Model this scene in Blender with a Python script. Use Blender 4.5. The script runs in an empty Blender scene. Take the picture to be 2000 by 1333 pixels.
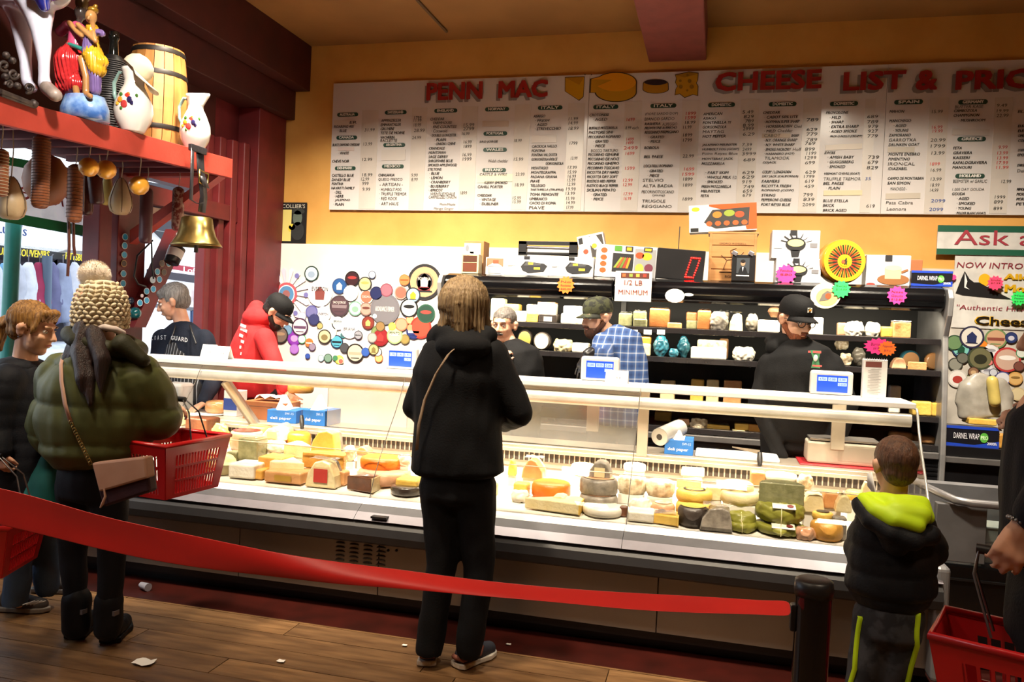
import bpy, bmesh, math, random
from math import sin, cos, pi, radians as R
from mathutils import Vector as V, Matrix, noise, Euler
C = bpy.context.scene
col = C.collection
random.seed(7)

# ------------------------------------------------------------------ camera
FPX, CAMH = 1566.0, 1.5
AX = V((0.96826091, 0.04716197, -0.24545175)); AY = V((0.24629915, -0.01299568, 0.96910672)); AZ = V((0.04251517, -0.99880271, -0.02419917))
cam_data = bpy.data.cameras.new('camera'); cam = bpy.data.objects.new('camera', cam_data); col.objects.link(cam)
cam_data.sensor_width = 36.0; cam_data.lens = FPX / 2000 * 36.0; cam_data.clip_start = 0.05
cam.matrix_world = Matrix(((AX[0], -AX[1], -AX[2], 0), (AY[0], -AY[1], -AY[2], 0), (AZ[0], -AZ[1], -AZ[2], CAMH), (0, 0, 0, 1)))
C.camera = cam

# ------------------------------------------------------------------ world, lights, exposure
C.view_settings.view_transform = 'Standard'; C.view_settings.look = 'None'
C.view_settings.gamma = 1; C.view_settings.use_curve_mapping = False; C.view_settings.exposure = 0.0
w = bpy.data.worlds.new('world'); C.world = w; w.use_nodes = True
w.node_tree.nodes['Background'].inputs[0].default_value = (0.80, 0.90, 1.0, 1)
w.node_tree.nodes['Background'].inputs[1].default_value = 2.4
C.cycles.max_bounces = 7; C.cycles.transparent_max_bounces = 12; C.cycles.diffuse_bounces = 3; C.cycles.glossy_bounces = 3
C.cycles.sample_clamp_indirect = 4.0; C.cycles.caustics_reflective = False; C.cycles.caustics_refractive = False
def lamp(name, loc, size, power, color=(1, .9, .78), rot=(0, 0, 0), sy=None, spread=180):
    d = bpy.data.lights.new(name, 'AREA'); d.energy = power; d.color = color
    d.shape = 'RECTANGLE'; d.size = size; d.size_y = sy or size; d.spread = R(spread)
    o = bpy.data.objects.new(name, d); o.location = loc; o.rotation_euler = rot; col.objects.link(o); return o
WARM = (1, .80, .58)
# ceiling spots over the staff aisle (above the frame), turned down towards the wall cooler
for i, x in enumerate((-3.0, -1.6, -0.3, 1.1)):
    lamp('ceiling_and_fill_lamp', (x, 4.35, 3.92), .28, 108, (1, .88, .70), (R(27), 0, 0), spread=98)
# added spots over the customers, brightening the cheese fronts in the counter
for x in (-2.6, -1.2, .2):
    lamp('ceiling_and_fill_lamp', (x, 2.4, 3.92), .25, 20, (1, .84, .62), (R(28.5), 0, 0), spread=50)
# dim lamps over the customers
for x, y, p in ((-2.6, 1.5, 20), (1.2, .8, 24), (-1.2, .3, 18)):
    lamp('ceiling_and_fill_lamp', (x, y, 3.92), .35, p, WARM, (0, 0, 0), spread=120)
# added spot to brighten the shelf of curios on the left wall
lamp('ceiling_and_fill_lamp', (-1.9, 2.2, 3.92), .2, 20, (1, .90, .80), (V((-3.55, 3.9, 2.75)) - V((-1.9, 2.2, 3.92))).to_track_quat('-Z', 'Y').to_euler(), spread=62)
# strip lamps of the counter case and of the cooler hood
lamp('case_strip_lamp', (-1.3, 4.235, 1.062), 4.3, 62, (1, .86, .64), (R(14), 0, 0), sy=.035, spread=122)
lamp('cooler_and_fill_strip', (-.3, 5.99, 1.675), 3.4, 34, (1, .88, .66), (R(24), 0, 0), sy=.03)
lamp('cooler_and_fill_strip', (-.3, 5.98, 1.455), 3.4, 9, (1, .88, .66), (R(24), 0, 0), sy=.02)  # added strip under the upper shelf, lighting the second one

# ------------------------------------------------------------------ pixel -> world helpers (2000 x 1333 frame)
def ray(px, py):
    q = V((px - 1000, py - 666.5, FPX)); return V((AX.dot(q), AY.dot(q), AZ.dot(q)))
O0 = V((0, 0, CAMH))
def atY(px, py, y): r = ray(px, py); return r * (y / r.y) + O0
def atX(px, py, x): r = ray(px, py); return r * (x / r.x) + O0
def atZ(px, py, z): r = ray(px, py); return r * ((z - CAMH) / r.z) + O0
def mpp(px, y):     # metres per pixel at world depth y
    return y / ray(px, 640).y

# ------------------------------------------------------------------ materials
def lin(h):
    if not isinstance(h, str): return h
    v = [int(h[i:i + 2], 16) / 255 for i in (0, 2, 4)]
    return tuple(c / 12.92 if c <= .04045 else ((c + .055) / 1.055) ** 2.4 for c in v)
MATS = {}
def M(name, c='808080', rough=.55, metal=0, c2=None, scale=8, stretch=None, bump=0, bscale=60, coat=0, emit=0, alpha=None, spec=None, sheen=0, detail=4, contrast=.15):
    key = name
    if key in MATS: return MATS[key]
    m = bpy.data.materials.new(name); m.use_nodes = True; nt = m.node_tree; N = nt.nodes; L = nt.links
    p = N['Principled BSDF']; c = lin(c)
    p.inputs['Base Color'].default_value = (*c, 1); p.inputs['Roughness'].default_value = rough; p.inputs['Metallic'].default_value = metal
    if coat: p.inputs['Coat Weight'].default_value = coat; p.inputs['Coat Roughness'].default_value = .08
    if spec is not None: p.inputs['Specular IOR Level'].default_value = spec
    if sheen: p.inputs['Sheen Weight'].default_value = sheen
    if emit: p.inputs['Emission Color'].default_value = (*c, 1); p.inputs['Emission Strength'].default_value = emit
    tc = None
    def coord(s, st=None):
        tc = N.new('ShaderNodeTexCoord'); mp = N.new('ShaderNodeMapping'); L.new(tc.outputs['Object'], mp.inputs[0])
        mp.inputs['Scale'].default_value = st or (1, 1, 1); n = N.new('ShaderNodeTexNoise'); L.new(mp.outputs[0], n.inputs['Vector'])
        n.inputs['Scale'].default_value = s; n.inputs['Detail'].default_value = detail; return n
    c2 = lin(c2) if c2 else tuple(x * .78 for x in c)
    n = coord(scale, stretch); cr = N.new('ShaderNodeValToRGB'); L.new(n.outputs['Fac'], cr.inputs[0])
    cr.color_ramp.elements[0].position = .5 - contrast; cr.color_ramp.elements[1].position = .5 + contrast
    cr.color_ramp.elements[0].color = (*c2, 1); cr.color_ramp.elements[1].color = (*c, 1)
    L.new(cr.outputs[0], p.inputs['Base Color'])
    if emit: L.new(cr.outputs[0], p.inputs['Emission Color'])
    if bump:
        b = coord(bscale, stretch); bp = N.new('ShaderNodeBump'); bp.inputs['Strength'].default_value = bump; bp.inputs['Distance'].default_value = .01
        L.new(b.outputs['Fac'], bp.inputs['Height']); L.new(bp.outputs[0], p.inputs['Normal'])
    MATS[key] = m; return m
def glass_mat(name, tint=(1, 1, 1), ior=1.35, film=.0, rough=.02):
    if name in MATS: return MATS[name]
    m = bpy.data.materials.new(name); m.use_nodes = True; N = m.node_tree.nodes; L = m.node_tree.links; N.clear()
    out = N.new('ShaderNodeOutputMaterial'); t = N.new('ShaderNodeBsdfTransparent'); t.inputs[0].default_value = (*tint, 1)
    g = N.new('ShaderNodeBsdfGlossy'); g.inputs['Roughness'].default_value = rough
    f = N.new('ShaderNodeFresnel'); f.inputs[0].default_value = ior; mx = N.new('ShaderNodeMixShader')
    L.new(f.outputs[0], mx.inputs[0]); L.new(t.outputs[0], mx.inputs[1]); L.new(g.outputs[0], mx.inputs[2])
    if film:
        d = N.new('ShaderNodeBsdfDiffuse'); d.inputs[0].default_value = (.9, .88, .85, 1); m2 = N.new('ShaderNodeMixShader'); m2.inputs[0].default_value = film
        L.new(mx.outputs[0], m2.inputs[1]); L.new(d.outputs[0], m2.inputs[2]); L.new(m2.outputs[0], out.inputs[0])
    else: L.new(mx.outputs[0], out.inputs[0])
    MATS[name] = m; return m
def flat(hexcol, rough=.6, **k): return M('paint_' + hexcol + ('' if rough == .6 else str(int(rough * 100))), hexcol, rough, c2=hexcol, **k)

# ------------------------------------------------------------------ mesh building
ROOT = {}
class B:
    def __init__(s): s.v = []; s.f = []; s.m = []; s.sm = []
    def add(s, vs, fs, mi=0, smooth=False):
        o = len(s.v); s.v += [V(x) for x in vs]; s.f += [[i + o for i in f] for f in fs]; s.m += [mi] * len(fs); s.sm += [smooth] * len(fs); return s
    def box(s, c, d, rot=None, mi=0, taper=None):
        c = V(c); h = V(d) / 2; vs = []
        for z in (-1, 1):
            t = 1 if (taper is None or z > 0) else taper
            for x, y in ((-1, -1), (1, -1), (1, 1), (-1, 1)): vs.append(V((x * h.x * t, y * h.y * t, z * h.z)))
        if rot is not None: vs = [rot @ v for v in vs]
        return s.add([v + c for v in vs], [(3, 2, 1, 0), (4, 5, 6, 7), (0, 1, 5, 4), (1, 2, 6, 5), (2, 3, 7, 6), (3, 0, 4, 7)], mi)
    def span(s, x0, x1, y0, y1, z0, z1, mi=0): return s.box(((x0 + x1) / 2, (y0 + y1) / 2, (z0 + z1) / 2), (abs(x1 - x0), abs(y1 - y0), abs(z1 - z0)), mi=mi)
    def tube(s, pts, r, seg=8, mi=0, closed=False, caps=True, flatz=None):
        pts = [V(p) for p in pts]; n = len(pts); rs = r if isinstance(r, (list, tuple)) else [r] * n; o = []; prev = None
        for i, p in enumerate(pts):
            a = pts[(i - 1) % n] if (i or closed) else p; b = pts[(i + 1) % n] if (i < n - 1 or closed) else p
            t = (b - a).normalized() if (b - a).length > 1e-9 else V((0, 0, 1))
            if prev is None: u = t.orthogonal().normalized()
            else:
                u = prev - t * prev.dot(t); u = u.normalized() if u.length > 1e-6 else t.orthogonal().normalized()
            prev = u; w_ = t.cross(u)
            for k in range(seg):
                a_ = 2 * pi * k / seg; o.append(p + (u * cos(a_) + w_ * sin(a_)) * rs[i])
        fs = []
        for i in range(n if closed else n - 1):
            for k in range(seg): fs.append((i * seg + k, i * seg + (k + 1) % seg, ((i + 1) % n) * seg + (k + 1) % seg, ((i + 1) % n) * seg + k))
        s.add(o, fs, mi, True)
        if caps and not closed:
            s.add(o[:seg], [tuple(range(seg - 1, -1, -1))], mi); s.add(o[-seg:], [tuple(range(seg))], mi)
        return s
    def lathe(s, prof, c=(0, 0, 0), seg=24, mi=0, rot=None, sx=1, sy=1, a0=0, a1=2 * pi, smooth=True, wob=None):
        full = abs(a1 - a0 - 2 * pi) < 1e-6; ns = seg if full else seg + 1; c = V(c); vs = []; n = len(prof)
        for r, z in prof:
            for k in range(ns):
                a = a0 + (a1 - a0) * k / seg; q = V((r * cos(a) * sx, r * sin(a) * sy, z))
                if wob: q = wob(q, a)
                if rot is not None: q = rot @ q
                vs.append(q + c)
        fs = []
        for i in range(n - 1):
            for k in range(seg):
                k2 = (k + 1) % ns if full else k + 1; fs.append((i * ns + k, i * ns + k2, (i + 1) * ns + k2, (i + 1) * ns + k))
        s.add(vs, fs, mi, smooth)
        thick = max(z for r_, z in prof) - min(z for r_, z in prof) > .008
        if prof[0][0] > 1e-6 and full and thick: s.add(vs[:ns], [tuple(range(ns - 1, -1, -1))], mi)
        if prof[-1][0] > 1e-6 and full and thick: s.add(vs[-ns:], [tuple(range(ns))], mi)
        if not full:
            s.add([vs[i * ns] for i in range(n)] + [c + (rot @ V((0, 0, prof[i][1])) if rot is not None else V((0, 0, prof[i][1]))) for i in range(n)], [(i, i + 1, n + i + 1, n + i) for i in range(n - 1)], mi)
            s.add([vs[i * ns + ns - 1] for i in range(n)] + [c + (rot @ V((0, 0, prof[i][1])) if rot is not None else V((0, 0, prof[i][1]))) for i in range(n)], [(i + 1, i, n + i, n + i + 1) for i in range(n - 1)], mi)
            for idx in (0, n - 1):
                s.add([vs[idx * ns + k] for k in range(ns)] + [c + (rot @ V((0, 0, prof[idx][1])) if rot is not None else V((0, 0, prof[idx][1])))], [tuple(range(ns + 1))], mi)
        return s
    def ball(s, c, r, seg=14, mi=0, rot=None):
        if not isinstance(r, (tuple, list, V)): r = (r, r, r)
        n = max(5, seg * 2 // 3); vs = []; c = V(c)
        for i in range(n + 1):
            t = pi * i / n
            for k in range(seg):
                a = 2 * pi * k / seg; q = V((r[0] * sin(t) * cos(a), r[1] * sin(t) * sin(a), -r[2] * cos(t)))
                vs.append((rot @ q if rot is not None else q) + c)
        fs = [(i * seg + k, i * seg + (k + 1) % seg, (i + 1) * seg + (k + 1) % seg, (i + 1) * seg + k) for i in range(n) for k in range(seg)]
        return s.add(vs, fs, mi, True)
    def prism(s, poly, fr, depth, mi=0, smooth=False):
        """poly: 2D points; fr(x, y, d) -> world"""
        n = len(poly); vs = [fr(x, y, 0) for x, y in poly] + [fr(x, y, depth) for x, y in poly]
        return s.add(vs, [tuple(range(n - 1, -1, -1)), tuple(range(n, 2 * n))] + [(i, (i + 1) % n, n + (i + 1) % n, n + i) for i in range(n)], mi, smooth)
    def sheet(s, rows, mi=0, smooth=True, thick=None):
        n = len(rows[0]); vs = [V(p) for r in rows for p in r]
        fs = [(i * n + k, i * n + k + 1, (i + 1) * n + k + 1, (i + 1) * n + k) for i in range(len(rows) - 1) for k in range(n - 1)]
        return s.add(vs, fs, mi, smooth)
    def build(s, name, mats, parent=None, world=True, bevel=0, solid=0, segs=2, kind=None, label=None, weld=False, subs=0):
        me = bpy.data.meshes.new(name)
        inv = ROOT.get(parent.name) if (parent is not None and world) else None
        vs = [inv @ v for v in s.v] if inv is not None else s.v
        me.from_pydata([tuple(v) for v in vs], [], s.f)
        if not isinstance(mats, (list, tuple)): mats = [mats]
        for m in mats: me.materials.append(m)
        me.polygons.foreach_set('material_index', s.m); me.polygons.foreach_set('use_smooth', s.sm)
        me.update()
        if weld or bevel or subs:
            bm = bmesh.new(); bm.from_mesh(me); bmesh.ops.remove_doubles(bm, verts=bm.verts, dist=1e-5); bmesh.ops.recalc_face_normals(bm, faces=bm.faces); bm.to_mesh(me); bm.free()
        o = bpy.data.objects.new(name, me); col.objects.link(o)
        if parent is not None: o.parent = parent; ROOT[o.name] = ROOT.get(parent.name)
        if solid: q = o.modifiers.new('solid', 'SOLIDIFY'); q.thickness = solid; q.offset = 0
        if subs: q = o.modifiers.new('sub', 'SUBSURF'); q.levels = subs; q.render_levels = subs
        if bevel: q = o.modifiers.new('bevel', 'BEVEL'); q.width = bevel; q.segments = segs; q.limit_method = 'ANGLE'; q.harden_normals = False
        if kind: o['kind'] = kind
        if label: o['label'] = label
        return o
def tag(o, label, cat, group=None):
    o['label'] = label; o['category'] = cat
    if group: o['group'] = group
    return o
def thing(name, label, cat, loc=(0, 0, 0), rotz=0, group=None):
    o = bpy.data.objects.new(name, None); col.objects.link(o); o.location = loc; o.rotation_euler = (0, 0, rotz); o.empty_display_size = .05
    ROOT[o.name] = (Matrix.Translation(V(loc)) @ Matrix.Rotation(rotz, 4, 'Z')).inverted()
    return tag(o, label, cat, group)
def struct(o): o['kind'] = 'structure'; return o

# ------------------------------------------------------------------ lettering (one mesh per colour and owner)
TXT = {}
def glyphs(body, bold):
    bold = 0; k = (body, bold)
    if k not in TXT:
        cu = bpy.data.curves.new('t', 'FONT'); cu.body = body; cu.resolution_u = 2; cu.offset = bold; cu.space_character = 1 + bold * 5
        o = bpy.data.objects.new('t', cu); me = o.to_mesh()
        vs = [v.co.copy() for v in me.vertices]; fs = [tuple(p.vertices) for p in me.polygons]
        o.to_mesh_clear(); bpy.data.objects.remove(o); bpy.data.curves.remove(cu)
        if vs:
            x0 = min(v.x for v in vs); x1 = max(v.x for v in vs); y0 = min(v.y for v in vs); y1 = max(v.y for v in vs)
        else: x0 = y0 = 0; x1 = y1 = 1
        TXT[k] = (vs, fs, x0, x1, y0, y1)
    return TXT[k]
def text(b, body, o, ux, uy, w_=None, h=None, shear=0, bold=0, mi=0, center=False, lift=None):
    """lettering with lower left at o, ux / uy unit axes, fitted to width w_ and height h"""
    vs, fs, x0, x1, y0, y1 = glyphs(body, bold)
    if not fs: return b
    ux = V(ux); uy = V(uy); o = V(o)
    if h is None: h = w_ / max(1e-6, (x1 - x0)) * (y1 - y0)
    sy = h / max(1e-6, y1 - y0); sx = (w_ / max(1e-6, x1 - x0)) if w_ else sy
    if center: o = o - ux * (sx * (x1 - x0) / 2) - uy * (h / 2)
    if lift: o = o + V(lift)
    if bold:      # heavier strokes: shifted copies of the same letters
        e = bold * 1.1 * h; w2 = (w_ or sx * (x1 - x0)); sx2 = sx * (1 - 2 * e / w2) if w2 > 4 * e else sx; n_ = 5 if bold > .03 else 3; sy2 = sy * (1 - 2 * e * .6 / h)
        for k in range(n_):
            for dy in ((0, 1, 2) if bold > .03 else (1,)):
                oo = o + ux * (e * 2 * k / (n_ - 1)) + uy * (e * .6 * dy) + ux.cross(uy) * ((.0006 if h < .08 else .0008) * (k + (n_ * dy if n_ > 3 else 0)))
                b.add([oo + ux * ((v.x - x0) * sx2 + (v.y - y0) * sy2 * shear) + uy * ((v.y - y0) * sy2) for v in vs], fs, mi)
        return b
    return b.add([o + ux * ((v.x - x0) * sx + (v.y - y0) * sy * shear) + uy * ((v.y - y0) * sy) for v in vs], fs, mi)

# ------------------------------------------------------------------ blob bodies: overlapping limbs fused by a voxel remesh
def frame(d, up=V((0, 0, 1))):
    d = d.normalized(); x = up.cross(d)
    if x.length < 1e-4: x = V((1, 0, 0))
    x.normalize(); return Matrix((x, d.cross(x), d)).transposed()
class Blob(B):
    def cap(s, p0, p1, r0, r1=None, seg=12, flat=1.0, side=None):
        """tapered capsule; flat squeezes it across 'side'"""
        r1 = r0 if r1 is None else r1; p0 = V(p0); p1 = V(p1); d = p1 - p0; L_ = max(d.length, 1e-5); d = d / L_
        sd = V(side) if side is not None else d.orthogonal(); sd = (sd - d * sd.dot(d)).normalized(); u = d.cross(sd)
        n = 4; prof = []
        for i in range(n + 1): t = -pi / 2 + pi / 2 * i / n; prof.append((r0 * cos(t), r0 * sin(t)))
        for i in range(n + 1): t = pi / 2 * i / n; prof.append((r1 * cos(t), L_ + r1 * sin(t)))
        vs = []
        for r_, z in prof:
            for k in range(seg): a = 2 * pi * k / seg; vs.append(p0 + d * z + sd * (r_ * cos(a) * flat) + u * (r_ * sin(a)))
        m_ = len(prof); s.add(vs, [(i * seg + k, i * seg + (k + 1) % seg, (i + 1) * seg + (k + 1) % seg, (i + 1) * seg + k) for i in range(m_ - 1) for k in range(seg)], 0, True); return s
    def chain(s, pts, rs, **k):
        for i in range(len(pts) - 1): s.cap(pts[i], pts[i + 1], rs[i], rs[i + 1], **k)
        return s
    def torso(s, secs, side, seg=20):
        """secs: (centre, half width along side, half depth)"""
        side = V(side).normalized(); vs = []; n = len(secs)
        cs = [V(c) for c, a, b in secs]
        def ring(c, ax, a, b):
            sd = (side - ax * side.dot(ax)).normalized(); fw = ax.cross(sd)
            return [c + sd * (a * cos(2 * pi * k / seg)) + fw * (b * sin(2 * pi * k / seg)) for k in range(seg)]
        rings = []
        for i, (c, a, b) in enumerate(secs):
            ax = (cs[min(i + 1, n - 1)] - cs[max(i - 1, 0)]).normalized()
            if i == 0: rings.append(ring(V(c) - ax * .02, ax, a * .7, b * .7))
            rings.append(ring(V(c), ax, a, b))
            if i == n - 1: rings.append(ring(V(c) + ax * .02, ax, a * .7, b * .7))
        vs = [p for r_ in rings for p in r_]; m_ = len(rings)
        s.add(vs, [(i * seg + k, i * seg + (k + 1) % seg, (i + 1) * seg + (k + 1) % seg, (i + 1) * seg + k) for i in range(m_ - 1) for k in range(seg)] + [tuple(range(seg - 1, -1, -1)), tuple(range((m_ - 1) * seg, m_ * seg))], 0, True); return s
    def fuse(s, name, mat, parent, voxel=.01, smooth=2, disp=None, label=None, kind=None, cut=None):
        me = bpy.data.meshes.new('tmp'); inv = ROOT.get(parent.name) if parent is not None else None
        me.from_pydata([tuple(v) for v in s.v], [], s.f)
        o = bpy.data.objects.new('tmp', me); col.objects.link(o)
        q = o.modifiers.new('r', 'REMESH'); q.mode = 'VOXEL'; q.voxel_size = voxel; q.use_smooth_shade = True
        if smooth: q = o.modifiers.new('s', 'SMOOTH'); q.iterations = smooth; q.factor = .6
        dg = bpy.context.evaluated_depsgraph_get(); me2 = bpy.data.meshes.new_from_object(o.evaluated_get(dg), depsgraph=dg); me2.name = name
        bpy.data.objects.remove(o); bpy.data.meshes.remove(me)
        if disp:
            nr = [v.normal.copy() for v in me2.vertices]
            for v, n_ in zip(me2.vertices, nr):
                q = disp(v.co, n_)
                if q is not None: v.co = v.co + (n_ * q if isinstance(q, float) else q)
        if cut:
            bm = bmesh.new(); bm.from_mesh(me2); bmesh.ops.delete(bm, geom=[v for v in bm.verts if cut(v.co)], context='VERTS'); bm.to_mesh(me2); bm.free()
        if inv is not None: me2.transform(inv)
        me2.polygons.foreach_set('use_smooth', [True] * len(me2.polygons)); me2.materials.clear(); me2.materials.append(mat); me2.update()
        ob = bpy.data.objects.new(name, me2); col.objects.link(ob)
        if parent is not None: ob.parent = parent; ROOT[ob.name] = inv
        if label: ob['label'] = label
        if kind: ob['kind'] = kind
        return ob
nz = noise.noise
# ------------------------------------------------------------------ the room shell
XW, YW, ZC = -4.32, 7.0, 4.05
m_wall = M('yellow_wall_paint', 'e3ab58', .6, c2='d69c4a', scale=2.5, bump=.06, bscale=40)
m_ceil = M('ochre_ceiling_paint', 'a8773f', .75, c2='986b38', scale=1.5, bump=.05, bscale=30)
m_red = M('dark_red_timber_paint', '702022', .5, c2='5e1a1c', scale=5, bump=.08, bscale=30)
m_red_shade = M('red_timber_in_shade', '47150f', .6, c2='3a100c', scale=4)  # timber red darkened, putting the upper left shade into the colour
m_redb = M('red_shelf_paint', 'aa3c2e', .5, c2='9c3426', scale=4, bump=.1, bscale=45)
m_redf = M('red_floor_paint', '451610', .4, c2='34110c', scale=6)
m_plank = M('worn_floor_plank', '8f6b45', .42, c2='573a20', scale=3, stretch=(1.2, 9, 1), bump=.12, bscale=14, contrast=.24, detail=8)
m_white = M('white_gloss_panel', 'eceae6', .32, c2='e0dcd6', scale=2)
m_plank2 = M('worn_floor_plank_dark', '7d5c3a', .45, c2='4a3019', scale=3, stretch=(1.2, 8, 1), bump=.12, bscale=14, contrast=.24, detail=8)
struct(B().span(XW - .1, 4.2, YW, YW + .12, 0, ZC + .1).build('wall_back', m_wall))
struct(B().span(4.1, 4.22, -3, YW, 0, ZC + .1).build('wall_right', m_wall))
struct(B().span(XW - .1, 4.2, -3.1, -3, 0, ZC + .1).build('wall_front', m_wall))
struct(B().span(XW - .1, 4.2, -3, YW + .1, ZC, ZC + .1).build('ceiling', m_ceil))
fl = struct(B().span(XW - .1, 4.2, -3, YW, -.12, -.022).build('floor', m_plank2))
struct(B().span(XW, 4.2, 3.50, YW, -.022, .0).build('floor', m_redf))
random.seed(11); y = -.62; r_ = 0
pm_ = {}
while y < 3.49:
    x = XW + .0 - random.random() * 1.2; wd = .152
    while x < 4.1:
        L_ = random.choice((1.1, 1.5, 1.9, 2.3)); key = (L_, (r_ + int(x * 3)) % 3)
        x0 = max(x, XW + .02); x1 = min(x + L_, 4.08)
        if x1 - x0 > .15:
            b = B().box((0, 0, 0), (x1 - x0 - .004, wd - .004, .022)); o = b.build('plank', [m_plank, m_plank2][random.random() < .35], fl)
            o.location = ((x0 + x1) / 2, y + wd / 2, -.0115 + random.uniform(-.0008, .0004))
        x += L_
    y += wd; r_ += 1
# left wall: low timber wall, lintel, posts and frames of the open shop front
lw = struct(B().span(XW - .12, XW, -3, YW, 0, .86).span(XW - .12, XW, -3, YW, 2.5, ZC).span(XW - .12, XW, -3, 1.4, .86, 2.5).span(XW - .12, XW, 6.15, YW, .86, 2.5).build('wall_left', m_red))
P = lambda *a, bev=.006, m=m_red, name='trim_1': struct(B().span(*a).build(name, m, bevel=bev))
P(XW - .1, XW + .1, 4.93, 5.22, 0, 3.0)                   # post with the round stickers
P(XW + .02, XW + .16, 4.68, 4.80, 0, 2.6, name='trim_2')
P(XW, XW + .22, 6.52, 6.98, 0, 3.35, name='trim_3')   # corner pillar
for k, yy in enumerate((6.02, 6.14, 6.26, 6.38)): P(XW - .05, XW + .05 + .04 * k, yy, yy + .085, .5, 3.0, bev=.01, name='trim_4')
P(XW - .05, XW + .12, 5.2, 6.5, 2.28, 2.42, name='trim_5'); P(XW - .05, XW + .06, 5.2, 6.1, 2.20, 2.27, m=flat('c9b6a8'), name='trim_5')
P(XW - .02, XW + .3, -3, YW, 3.35, 3.62, m=m_red_shade, name='trim_6'); P(XW - .02, XW + .45, -3, YW, 3.62, ZC, m=m_red_shade, name='trim_6'); P(XW - .01, XW + .02, -3, 6.15, 2.63, 3.36, m=m_red_shade, name='trim_6')  # beams and thin lintel facing take the shaded red
P(XW + .0, XW + .12, 2.0, 6.6, .86, .93, name='trim_7')
P(XW - .02, XW + .05, 4.1, 4.95, 2.52, 2.62, name='trim_5')
# low partition of red boards along the left below the shop front
# ceiling beam and thin conduit
struct(B().span(-.665, -.185, -3, YW, 3.775, ZC).build('trim_8', M('dull_red_beam', '8a4038', .6), bevel=.01))
a = atZ(810, -5, ZC - .012); b_ = atZ(872, 62, ZC - .012)
tag(B().tube([a + (a - b_) * .6, b_], .012).build('conduit', flat('6a5238')), 'thin brown conduit running across the ochre ceiling', 'conduit')
struct(B().span(-4.28, -2.1, 6.965, YW, .0, 2.16).span(-2.1, 1.3, 6.965, YW, .0, 2.16).build('trim_9', m_white))
struct(B().span(1.3, 4.0, 6.965, YW, .0, 2.06).build('trim_9', M('grey_white_panel', 'cfc8be', .45)))

# ------------------------------------------------------------------ the big price sign on the back wall
SY = 6.965
sign = thing('price_sign', 'long white cheese price sign with red headline letters on the yellow wall', 'sign', (-.7, SY, 2.49))
m_sign = M('glossy_white_signboard', 'e2dedd', .13, c2='dcd6d4', scale=1.2)
tj = [-3.63, -1.50 + .02, .93, 3.4]
for i in range(3):
    x0, x1 = atY((650, 1150, 1731, 2400)[i], 200, SY).x, atY((650, 1150, 1731, 2400)[i + 1], 200, SY).x
    B().span(x0 + .001, x1 - .001, SY, SY + .03, 2.487, 3.68).build('board', m_sign, sign, bevel=.002)
UX, UZ = V((1, 0, 0)), V((0, 0, 1))
def line(b, org, s, x0, x1, yc, t, h=24, style=0, mi=0):
    px0, px1, py = org[0] + x0 / s, org[0] + x1 / s, org[1] + yc / s
    a = atY(px0, py, SY - .006); w_ = atY(px1, py, SY - .006).x - a.x; hh = h / s * mpp(px0, SY)
    text(b, t, a - UZ * hh / 2, UX, UZ, w_ * .96, hh, (.18 if style == 0 else .1), (.028 if style == 0 else 0), mi)
S = 4.444
def column(org, data, slip=None, cap=None):
    b = B(); h = B()
    for ln in data.strip().split('\n'):
        q = ln.split('|'); x0, x1, yc = float(q[0]), float(q[1]), float(q[2]); t = q[3]; st = q[4] if len(q) > 4 else ''
        if st == 'p':      # country pill
            px0, px1, py = org[0] + x0 / S, org[0] + x1 / S, org[1] + yc / S
            a = atY(px0, py, SY - .004); c_ = atY(px1, py, SY - .004); hw = (c_.x - a.x) / 2; hh = .036; cx = (a.x + c_.x) / 2; cz = a.z
            pl = [(cx + (hw - hh / 2) * sx + hh / 2 * cos(t_), cz + hh / 2 * sin(t_)) for sx, rng in ((1, range(-4, 5)), (-1, range(4, 13))) for t_ in [k * pi / 8 for k in rng]]
            pb = B().prism(pl, lambda x, y, d: V((x, SY - .004 - d, y)), -.004); pb.build('pill', flat('1e4638', .4), sign)
            lt = B(); text(lt, t, (cx, SY - .006, cz), UX, UZ, hw * 1.45, .024, 0, .05, center=True); lt.build('pill_lettering', flat('f2f0ea'), sign, kind='stuff')
        elif st == 'h': line(h, org, S, x0, x1, yc, t, 26, 1)
        elif st in ('k', 'r', 'b'): line(h, org, S, x0, x1, yc, t, 28, 1, {'k': 0, 'r': 1, 'b': 2}[st])
        else: line(b, org, S, x0, x1, yc, t)
    if b.f: b.build('lettering', flat('16140f'), sign, kind='stuff')
    if h.f: h.build('handwriting', [flat('35322c'), flat('d2453e'), flat('34549c')], sign, kind='stuff')
A1, A2, A3, A4 = (640, 120), (1020, 120), (1350, 120), (1680, 120)
column(A1, """82|263|464|AUSTRALIA|p
190|255|530|ER
55|232|568|ROARING 40S
88|165|603|· BLUE
320|410|595|31.99|k
75|255|663|CANADA|p
42|285|725|BLACK DIAMOND CHEDDAR
310|388|718|13.99|k
90|185|797|· WHITE
36|192|867|CHEVE NOIR
300|388|852|12.99|k
62|242|929|DENMARK|p
34|232|990|CASTELLO BLUE
300|390|985|18.99|k
34|200|1027|DANISH BLUE
290|360|1022|12.99|k
34|138|1062|FONTINA
298|355|1060|999|k
30|240|1099|HAVARTI FAMILY
300|370|1110|9.99|k
55|122|1135|· DILL
53|138|1170|· HERB
50|197|1205|· JALEPENO
48|142|1240|· PLAIN""")
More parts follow.
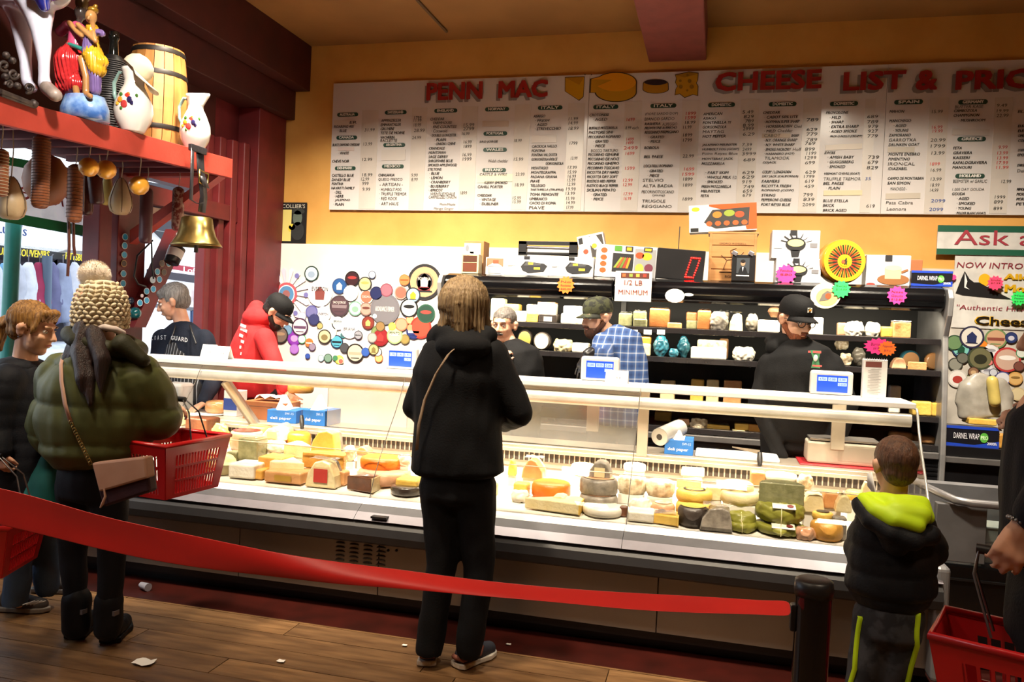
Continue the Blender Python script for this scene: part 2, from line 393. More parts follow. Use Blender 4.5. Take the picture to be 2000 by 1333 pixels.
column(A1, """496|684|445|SWITZERLAND|p
462|645|515|APPENZELLER
750|815|490|1799|k
745|815|513|11.99|k
460|643|551|EMMANTALER
746|810|552|18.99|k
457|580|587|GRUYERE
748|845|600|28.99|k
456|674|622|TETE DE MOINE
455|582|660|VACHERIN
732|812|662|24.99|k
457|605|688|RACLETTE|h
482|672|727|ARGENTINA|p
470|660|913|MEXICO|p
438|585|987|CHIHUAHUA
725|782|988|9.99|k
438|655|1026|QUESO FRESCO|h
725|782|1026|8.99|k
450|660|1068|- ARTISAN -|h
448|645|1112|· HUMBOLT FOG|h
448|692|1150|· TRUFFLE TREMOR|h
448|608|1190|· RED ROCK|h
448|618|1235|· ART HAUS|h""")
column(A1, """925|1124|430|ENGLAND|p
890|1016|502|CHEDDAR
900|1084|535|· FARMHOUSE
898|1126|570|· FIVE COUNTIES
1180|1275|552|15.99|k
1175|1275|585|2799|k
898|1040|605|· Cotswold|h
1165|1232|628|16.99|k
892|1124|643|· DOUBLE GLOUCESTER
925|1028|680|· PLAIN
925|1114|716|· ONION / CHIVE
1180|1250|700|16.99|k
1180|1250|738|1899|k
877|1020|755|CRANDALE
875|1027|792|HUNTSMAN
873|1048|828|SAGE DERBY
1170|1250|810|16.99|k
1170|1250|848|1999|k
871|1092|864|SHROPSHIRE BLUE
869|1130|900|SMOKED APPLEWOOD
867|990|937|STILTONS
880|970|973|· BLUE
880|998|1010|· LEMON
878|1070|1047|· CRANBERRY
876|1056|1083|· BLUEBERRY
874|1000|1118|· APRICOT
888|1112|1150|WENSLEYDALE|h
1150|1210|1142|1899|k
875|1124|1178|CARMELIZED ONION|h
972|1112|1243|Plum/Maple|h
920|1098|1280|Mango Ginger|h""")
column(A1, """1366|1573|417|NORWAY|p
1352|1558|628|PORTUGAL|p
1316|1480|700|SAO JORGE
1617|1685|688|18.99|k
1349|1555|769|WALES|p
1390|1570|865|Welsh cheddar|h
1615|1698|850|15.99|k
1342|1548|945|IRELAND|p
1318|1565|982|CASTLE & WIRE|h
1630|1710|980|23.99|k
1360|1566|1052|KERRY SMOKED
1625|1705|1072|18.99|k
1300|1528|1088|CAHILL PORTER
1298|1428|1162|CHEDDAR
1318|1462|1199|· VINTAGE
1605|1678|1185|15.99|k
1318|1488|1236|· DUBLINER
1605|1678|1218|15.99|k""")
column(A2, """136|348|404|ITALY|p
96|204|477|ASAIGO
110|238|514|· FRESH
402|486|498|11.99|k
110|220|551|· AGED
402|486|535|14.99|k
108|343|586|· STREVECCHIO
402|490|582|18.99|k
82|308|738|CACIOCA VALLO
410|480|710|1799|k
80|204|776|FONTINA
80|312|812|FONTINA VAL DOSTA
78|312|850|GORGONZOLA DOLCE
420|480|840|13.99|k
200|362|886|GORGONZOLA
76|228|926|MONTASIO
395|475|920|17.99|k
74|300|964|MONTEGRAPPA
395|472|962|15.99|k
72|312|1002|PADANA GRANA
395|468|998|16.99|k
70|152|1040|PIAVE
390|462|1030|15.99|k
68|202|1078|TELLEGIO
388|462|1066|12.99|k
66|368|1116|TARTUFELLA (TRUFFLE)
380|466|1108|19.99|k
64|320|1154|TOMA PIEMONTE
376|458|1145|13.99|k
62|220|1192|UMBRAICO
380|455|1190|15.99|k
60|300|1229|CACIO DI ROMA
382|458|1226|14.99|k
58|195|1270|PIAVE|h
382|445|1268|17.99|k""")
column(A2, """616|834|398|ITALY|p
582|758|467|CROTONESE
610|742|505|· AGED
905|978|506|1699|r
578|836|580|BUFFALO MOZZARELLA
895|1012|577|8.99 each|k
576|792|618|PASTORE SINI
574|864|656|PECORINO ROMANO
615|752|695|· GRATED
902|970|676|1499|r
615|720|734|· PIECE
902|966|708|1499|r
596|838|776|BOSCO TARTUFO|h
880|1005|752|2499|r
570|848|810|PECORINO GENUINE
895|975|800|1699|r
568|848|848|PECORINO DE NOCI
566|848|886|PECORINO GINEPRO
564|850|925|PECORINO TOSCANO
892|978|928|1599|r
562|846|963|RICOTTA DRY HARD
562|836|1001|RICOTTA DRY SOFT
560|820|1040|RUSTICO RED PEPPER
875|960|1032|12.99|r
558|840|1078|RUSTICO BLACK PEPPER
875|955|1070|12.99|r
558|818|1116|SICILIAN PEPATO
598|736|1156|· GRATED
880|958|1150|17.99|r
598|706|1194|· PEICE
880|946|1190|16.99|r""")
column(A2, """1112|1338|387|ITALY|p
1066|1362|460|(FIORE SARDO DOP)|h
1420|1510|452|1899|r
1062|1330|502|BIANCO SARDO|h
1415|1508|490|1599|r
1062|1205|544|RASHERA
1215|1350|546|ALPEGGIO|h
1412|1505|530|18.99|k
1062|1352|580|PROVOLONE AURRICHO
1395|1470|572|11.99|k
1062|1368|617|REGGIANO PARMIGIANO
1095|1236|658|· GRATED
1395|1478|640|1899|k
1095|1202|696|· PEICE
1395|1476|684|1799|k
1058|1190|750|ROBIOLA
1056|1226|828|BEL PAESE
1392|1492|822|22.99|k
1052|1314|908|LOCATELLI ROMANO
1086|1224|951|· GRATED
1404|1496|935|1699|r
1086|1190|991|· PIECE
1390|1496|980|1599|r
1044|1230|1032|STELVIO|h
1396|1480|1022|1899|k
1044|1318|1080|ALTA BADIA|h
1396|1480|1074|1899|k
1036|1326|1132|PECORINOTOSCANO|h
1128|1240|1162|(young)|h
1038|1250|1212|TRUGOLE|h
1392|1480|1195|1899|k
1038|1306|1258|REGGIANO|h""")
column(A3, """146|380|380|DOMESTIC|p
104|275|457|AMERICAN
445|542|440|5.49|k
102|218|495|ASIAGO
455|545|480|829|k
100|352|533|FONTINELLA !!!
468|545|518|789|k
98|312|572|GORGONZOLA
448|545|555|8.99|k
448|545|585|2999|k
100|290|612|MAYTAG|h
98|308|652|HOT PEPPER
448|552|632|6.29|k
94|408|728|JALAPENO MEUNSTER
440|530|724|7.39|k
94|426|767|HUMBOLT FOG (GOAT)
444|524|765|2499|k
94|415|805|Point Reyes Blue|h
440|566|803|3999|k
92|372|849|MONTERAY JACK
452|556|855|689|k
90|298|888|MOZZARELLA
122|330|966|· PART SKIM
444|548|965|629|k
120|355|1006|· WHOLE MILK
360|400|1008|F.D.|h
440|552|1004|629|k
120|278|1045|· SMOKED
440|526|1046|919|k
88|356|1086|FRESH MOZZARELLA
452|548|1088|749|k
84|258|1126|MEUNSTER
448|532|1126|659|k
82|156|1166|FETA
445|522|1162|679|k""")
column(A3, """674|914|373|DOMESTIC|p
622|775|446|CHEDDAR
634|936|486|· CABOT 50% LITE
632|950|526|· HOFFMAN SUPER SHARP
1000|1108|508|789|k
632|884|566|· HORSERADISH
892|960|564|Ched|h
632|735|606|· MILD
748|885|602|Cheddar|h
1000|1098|592|629|k
632|780|645|CABOT|h
868|936|644|SHARP
1000|1098|632|779|k
630|930|685|· N.Y. ORANGE SHARP
1000|1096|680|789|k
630|906|725|· N.Y. WHITE SHARP
986|1080|712|769|k
630|875|765|· SMOKE HICKORY
882|958|763|Hoff|h
986|1076|762|899|k
630|904|805|· HABANERO (HOT)
1000|1088|798|1199|k
636|862|840|TILAMOOK|h
988|1088|836|1299|k
618|742|880|COJACK
988|1076|880|699|k
616|876|960|COLBY / LONGHORN
990|1082|962|629|k
614|940|1000|DRY JACK (CALIFORNIA)
978|1072|1000|1799|k
612|772|1041|FARMERS
986|1066|1040|619|k
610|874|1081|RICOTTA FRESH
982|1068|1084|459|k
610|900|1121|ROMANO (COW)
610|734|1161|STRING
972|1058|1158|799|k
608|878|1201|PEPPERONI CHEESE
972|1072|1198|839|k
606|868|1242|PORT REYES BLUE
964|1074|1244|2099|k""")
column(A3, """1204|1448|370|DOMESTIC|p
1170|1370|446|PROVOLONE
1200|1302|488|· MILD
1198|1326|527|· SHARP
1195|1462|568|· EXTRA SHARP
1195|1446|608|· AGED SMOKE
1192|1494|654|· PROV-O-NOLLO (CREAMY)
1155|1252|793|SWISS
1182|1420|832|· AMISH BABY
1182|1418|873|· GUGGISBERG
1182|1342|914|· SMOKED
1150|1476|977|VERMONT CHEVRE (GOAT)
1148|1485|1020|TRUFFLE TREMOR|h
1510|1560|1018|35|b
1146|1330|1059|BEL PAESE
1170|1294|1100|· PLAIN
1144|1370|1209|BLUE STELLA
1142|1244|1250|BRICK
1142|1356|1291|BRICK AGED""")
column(A4, """60|158|480|689|k
60|160|525|789|k
66|158|566|979|k
66|156|606|927|k
62|156|648|779|k
66|168|832|739|k
64|158|876|679|k
56|158|922|829|k
52|130|1255|619|k
296|546|355|SPAIN|p
254|384|436|MAHON
622|720|436|15.99|k
252|448|517|MANCHEGO
288|402|558|· AGED
622|716|572|16.99|r
286|420|600|· YOUNG
628|718|606|19.99|r
248|446|641|ZAMORANO
248|496|683|GARROTXA|h
610|745|684|20.99|k
246|522|724|DRUNKEN GOAT
612|742|736|1799|k
245|530|806|MONTE ENEBRO
618|736|796|13.99|k
244|438|848|PIMENTINO
242|484|890|IRONCAL|h
606|694|890|1899|r
242|416|931|IDIAZABEL
612|706|944|16.99|k
238|562|1015|CAMPO DE MONTIABAN
612|708|1022|13.99|k
236|440|1056|SAN SIMON
610|690|1074|18.99|k
262|410|1106|MANCHEGO -|h
606|680|1118|14.99|k
224|468|1226|Pata Cabra|h
614|742|1210|2099|b
230|406|1280|Leonora|h
598|724|1285|2099|b""")
column(A4, """852|1108|355|GERMANY|p
822|1078|396|BUTTER KASE|h
1186|1278|382|9.49|k
812|1022|430|CAMBOZOLA
1186|1290|430|19.99|k
808|1040|470|CHAMPIGNON
1184|1290|470|22.99|k
852|1092|513|· MUSHROOM
844|1092|676|GREECE|p
806|886|752|FETA
1200|1280|745|9.99|r
806|978|794|GRAVIERA
1190|1285|795|13.99|r
804|954|836|KASSERI
1190|1285|838|13.99|r
802|1112|879|KAFALOGRAVIERA
1185|1285|880|17.99|r
800|972|920|MANOURI
1180|1290|920|11.99|r
826|1082|996|HOLLAND|p
806|1112|1040|BEEMSTER w/ GARLIC|h
1225|1312|1042|12.99|k
800|1088|1112|1,000 DAY GOUDA|h
795|914|1149|GOUDA
838|948|1190|· AGED
1168|1262|1178|1999|k
836|1002|1232|· SMOKED
1160|1242|1220|899|k
832|966|1274|· YOUNG
1156|1234|1276|899|k
822|1098|1318|· POLDER BLANC (GOAT)
1368|1480|436|BLEU
1368|1480|562|BRIE
1368|1480|604|BRIE
1368|1480|645|CAMEMBERT
1368|1480|688|COMTE
1368|1480|770|D'AFFINOIS
1364|1480|812|EPOISSE
1362|1480|900|D'ARGENTAL
1362|1480|950|Delice|h
1358|1480|1110|MIMOLETTE
1356|1480|1152|MORBIER
1354|1480|1194|MORBIER
1352|1480|1236|PETIT""")
# tall price slips, slightly raised strips of card
m_slip = M('price_slip_card', 'd9d2ca', .3, c2='cfc7bf', scale=3)
for org, x0, x1, yt in ((A1, 300, 448, 425), (A1, 735, 870, 402), (A1, 1168, 1312, 392), (A1, 1628, 1768, 376), (A2, 400, 552, 366), (A2, 892, 1048, 352), (A2, 1392, 1552, 338), (A3, 432, 598, 330), (A3, 976, 1142, 320), (A3, 1512, 1610, 325), (A4, 606, 780, 318), (A4, 1172, 1335, 316)):
    a = atY(org[0] + x0 / S, org[1] + yt / S, SY); c_ = atY(org[0] + x1 / S, org[1] + yt / S, SY)
    B().span(a.x, c_.x - .006, SY - .003, SY, 2.497, a.z).build('price_slip', m_slip, sign)
for org, x0, x1, y0, y1, cc in ((A1, 60, 240, 512, 560, 'd6cbbd'), (A1, 1345, 1570, 520, 565, 'c9b9ab'), (A1, 1300, 1605, 985, 1050, 'e4dcc4'), (A1, 470, 672, 770, 860, 'dad4ce'), (A2, 85, 295, 645, 705, 'd0c6be'), (A3, 1165, 1482, 722, 765, 'cdbfae'), (A3, 1150, 1482, 1120, 1165, 'd8caa4'), (A3, 615, 860, 630, 662, 'bda890'), (A4, 240, 470, 745, 790, 'c5bcae'), (A4, 222, 520, 1145, 1195, 'c6bcae'), (A4, 800, 1120, 590, 640, 'd2ccc6'), (A1, 90, 230, 745, 775, 'd9c9c5')):
    a = atY(org[0] + x0 / S, org[1] + y0 / S, SY); c_ = atY(org[0] + x1 / S, org[1] + y1 / S, SY)
    B().box(((a.x + c_.x) / 2, SY - .0035, (a.z + c_.z) / 2), (c_.x - a.x, .003, a.z - c_.z), Matrix.Rotation(random.uniform(-.04, .04), 3, 'Y')).build('tape_strip', flat(cc, .35), sign)
# headline
def headline(px0, px1, pyc, t, hpx):
    a = atY(px0, pyc, SY - .012); w_ = atY(px1, pyc, SY).x - a.x; hh = hpx * mpp(px0, SY)
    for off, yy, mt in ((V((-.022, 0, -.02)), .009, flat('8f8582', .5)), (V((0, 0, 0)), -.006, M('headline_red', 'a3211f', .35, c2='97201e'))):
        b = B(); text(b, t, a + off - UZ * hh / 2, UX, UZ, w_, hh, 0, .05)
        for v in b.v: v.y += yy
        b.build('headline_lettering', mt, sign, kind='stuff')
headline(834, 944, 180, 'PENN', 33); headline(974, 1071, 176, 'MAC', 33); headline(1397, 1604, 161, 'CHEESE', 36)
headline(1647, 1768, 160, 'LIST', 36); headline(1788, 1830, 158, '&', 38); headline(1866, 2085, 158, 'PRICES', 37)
# painted cheeses of the headline (flat cut-outs)
def cut(pts, hexc, dy=0, org=A2, nm='painted_cheese', edge=True):
    q = [atY(org[0] + x / S, org[1] + y / S, SY - .004 - dy) for x, y in pts]
    cx = sum((p for p in q), V()) / len(q)
    if edge: B().prism([(cx.x + (p.x - cx.x) * 1.06, cx.z + (p.z - cx.z) * 1.06) for p in q], lambda x, y, d: V((x, SY - .0035 - dy - d, y)), .001).build(nm + '_outline', flat('3a2a16'), sign)
    B().prism([(p.x, p.z) for p in q], lambda x, y, d: V((x, SY - .0045 - dy - d, y)), .001).build(nm, flat(hexc, .4), sign)
ell = lambda cx, cy, rx, ry, a=0, b=360, n=24: [(cx + rx * cos(R(a + (b - a) * k / n)), cy + ry * sin(R(a + (b - a) * k / n))) for k in range(n + (0 if b - a == 360 else 1))]
cut([(375, 142), (538, 136), (528, 305), (492, 336), (374, 258)], 'c8930e'); cut([(380, 145), (534, 140), (496, 205)], 'b37f10', .002, edge=False)
cut([(600, 155)] + ell(815, 185, 172, 85, 215, 360) + [(985, 270)] + ell(812, 262, 174, 84, 10, 170) + [(640, 270), (594, 270)], 'c08c14')
cut([(600, 155)] + ell(815, 180, 172, 80, 215, 500) + [(655, 215), (785, 160)], 'e59a18', .002, edge=False)
cut(ell(1158, 240, 108, 36, 0, 180) + ell(1158, 195, 106, 38, 180, 360), 'b5801c'); cut(ell(1158, 182, 98, 24), '241d28', .002, edge=False)
cut([(1330, 120), (1445, 95), (1525, 105), (1520, 165), (1508, 190), (1522, 215), (1520, 295), (1480, 285), (1410, 312), (1370, 280), (1328, 290), (1335, 240), (1350, 215), (1332, 185), (1340, 150)], 'c29018')
cut([(1332, 122), (1445, 97), (1523, 108), (1410, 140)], 'a87a12', .002, edge=False)
for x, y, r_ in ((1372, 168, 12), (1376, 220, 17), (1452, 170, 17), (1470, 220, 18), (1432, 252, 10), (1435, 120, 12)): cut(ell(x, y, r_, r_, n=12), '8a6410', .003, edge=False)
for x, y in ((545, 115), (602, 115)): cut(ell(x, y, 6, 6, n=8), '55504c', .002, edge=False)

# ------------------------------------------------------------------ left wall shelf
SHX = -3.4
shelf = thing('wall_shelf', 'red painted timber shelf high on the left wall over the shop front', 'shelf', (SHX, 4, 2.5))
ZS = 2.56
def zs(y): return 2.487 + (y - 3.16) * (2.575 - 2.487) / (5.08 - 3.16)
b = B(); Y0, Y1 = 2.2, 5.08
def sl(x0, x1, y0, y1, dz0, dz1, mi=0):   # sloping board following the shelf
    return [V((x, y, zs(y) + dz)) for dz in (dz0, dz1) for x, y in ((x0, y0), (x1, y0), (x1, y1), (x0, y1))]
FB = [(3, 2, 1, 0), (4, 5, 6, 7), (0, 1, 5, 4), (1, 2, 6, 5), (2, 3, 7, 6), (3, 0, 4, 7)]
B().add(sl(SHX - .04, SHX, Y0, Y1, -.135, .0), FB).build('fascia', m_redb, shelf, bevel=.003)
for k in range(5):
    x1 = SHX - .045 - k * .165
    B().add(sl(x1 - .16, x1, Y0, Y1 - .01, -.045, -.012), FB).build('board', m_red, shelf, bevel=.002)
for k in range(11):
    yy = 2.35 + k * .26
    B().add(sl(XW + .1, SHX - .04, yy, yy + .04, -.11, -.045), FB).build('crossbar', [m_red, M('pale_dusty_red', '9a5a52', .6)][k % 1], shelf, bevel=.002)
B().add([V((SHX - .04, 5.0, zs(5) - .12)), V((SHX - .04, 5.08, zs(5) - .12)), V((XW + .14, 5.08, 1.95)), V((XW + .14, 5.0, 1.95)), V((SHX - .12, 5.0, zs(5) - .12)), V((SHX - .12, 5.08, zs(5) - .12)), V((XW + .14, 5.08, 2.05)), V((XW + .14, 5.0, 2.05))], FB).build('brace', m_redb, shelf)
B().span(SHX - .9, SHX - .02, 5.0, 5.06, 2.44, 2.53).build('end_board', m_redb, shelf, bevel=.003)
# ------------------------------------------------------------------ the glass fronted cheese counter
m_steel = M('brushed_steel', '9c9690', .38, .8, c2='948e88', scale=2, bump=.03, bscale=25)
m_steelw = M('warm_steel_frame', 'c2b7a8', .38, .6, c2='b3a797', scale=6)
m_alu = M('satin_aluminium', '77737a', .38, .35, c2='6f6b72', scale=9)
m_bump = M('charcoal_bumper', '2c2b2e', .5, c2='272629', scale=6)
m_tube = M('white_lamp_canopy', 'e8e4dc', .3, .15)
m_top = M('white_counter_top', 'f0eeea', .35, c2='e9e6e1')
m_deck = M('white_display_deck', 'ece8e0', .3, c2='e0dace', scale=6)
m_blk = M('black_plastic', '1a191b', .4); m_blkg = M('black_gloss', '0e0e10', .18, coat=.3)
XL, XR = -3.60, .955
DK = lambda y: .566 + max(0, y - 3.8) * .10     # display deck height
case = thing('display_counter', 'long refrigerated cheese counter with curved glass front and steel base', 'display case', ((XL + XR) / 2, 4.2, 0))
js = [XL, -3.0 + .02, -1.675, -.365, XR]
for x0, x1 in ((XL, -2.36), (-2.36, -1.575 + .0), (-1.575, -.2), (-.2, XR)): B().span(x0 + .002, x1 - .002, 3.70, 3.73, .105, .40).build('base_panel', m_steel, case, bevel=.002)
# louvre vents
for cxp in (664, 691, 718, 744):
    c_ = atY(cxp, 1092, 3.70)
    for k in range(9):
        z = .345 - k * .0215
        B().lathe([(0, 0), (.012, .0), (.009, .006), (0, .009)], (c_.x, 3.698, z), 12, sx=2.2, sy=.9).build('vent_slot', M('vent_dark_steel', '6d6660', .45, .6), case)  # louvre slots in a darker steel tone
for px in (758, 774): B().lathe([(.0, 0), (.007, 0), (.006, .004), (0, .005)], atY(px, 1076, 3.697), 10, rot=Matrix.Rotation(R(90), 3, 'X')).build('screw', m_blk, case)
# bumper, rails
pr_ = [(3.72, .378), (3.635, .378), (3.60, .395), (3.59, .43), (3.598, .468), (3.62, .490), (3.72, .490)]
def sweep(nm, prof, mat, segs, gap=.002):
    for x0, x1 in segs: B().prism(prof, lambda y, z, d, x0=x0: V((x0 + d, y, z)), x1 - x0 - gap).build(nm, mat, case)
sg = list(zip(js[:-1], js[1:]))
sweep('bumper', pr_, m_bump, [(XL, XR)])
sweep('front_rail', [(3.70, .492), (3.612, .494), (3.605, .500), (3.649, .530), (3.72, .530)], m_alu, [(XL, js[2]), (js[2], js[3]), (js[3], XR)])
sweep('grey_strip', [(3.650, .5305), (3.70, .556), (3.80, .556), (3.80, .52), (3.66, .52)], M('grey_trim', '46454a', .5, .1), [(XL, js[2]), (js[2], js[3]), (js[3], XR)])
sweep('deck_edge', [(3.700, .5565), (3.705, .559), (3.79, .566), (3.81, .566), (3.81, .5565)], m_top, [(XL, js[2]), (js[2], js[3]), (js[3], XR)])
B().prism([(3.81, .50), (3.81, .567), (4.58, .644), (4.58, .50)], lambda y, z, d: V((XL + d, y, z)), XR - XL).build('display_deck', m_deck, case)
B().span(XL + .02, XR - .02, 3.73, 4.75, .06, .50).build('base_box', m_blk, case)
B().span(XL + .05, XR - .05, 3.80, 4.7, .0, .06).build('plinth', m_blk, case)
B().span(*[atY(x, 1012, 3.605).x for x in (724, 755)], 3.602, 3.64, .513, .523).build('badge', m_blk, case)
# rear inner wall, vent grille, ledge
B().span(XL, XR, 4.60, 4.64, .50, .69).build('inner_back', m_steelw, case)
B().span(XL, XR, 4.585, 4.60, .688, .74).build('grille', M('grille_dark', '3b2d22', .6), case)
for k in range(150):
    x = XL + .05 + k * .03
    if x < XR - .03: B().span(x, x + .007, 4.578, 4.586, .69, .74).build('grille_bar', m_steelw, case)
B().span(XL, XR, 4.55, 4.66, .742, .765).build('rear_rail', m_steelw, case, bevel=.003)
B().span(XL, XR, 4.60, 4.91, .765, .778).build('work_ledge', m_steelw, case, bevel=.003)
B().span(XL, XR, 4.66, 4.9, .05, .74).build('rear_panel', m_steel, case)
# top slab, steel strip, lamp tube
for x0, x1 in ((XL, js[3]), (js[3], XR)): B().span(x0 + .001, x1 - .001, 4.22, 4.55, 1.160, 1.187).build('top_slab', m_top, case, bevel=.004)
B().span(XL, js[2] + .3, 4.25, 4.262, 1.128, 1.155).span(-1.4, js[3], 4.25, 4.262, 1.128, 1.155).build('steel_strip', m_steelw, case)
for x0, x1 in ((XL, js[3]), (js[3], XR - .02)):
    B().tube([(x0, 4.235, 1.102), (x1, 4.235, 1.102)], .033, 14).build('lamp_canopy', m_tube, case)
# posts between ledge and top
for px in (1256,):
    x = atY(px, 830, 4.6).x; B().span(x - .03, x + .03, 4.585, 4.62, .765, 1.16).build('mullion', m_steelw, case, bevel=.003)
for px in (1158, 1640):
    x = atY(px, 800, 4.7).x; B().span(x - .035, x + .035, 4.70, 4.73, .87, 1.16).build('scale_post', M('beige_post', 'cfc2ac', .5), case, bevel=.004)
a, b_ = atY(440, 745, 4.45), atY(505, 838, 4.62)
B().cap(a, b_, .001) if False else B().tube([a, b_], .032, 4).build('brace', m_steelw, case)
x0, x1 = atY(790, 800, 4.64).x, atY(1245, 800, 4.64).x
m_pane = glass_mat('smeared_glass', (.98, .96, .93), 1.6, .16, .12)
B().span(x0 + .02, x1, 4.635, 4.641, .785, 1.15).build('rear_glass', m_pane, case)
B().span(atY(640, 800, 4.66).x, x0 + .1, 4.655, 4.661, .785, 1.15).build('rear_glass', m_pane, case)
# curved front glass, four panes
m_gl = glass_mat('clear_glass', (.985, .985, .98), 1.42)
gp = [(3.79, .566), (3.83, .66), (3.91, .77), (4.00, .88), (4.08, .97), (4.15, 1.06), (4.20, 1.145), (4.215, 1.160)]
for x0, x1 in sg:
    o = B().sheet([[V((x, y, z)) for x in (x0 + .002, x1 - .002)] for y, z in gp]).build('glass_pane', m_gl, case)
for x in js[1:-1]: B().tube([V((x, y - .001, z)) for y, z in gp], .0022, 5).build('glass_seam', M('seam', '4c463e', .3), case)
B().tube([V((XR, y, z)) for y, z in gp] + [V((XR, 4.5, 1.165))], .006, 8).build('glass_edge', M('bright_edge', 'd8d8d4', .2, .6), case)
B().add([V((XR, y, z)) for y, z in gp] + [V((XR, 4.6, 1.16)), V((XR, 4.6, .572))], [tuple(range(len(gp) + 2))]).build('end_glass', m_gl, case)
B().span(XR - .03, XR + .03, 3.62, 4.7, .08, .565).build('end_panel', M('grey_end_panel', '8f8f93', .4, .3), case, bevel=.02, segs=3)
B().tube([(XL, 3.99, .765), (XR, 3.99, .765)], .003, 6).build('inner_shelf_edge', M('clear_edge', 'f2dfc0', .3), case)

# ------------------------------------------------------------------ objects on the counter top and ledge
def sidebox(nm, label, cat, px0, px1, pyt, pyb, y, depth, mat, group=None, tilt=0, parent=None, bevel=.003, z0=None, rz=0, lab=None):
    """a box standing at depth y whose front face covers the pixel box"""
    a = atY(px0, pyb, y); c_ = atY(px1, pyb, y); h = (pyb - pyt) * mpp((px0 + px1) / 2, y); wd = c_.x - a.x
    z = z0 if z0 is not None else (a.z + c_.z) / 2
    t = thing(nm, label, cat, ((a.x + c_.x) / 2, y + depth / 2, z), rz, group); ROOT[t.name] = Matrix.Identity(4)
    rot = Matrix.Rotation(tilt, 3, 'Y') if tilt else None
    B().box((0, 0, h / 2), (wd, depth, h), rot).build('box_body', mat, t, bevel=bevel)
    return t, wd, h, depth
def fr(t, wd, h, d, poly, mat, nm='print', lift=.0015, tilt=0):
    """flat print on the front face; poly in 0..1 face coordinates"""
    rot = Matrix.Rotation(tilt, 3, 'Y') if tilt else Matrix.Identity(3)
    def f(x, y, q): return rot @ V(((x - .5) * wd, -d / 2 - lift - q, (y - .5) * h)) + V((0, 0, h / 2))
    return B().prism(poly, f, .0006).build(nm, mat if not isinstance(mat, str) else flat(mat, .45), t)
def ftext(t, wd, h, d, body, x, y, w_, hh, hexc, bold=.01, shear=0, lift=.003, tilt=0, nm='lettering'):
    rot = Matrix.Rotation(tilt, 3, 'Y') if tilt else Matrix.Identity(3)
    b = B(); text(b, body, rot @ V(((x - .5) * wd, -d / 2 - lift, (y - .5) * h)) + V((0, 0, h / 2)), rot @ UX, rot @ UZ, w_ * wd, hh * h, shear, bold)
    return b.build(nm, flat(hexc, .5), t, kind='stuff')
def rect(x0, y0, x1, y1): return [(x0, y0), (x1, y0), (x1, y1), (x0, y1)]
def circ(cx, cy, rx, ry, n=18): return [(cx + rx * cos(2 * pi * k / n), cy + ry * sin(2 * pi * k / n)) for k in range(n)]
def star(cx, cy, rx, ry, n=14, q=.78): return [(cx + rx * (1 if k % 2 else q) * cos(pi * k / n), cy + ry * (1 if k % 2 else q) * sin(pi * k / n)) for k in range(2 * n)]

m_blue = M('deli_blue_card', '1f6fc4', .5); m_cardw = M('white_card', 'f0eeea', .5)
def deli(px0, px1, pyt, pyb, label, rz=0):
    t, wd, h, d = sidebox('deli_paper_box', label, 'box', px0, px1, pyt, pyb, 4.67, .20, m_blue, 'boxes of deli paper on the work ledge', z0=.778, rz=rz)
    B().box((0, 0, h * .96), (wd * .36, d * .98, h * .14)).build('slot', flat('e8e6e2'), t)
    b = B(); b.sheet([[V((-wd * .3 + wd * .6 * i / 4, -d * .3 + .03 * j, h + .02 * j * sin(i + 1) + .012 * j)) for i in range(5)] for j in range(4)]).build('paper_sheet', M('tissue_paper', 'f6f4f0', .6), t)
    ftext(t, wd, h, d, 'deli paper', .12, .22, .72, .27, 'f4f6fa', .02); ftext(t, wd, h, d, 'SW-15', .62, .68, .3, .17, 'cfe0f4')
    return t
deli(520, 574, 793, 818, 'blue deli paper box to the left on the ledge, white sheet sticking out', .1); deli(592, 637, 790, 820, 'blue deli paper box just right of its twin by the knife handle', -.06)
deli(1297, 1353, 860, 889, 'blue deli paper box beside the plastic film roll')
# film roll
t = thing('film_roll', 'roll of clear plastic film lying beside the deli paper box', 'roll', atY(1288, 858, 4.68))
c0 = atY(1288, 854, 4.66); c1 = c0 + V((.10, .24, .03))
t2 = Matrix.Identity(4)
B().tube([c0, c1], .052, 20).build('film', M('grey_film', 'bdbab4', .3, coat=.5), t); B().tube([c0 - (c1 - c0) * .01, c0 + (c1 - c0) * .1], .018, 12).build('core', flat('3a3430'), t)
B().lathe([(.0, 0), (.05, 0)], c0 - (c1 - c0) * .004, 20, rot=frame(c1 - c0).to_3x3()).build('roll_end', flat('d8d0c4'), t)
def slab(nm, label, cat, p0, p1, p2, p3, z, th, mat, bevel=.004):
    q = [atZ(px, py, z + th) for px, py in (p0, p1, p2, p3)]
    c_ = sum(q, V()) / 4; t = B().prism([(p.x - c_.x, p.y - c_.y) for p in q], lambda x, y, d: V((x, y, -d)), th).build(nm, mat, bevel=bevel); t.location = (c_.x, c_.y, z + th); tag(t, label, cat); return t
def slabw(nm, label, cat, x0, x1, y0, y1, z, th, mat, rz=0, bevel=.004):
    t = B().box((0, 0, th / 2), (x1 - x0, y1 - y0, th)).build(nm, mat, bevel=bevel); t.location = ((x0 + x1) / 2, (y0 + y1) / 2, z); t.rotation_euler[2] = rz; return tag(t, label, cat)
xa, xb = atY(1358, 885, 4.72).x, atY(1522, 893, 4.72).x
slabw('cutting_board', 'long white plastic cutting board on the ledge behind the glass', 'cutting board', xa, xb, 4.66, 4.88, .778, .022, M('white_polythene', 'f2efe8', .4), bevel=.008)
xa, xb = atY(1560, 890, 4.75).x, atY(1760, 900, 4.75).x
slabw('red_mat', 'red cutting mat under the beige scale on the ledge', 'mat', xa, xb, 4.67, 4.93, .778, .008, M('red_plastic_mat', 'b3232c', .4))
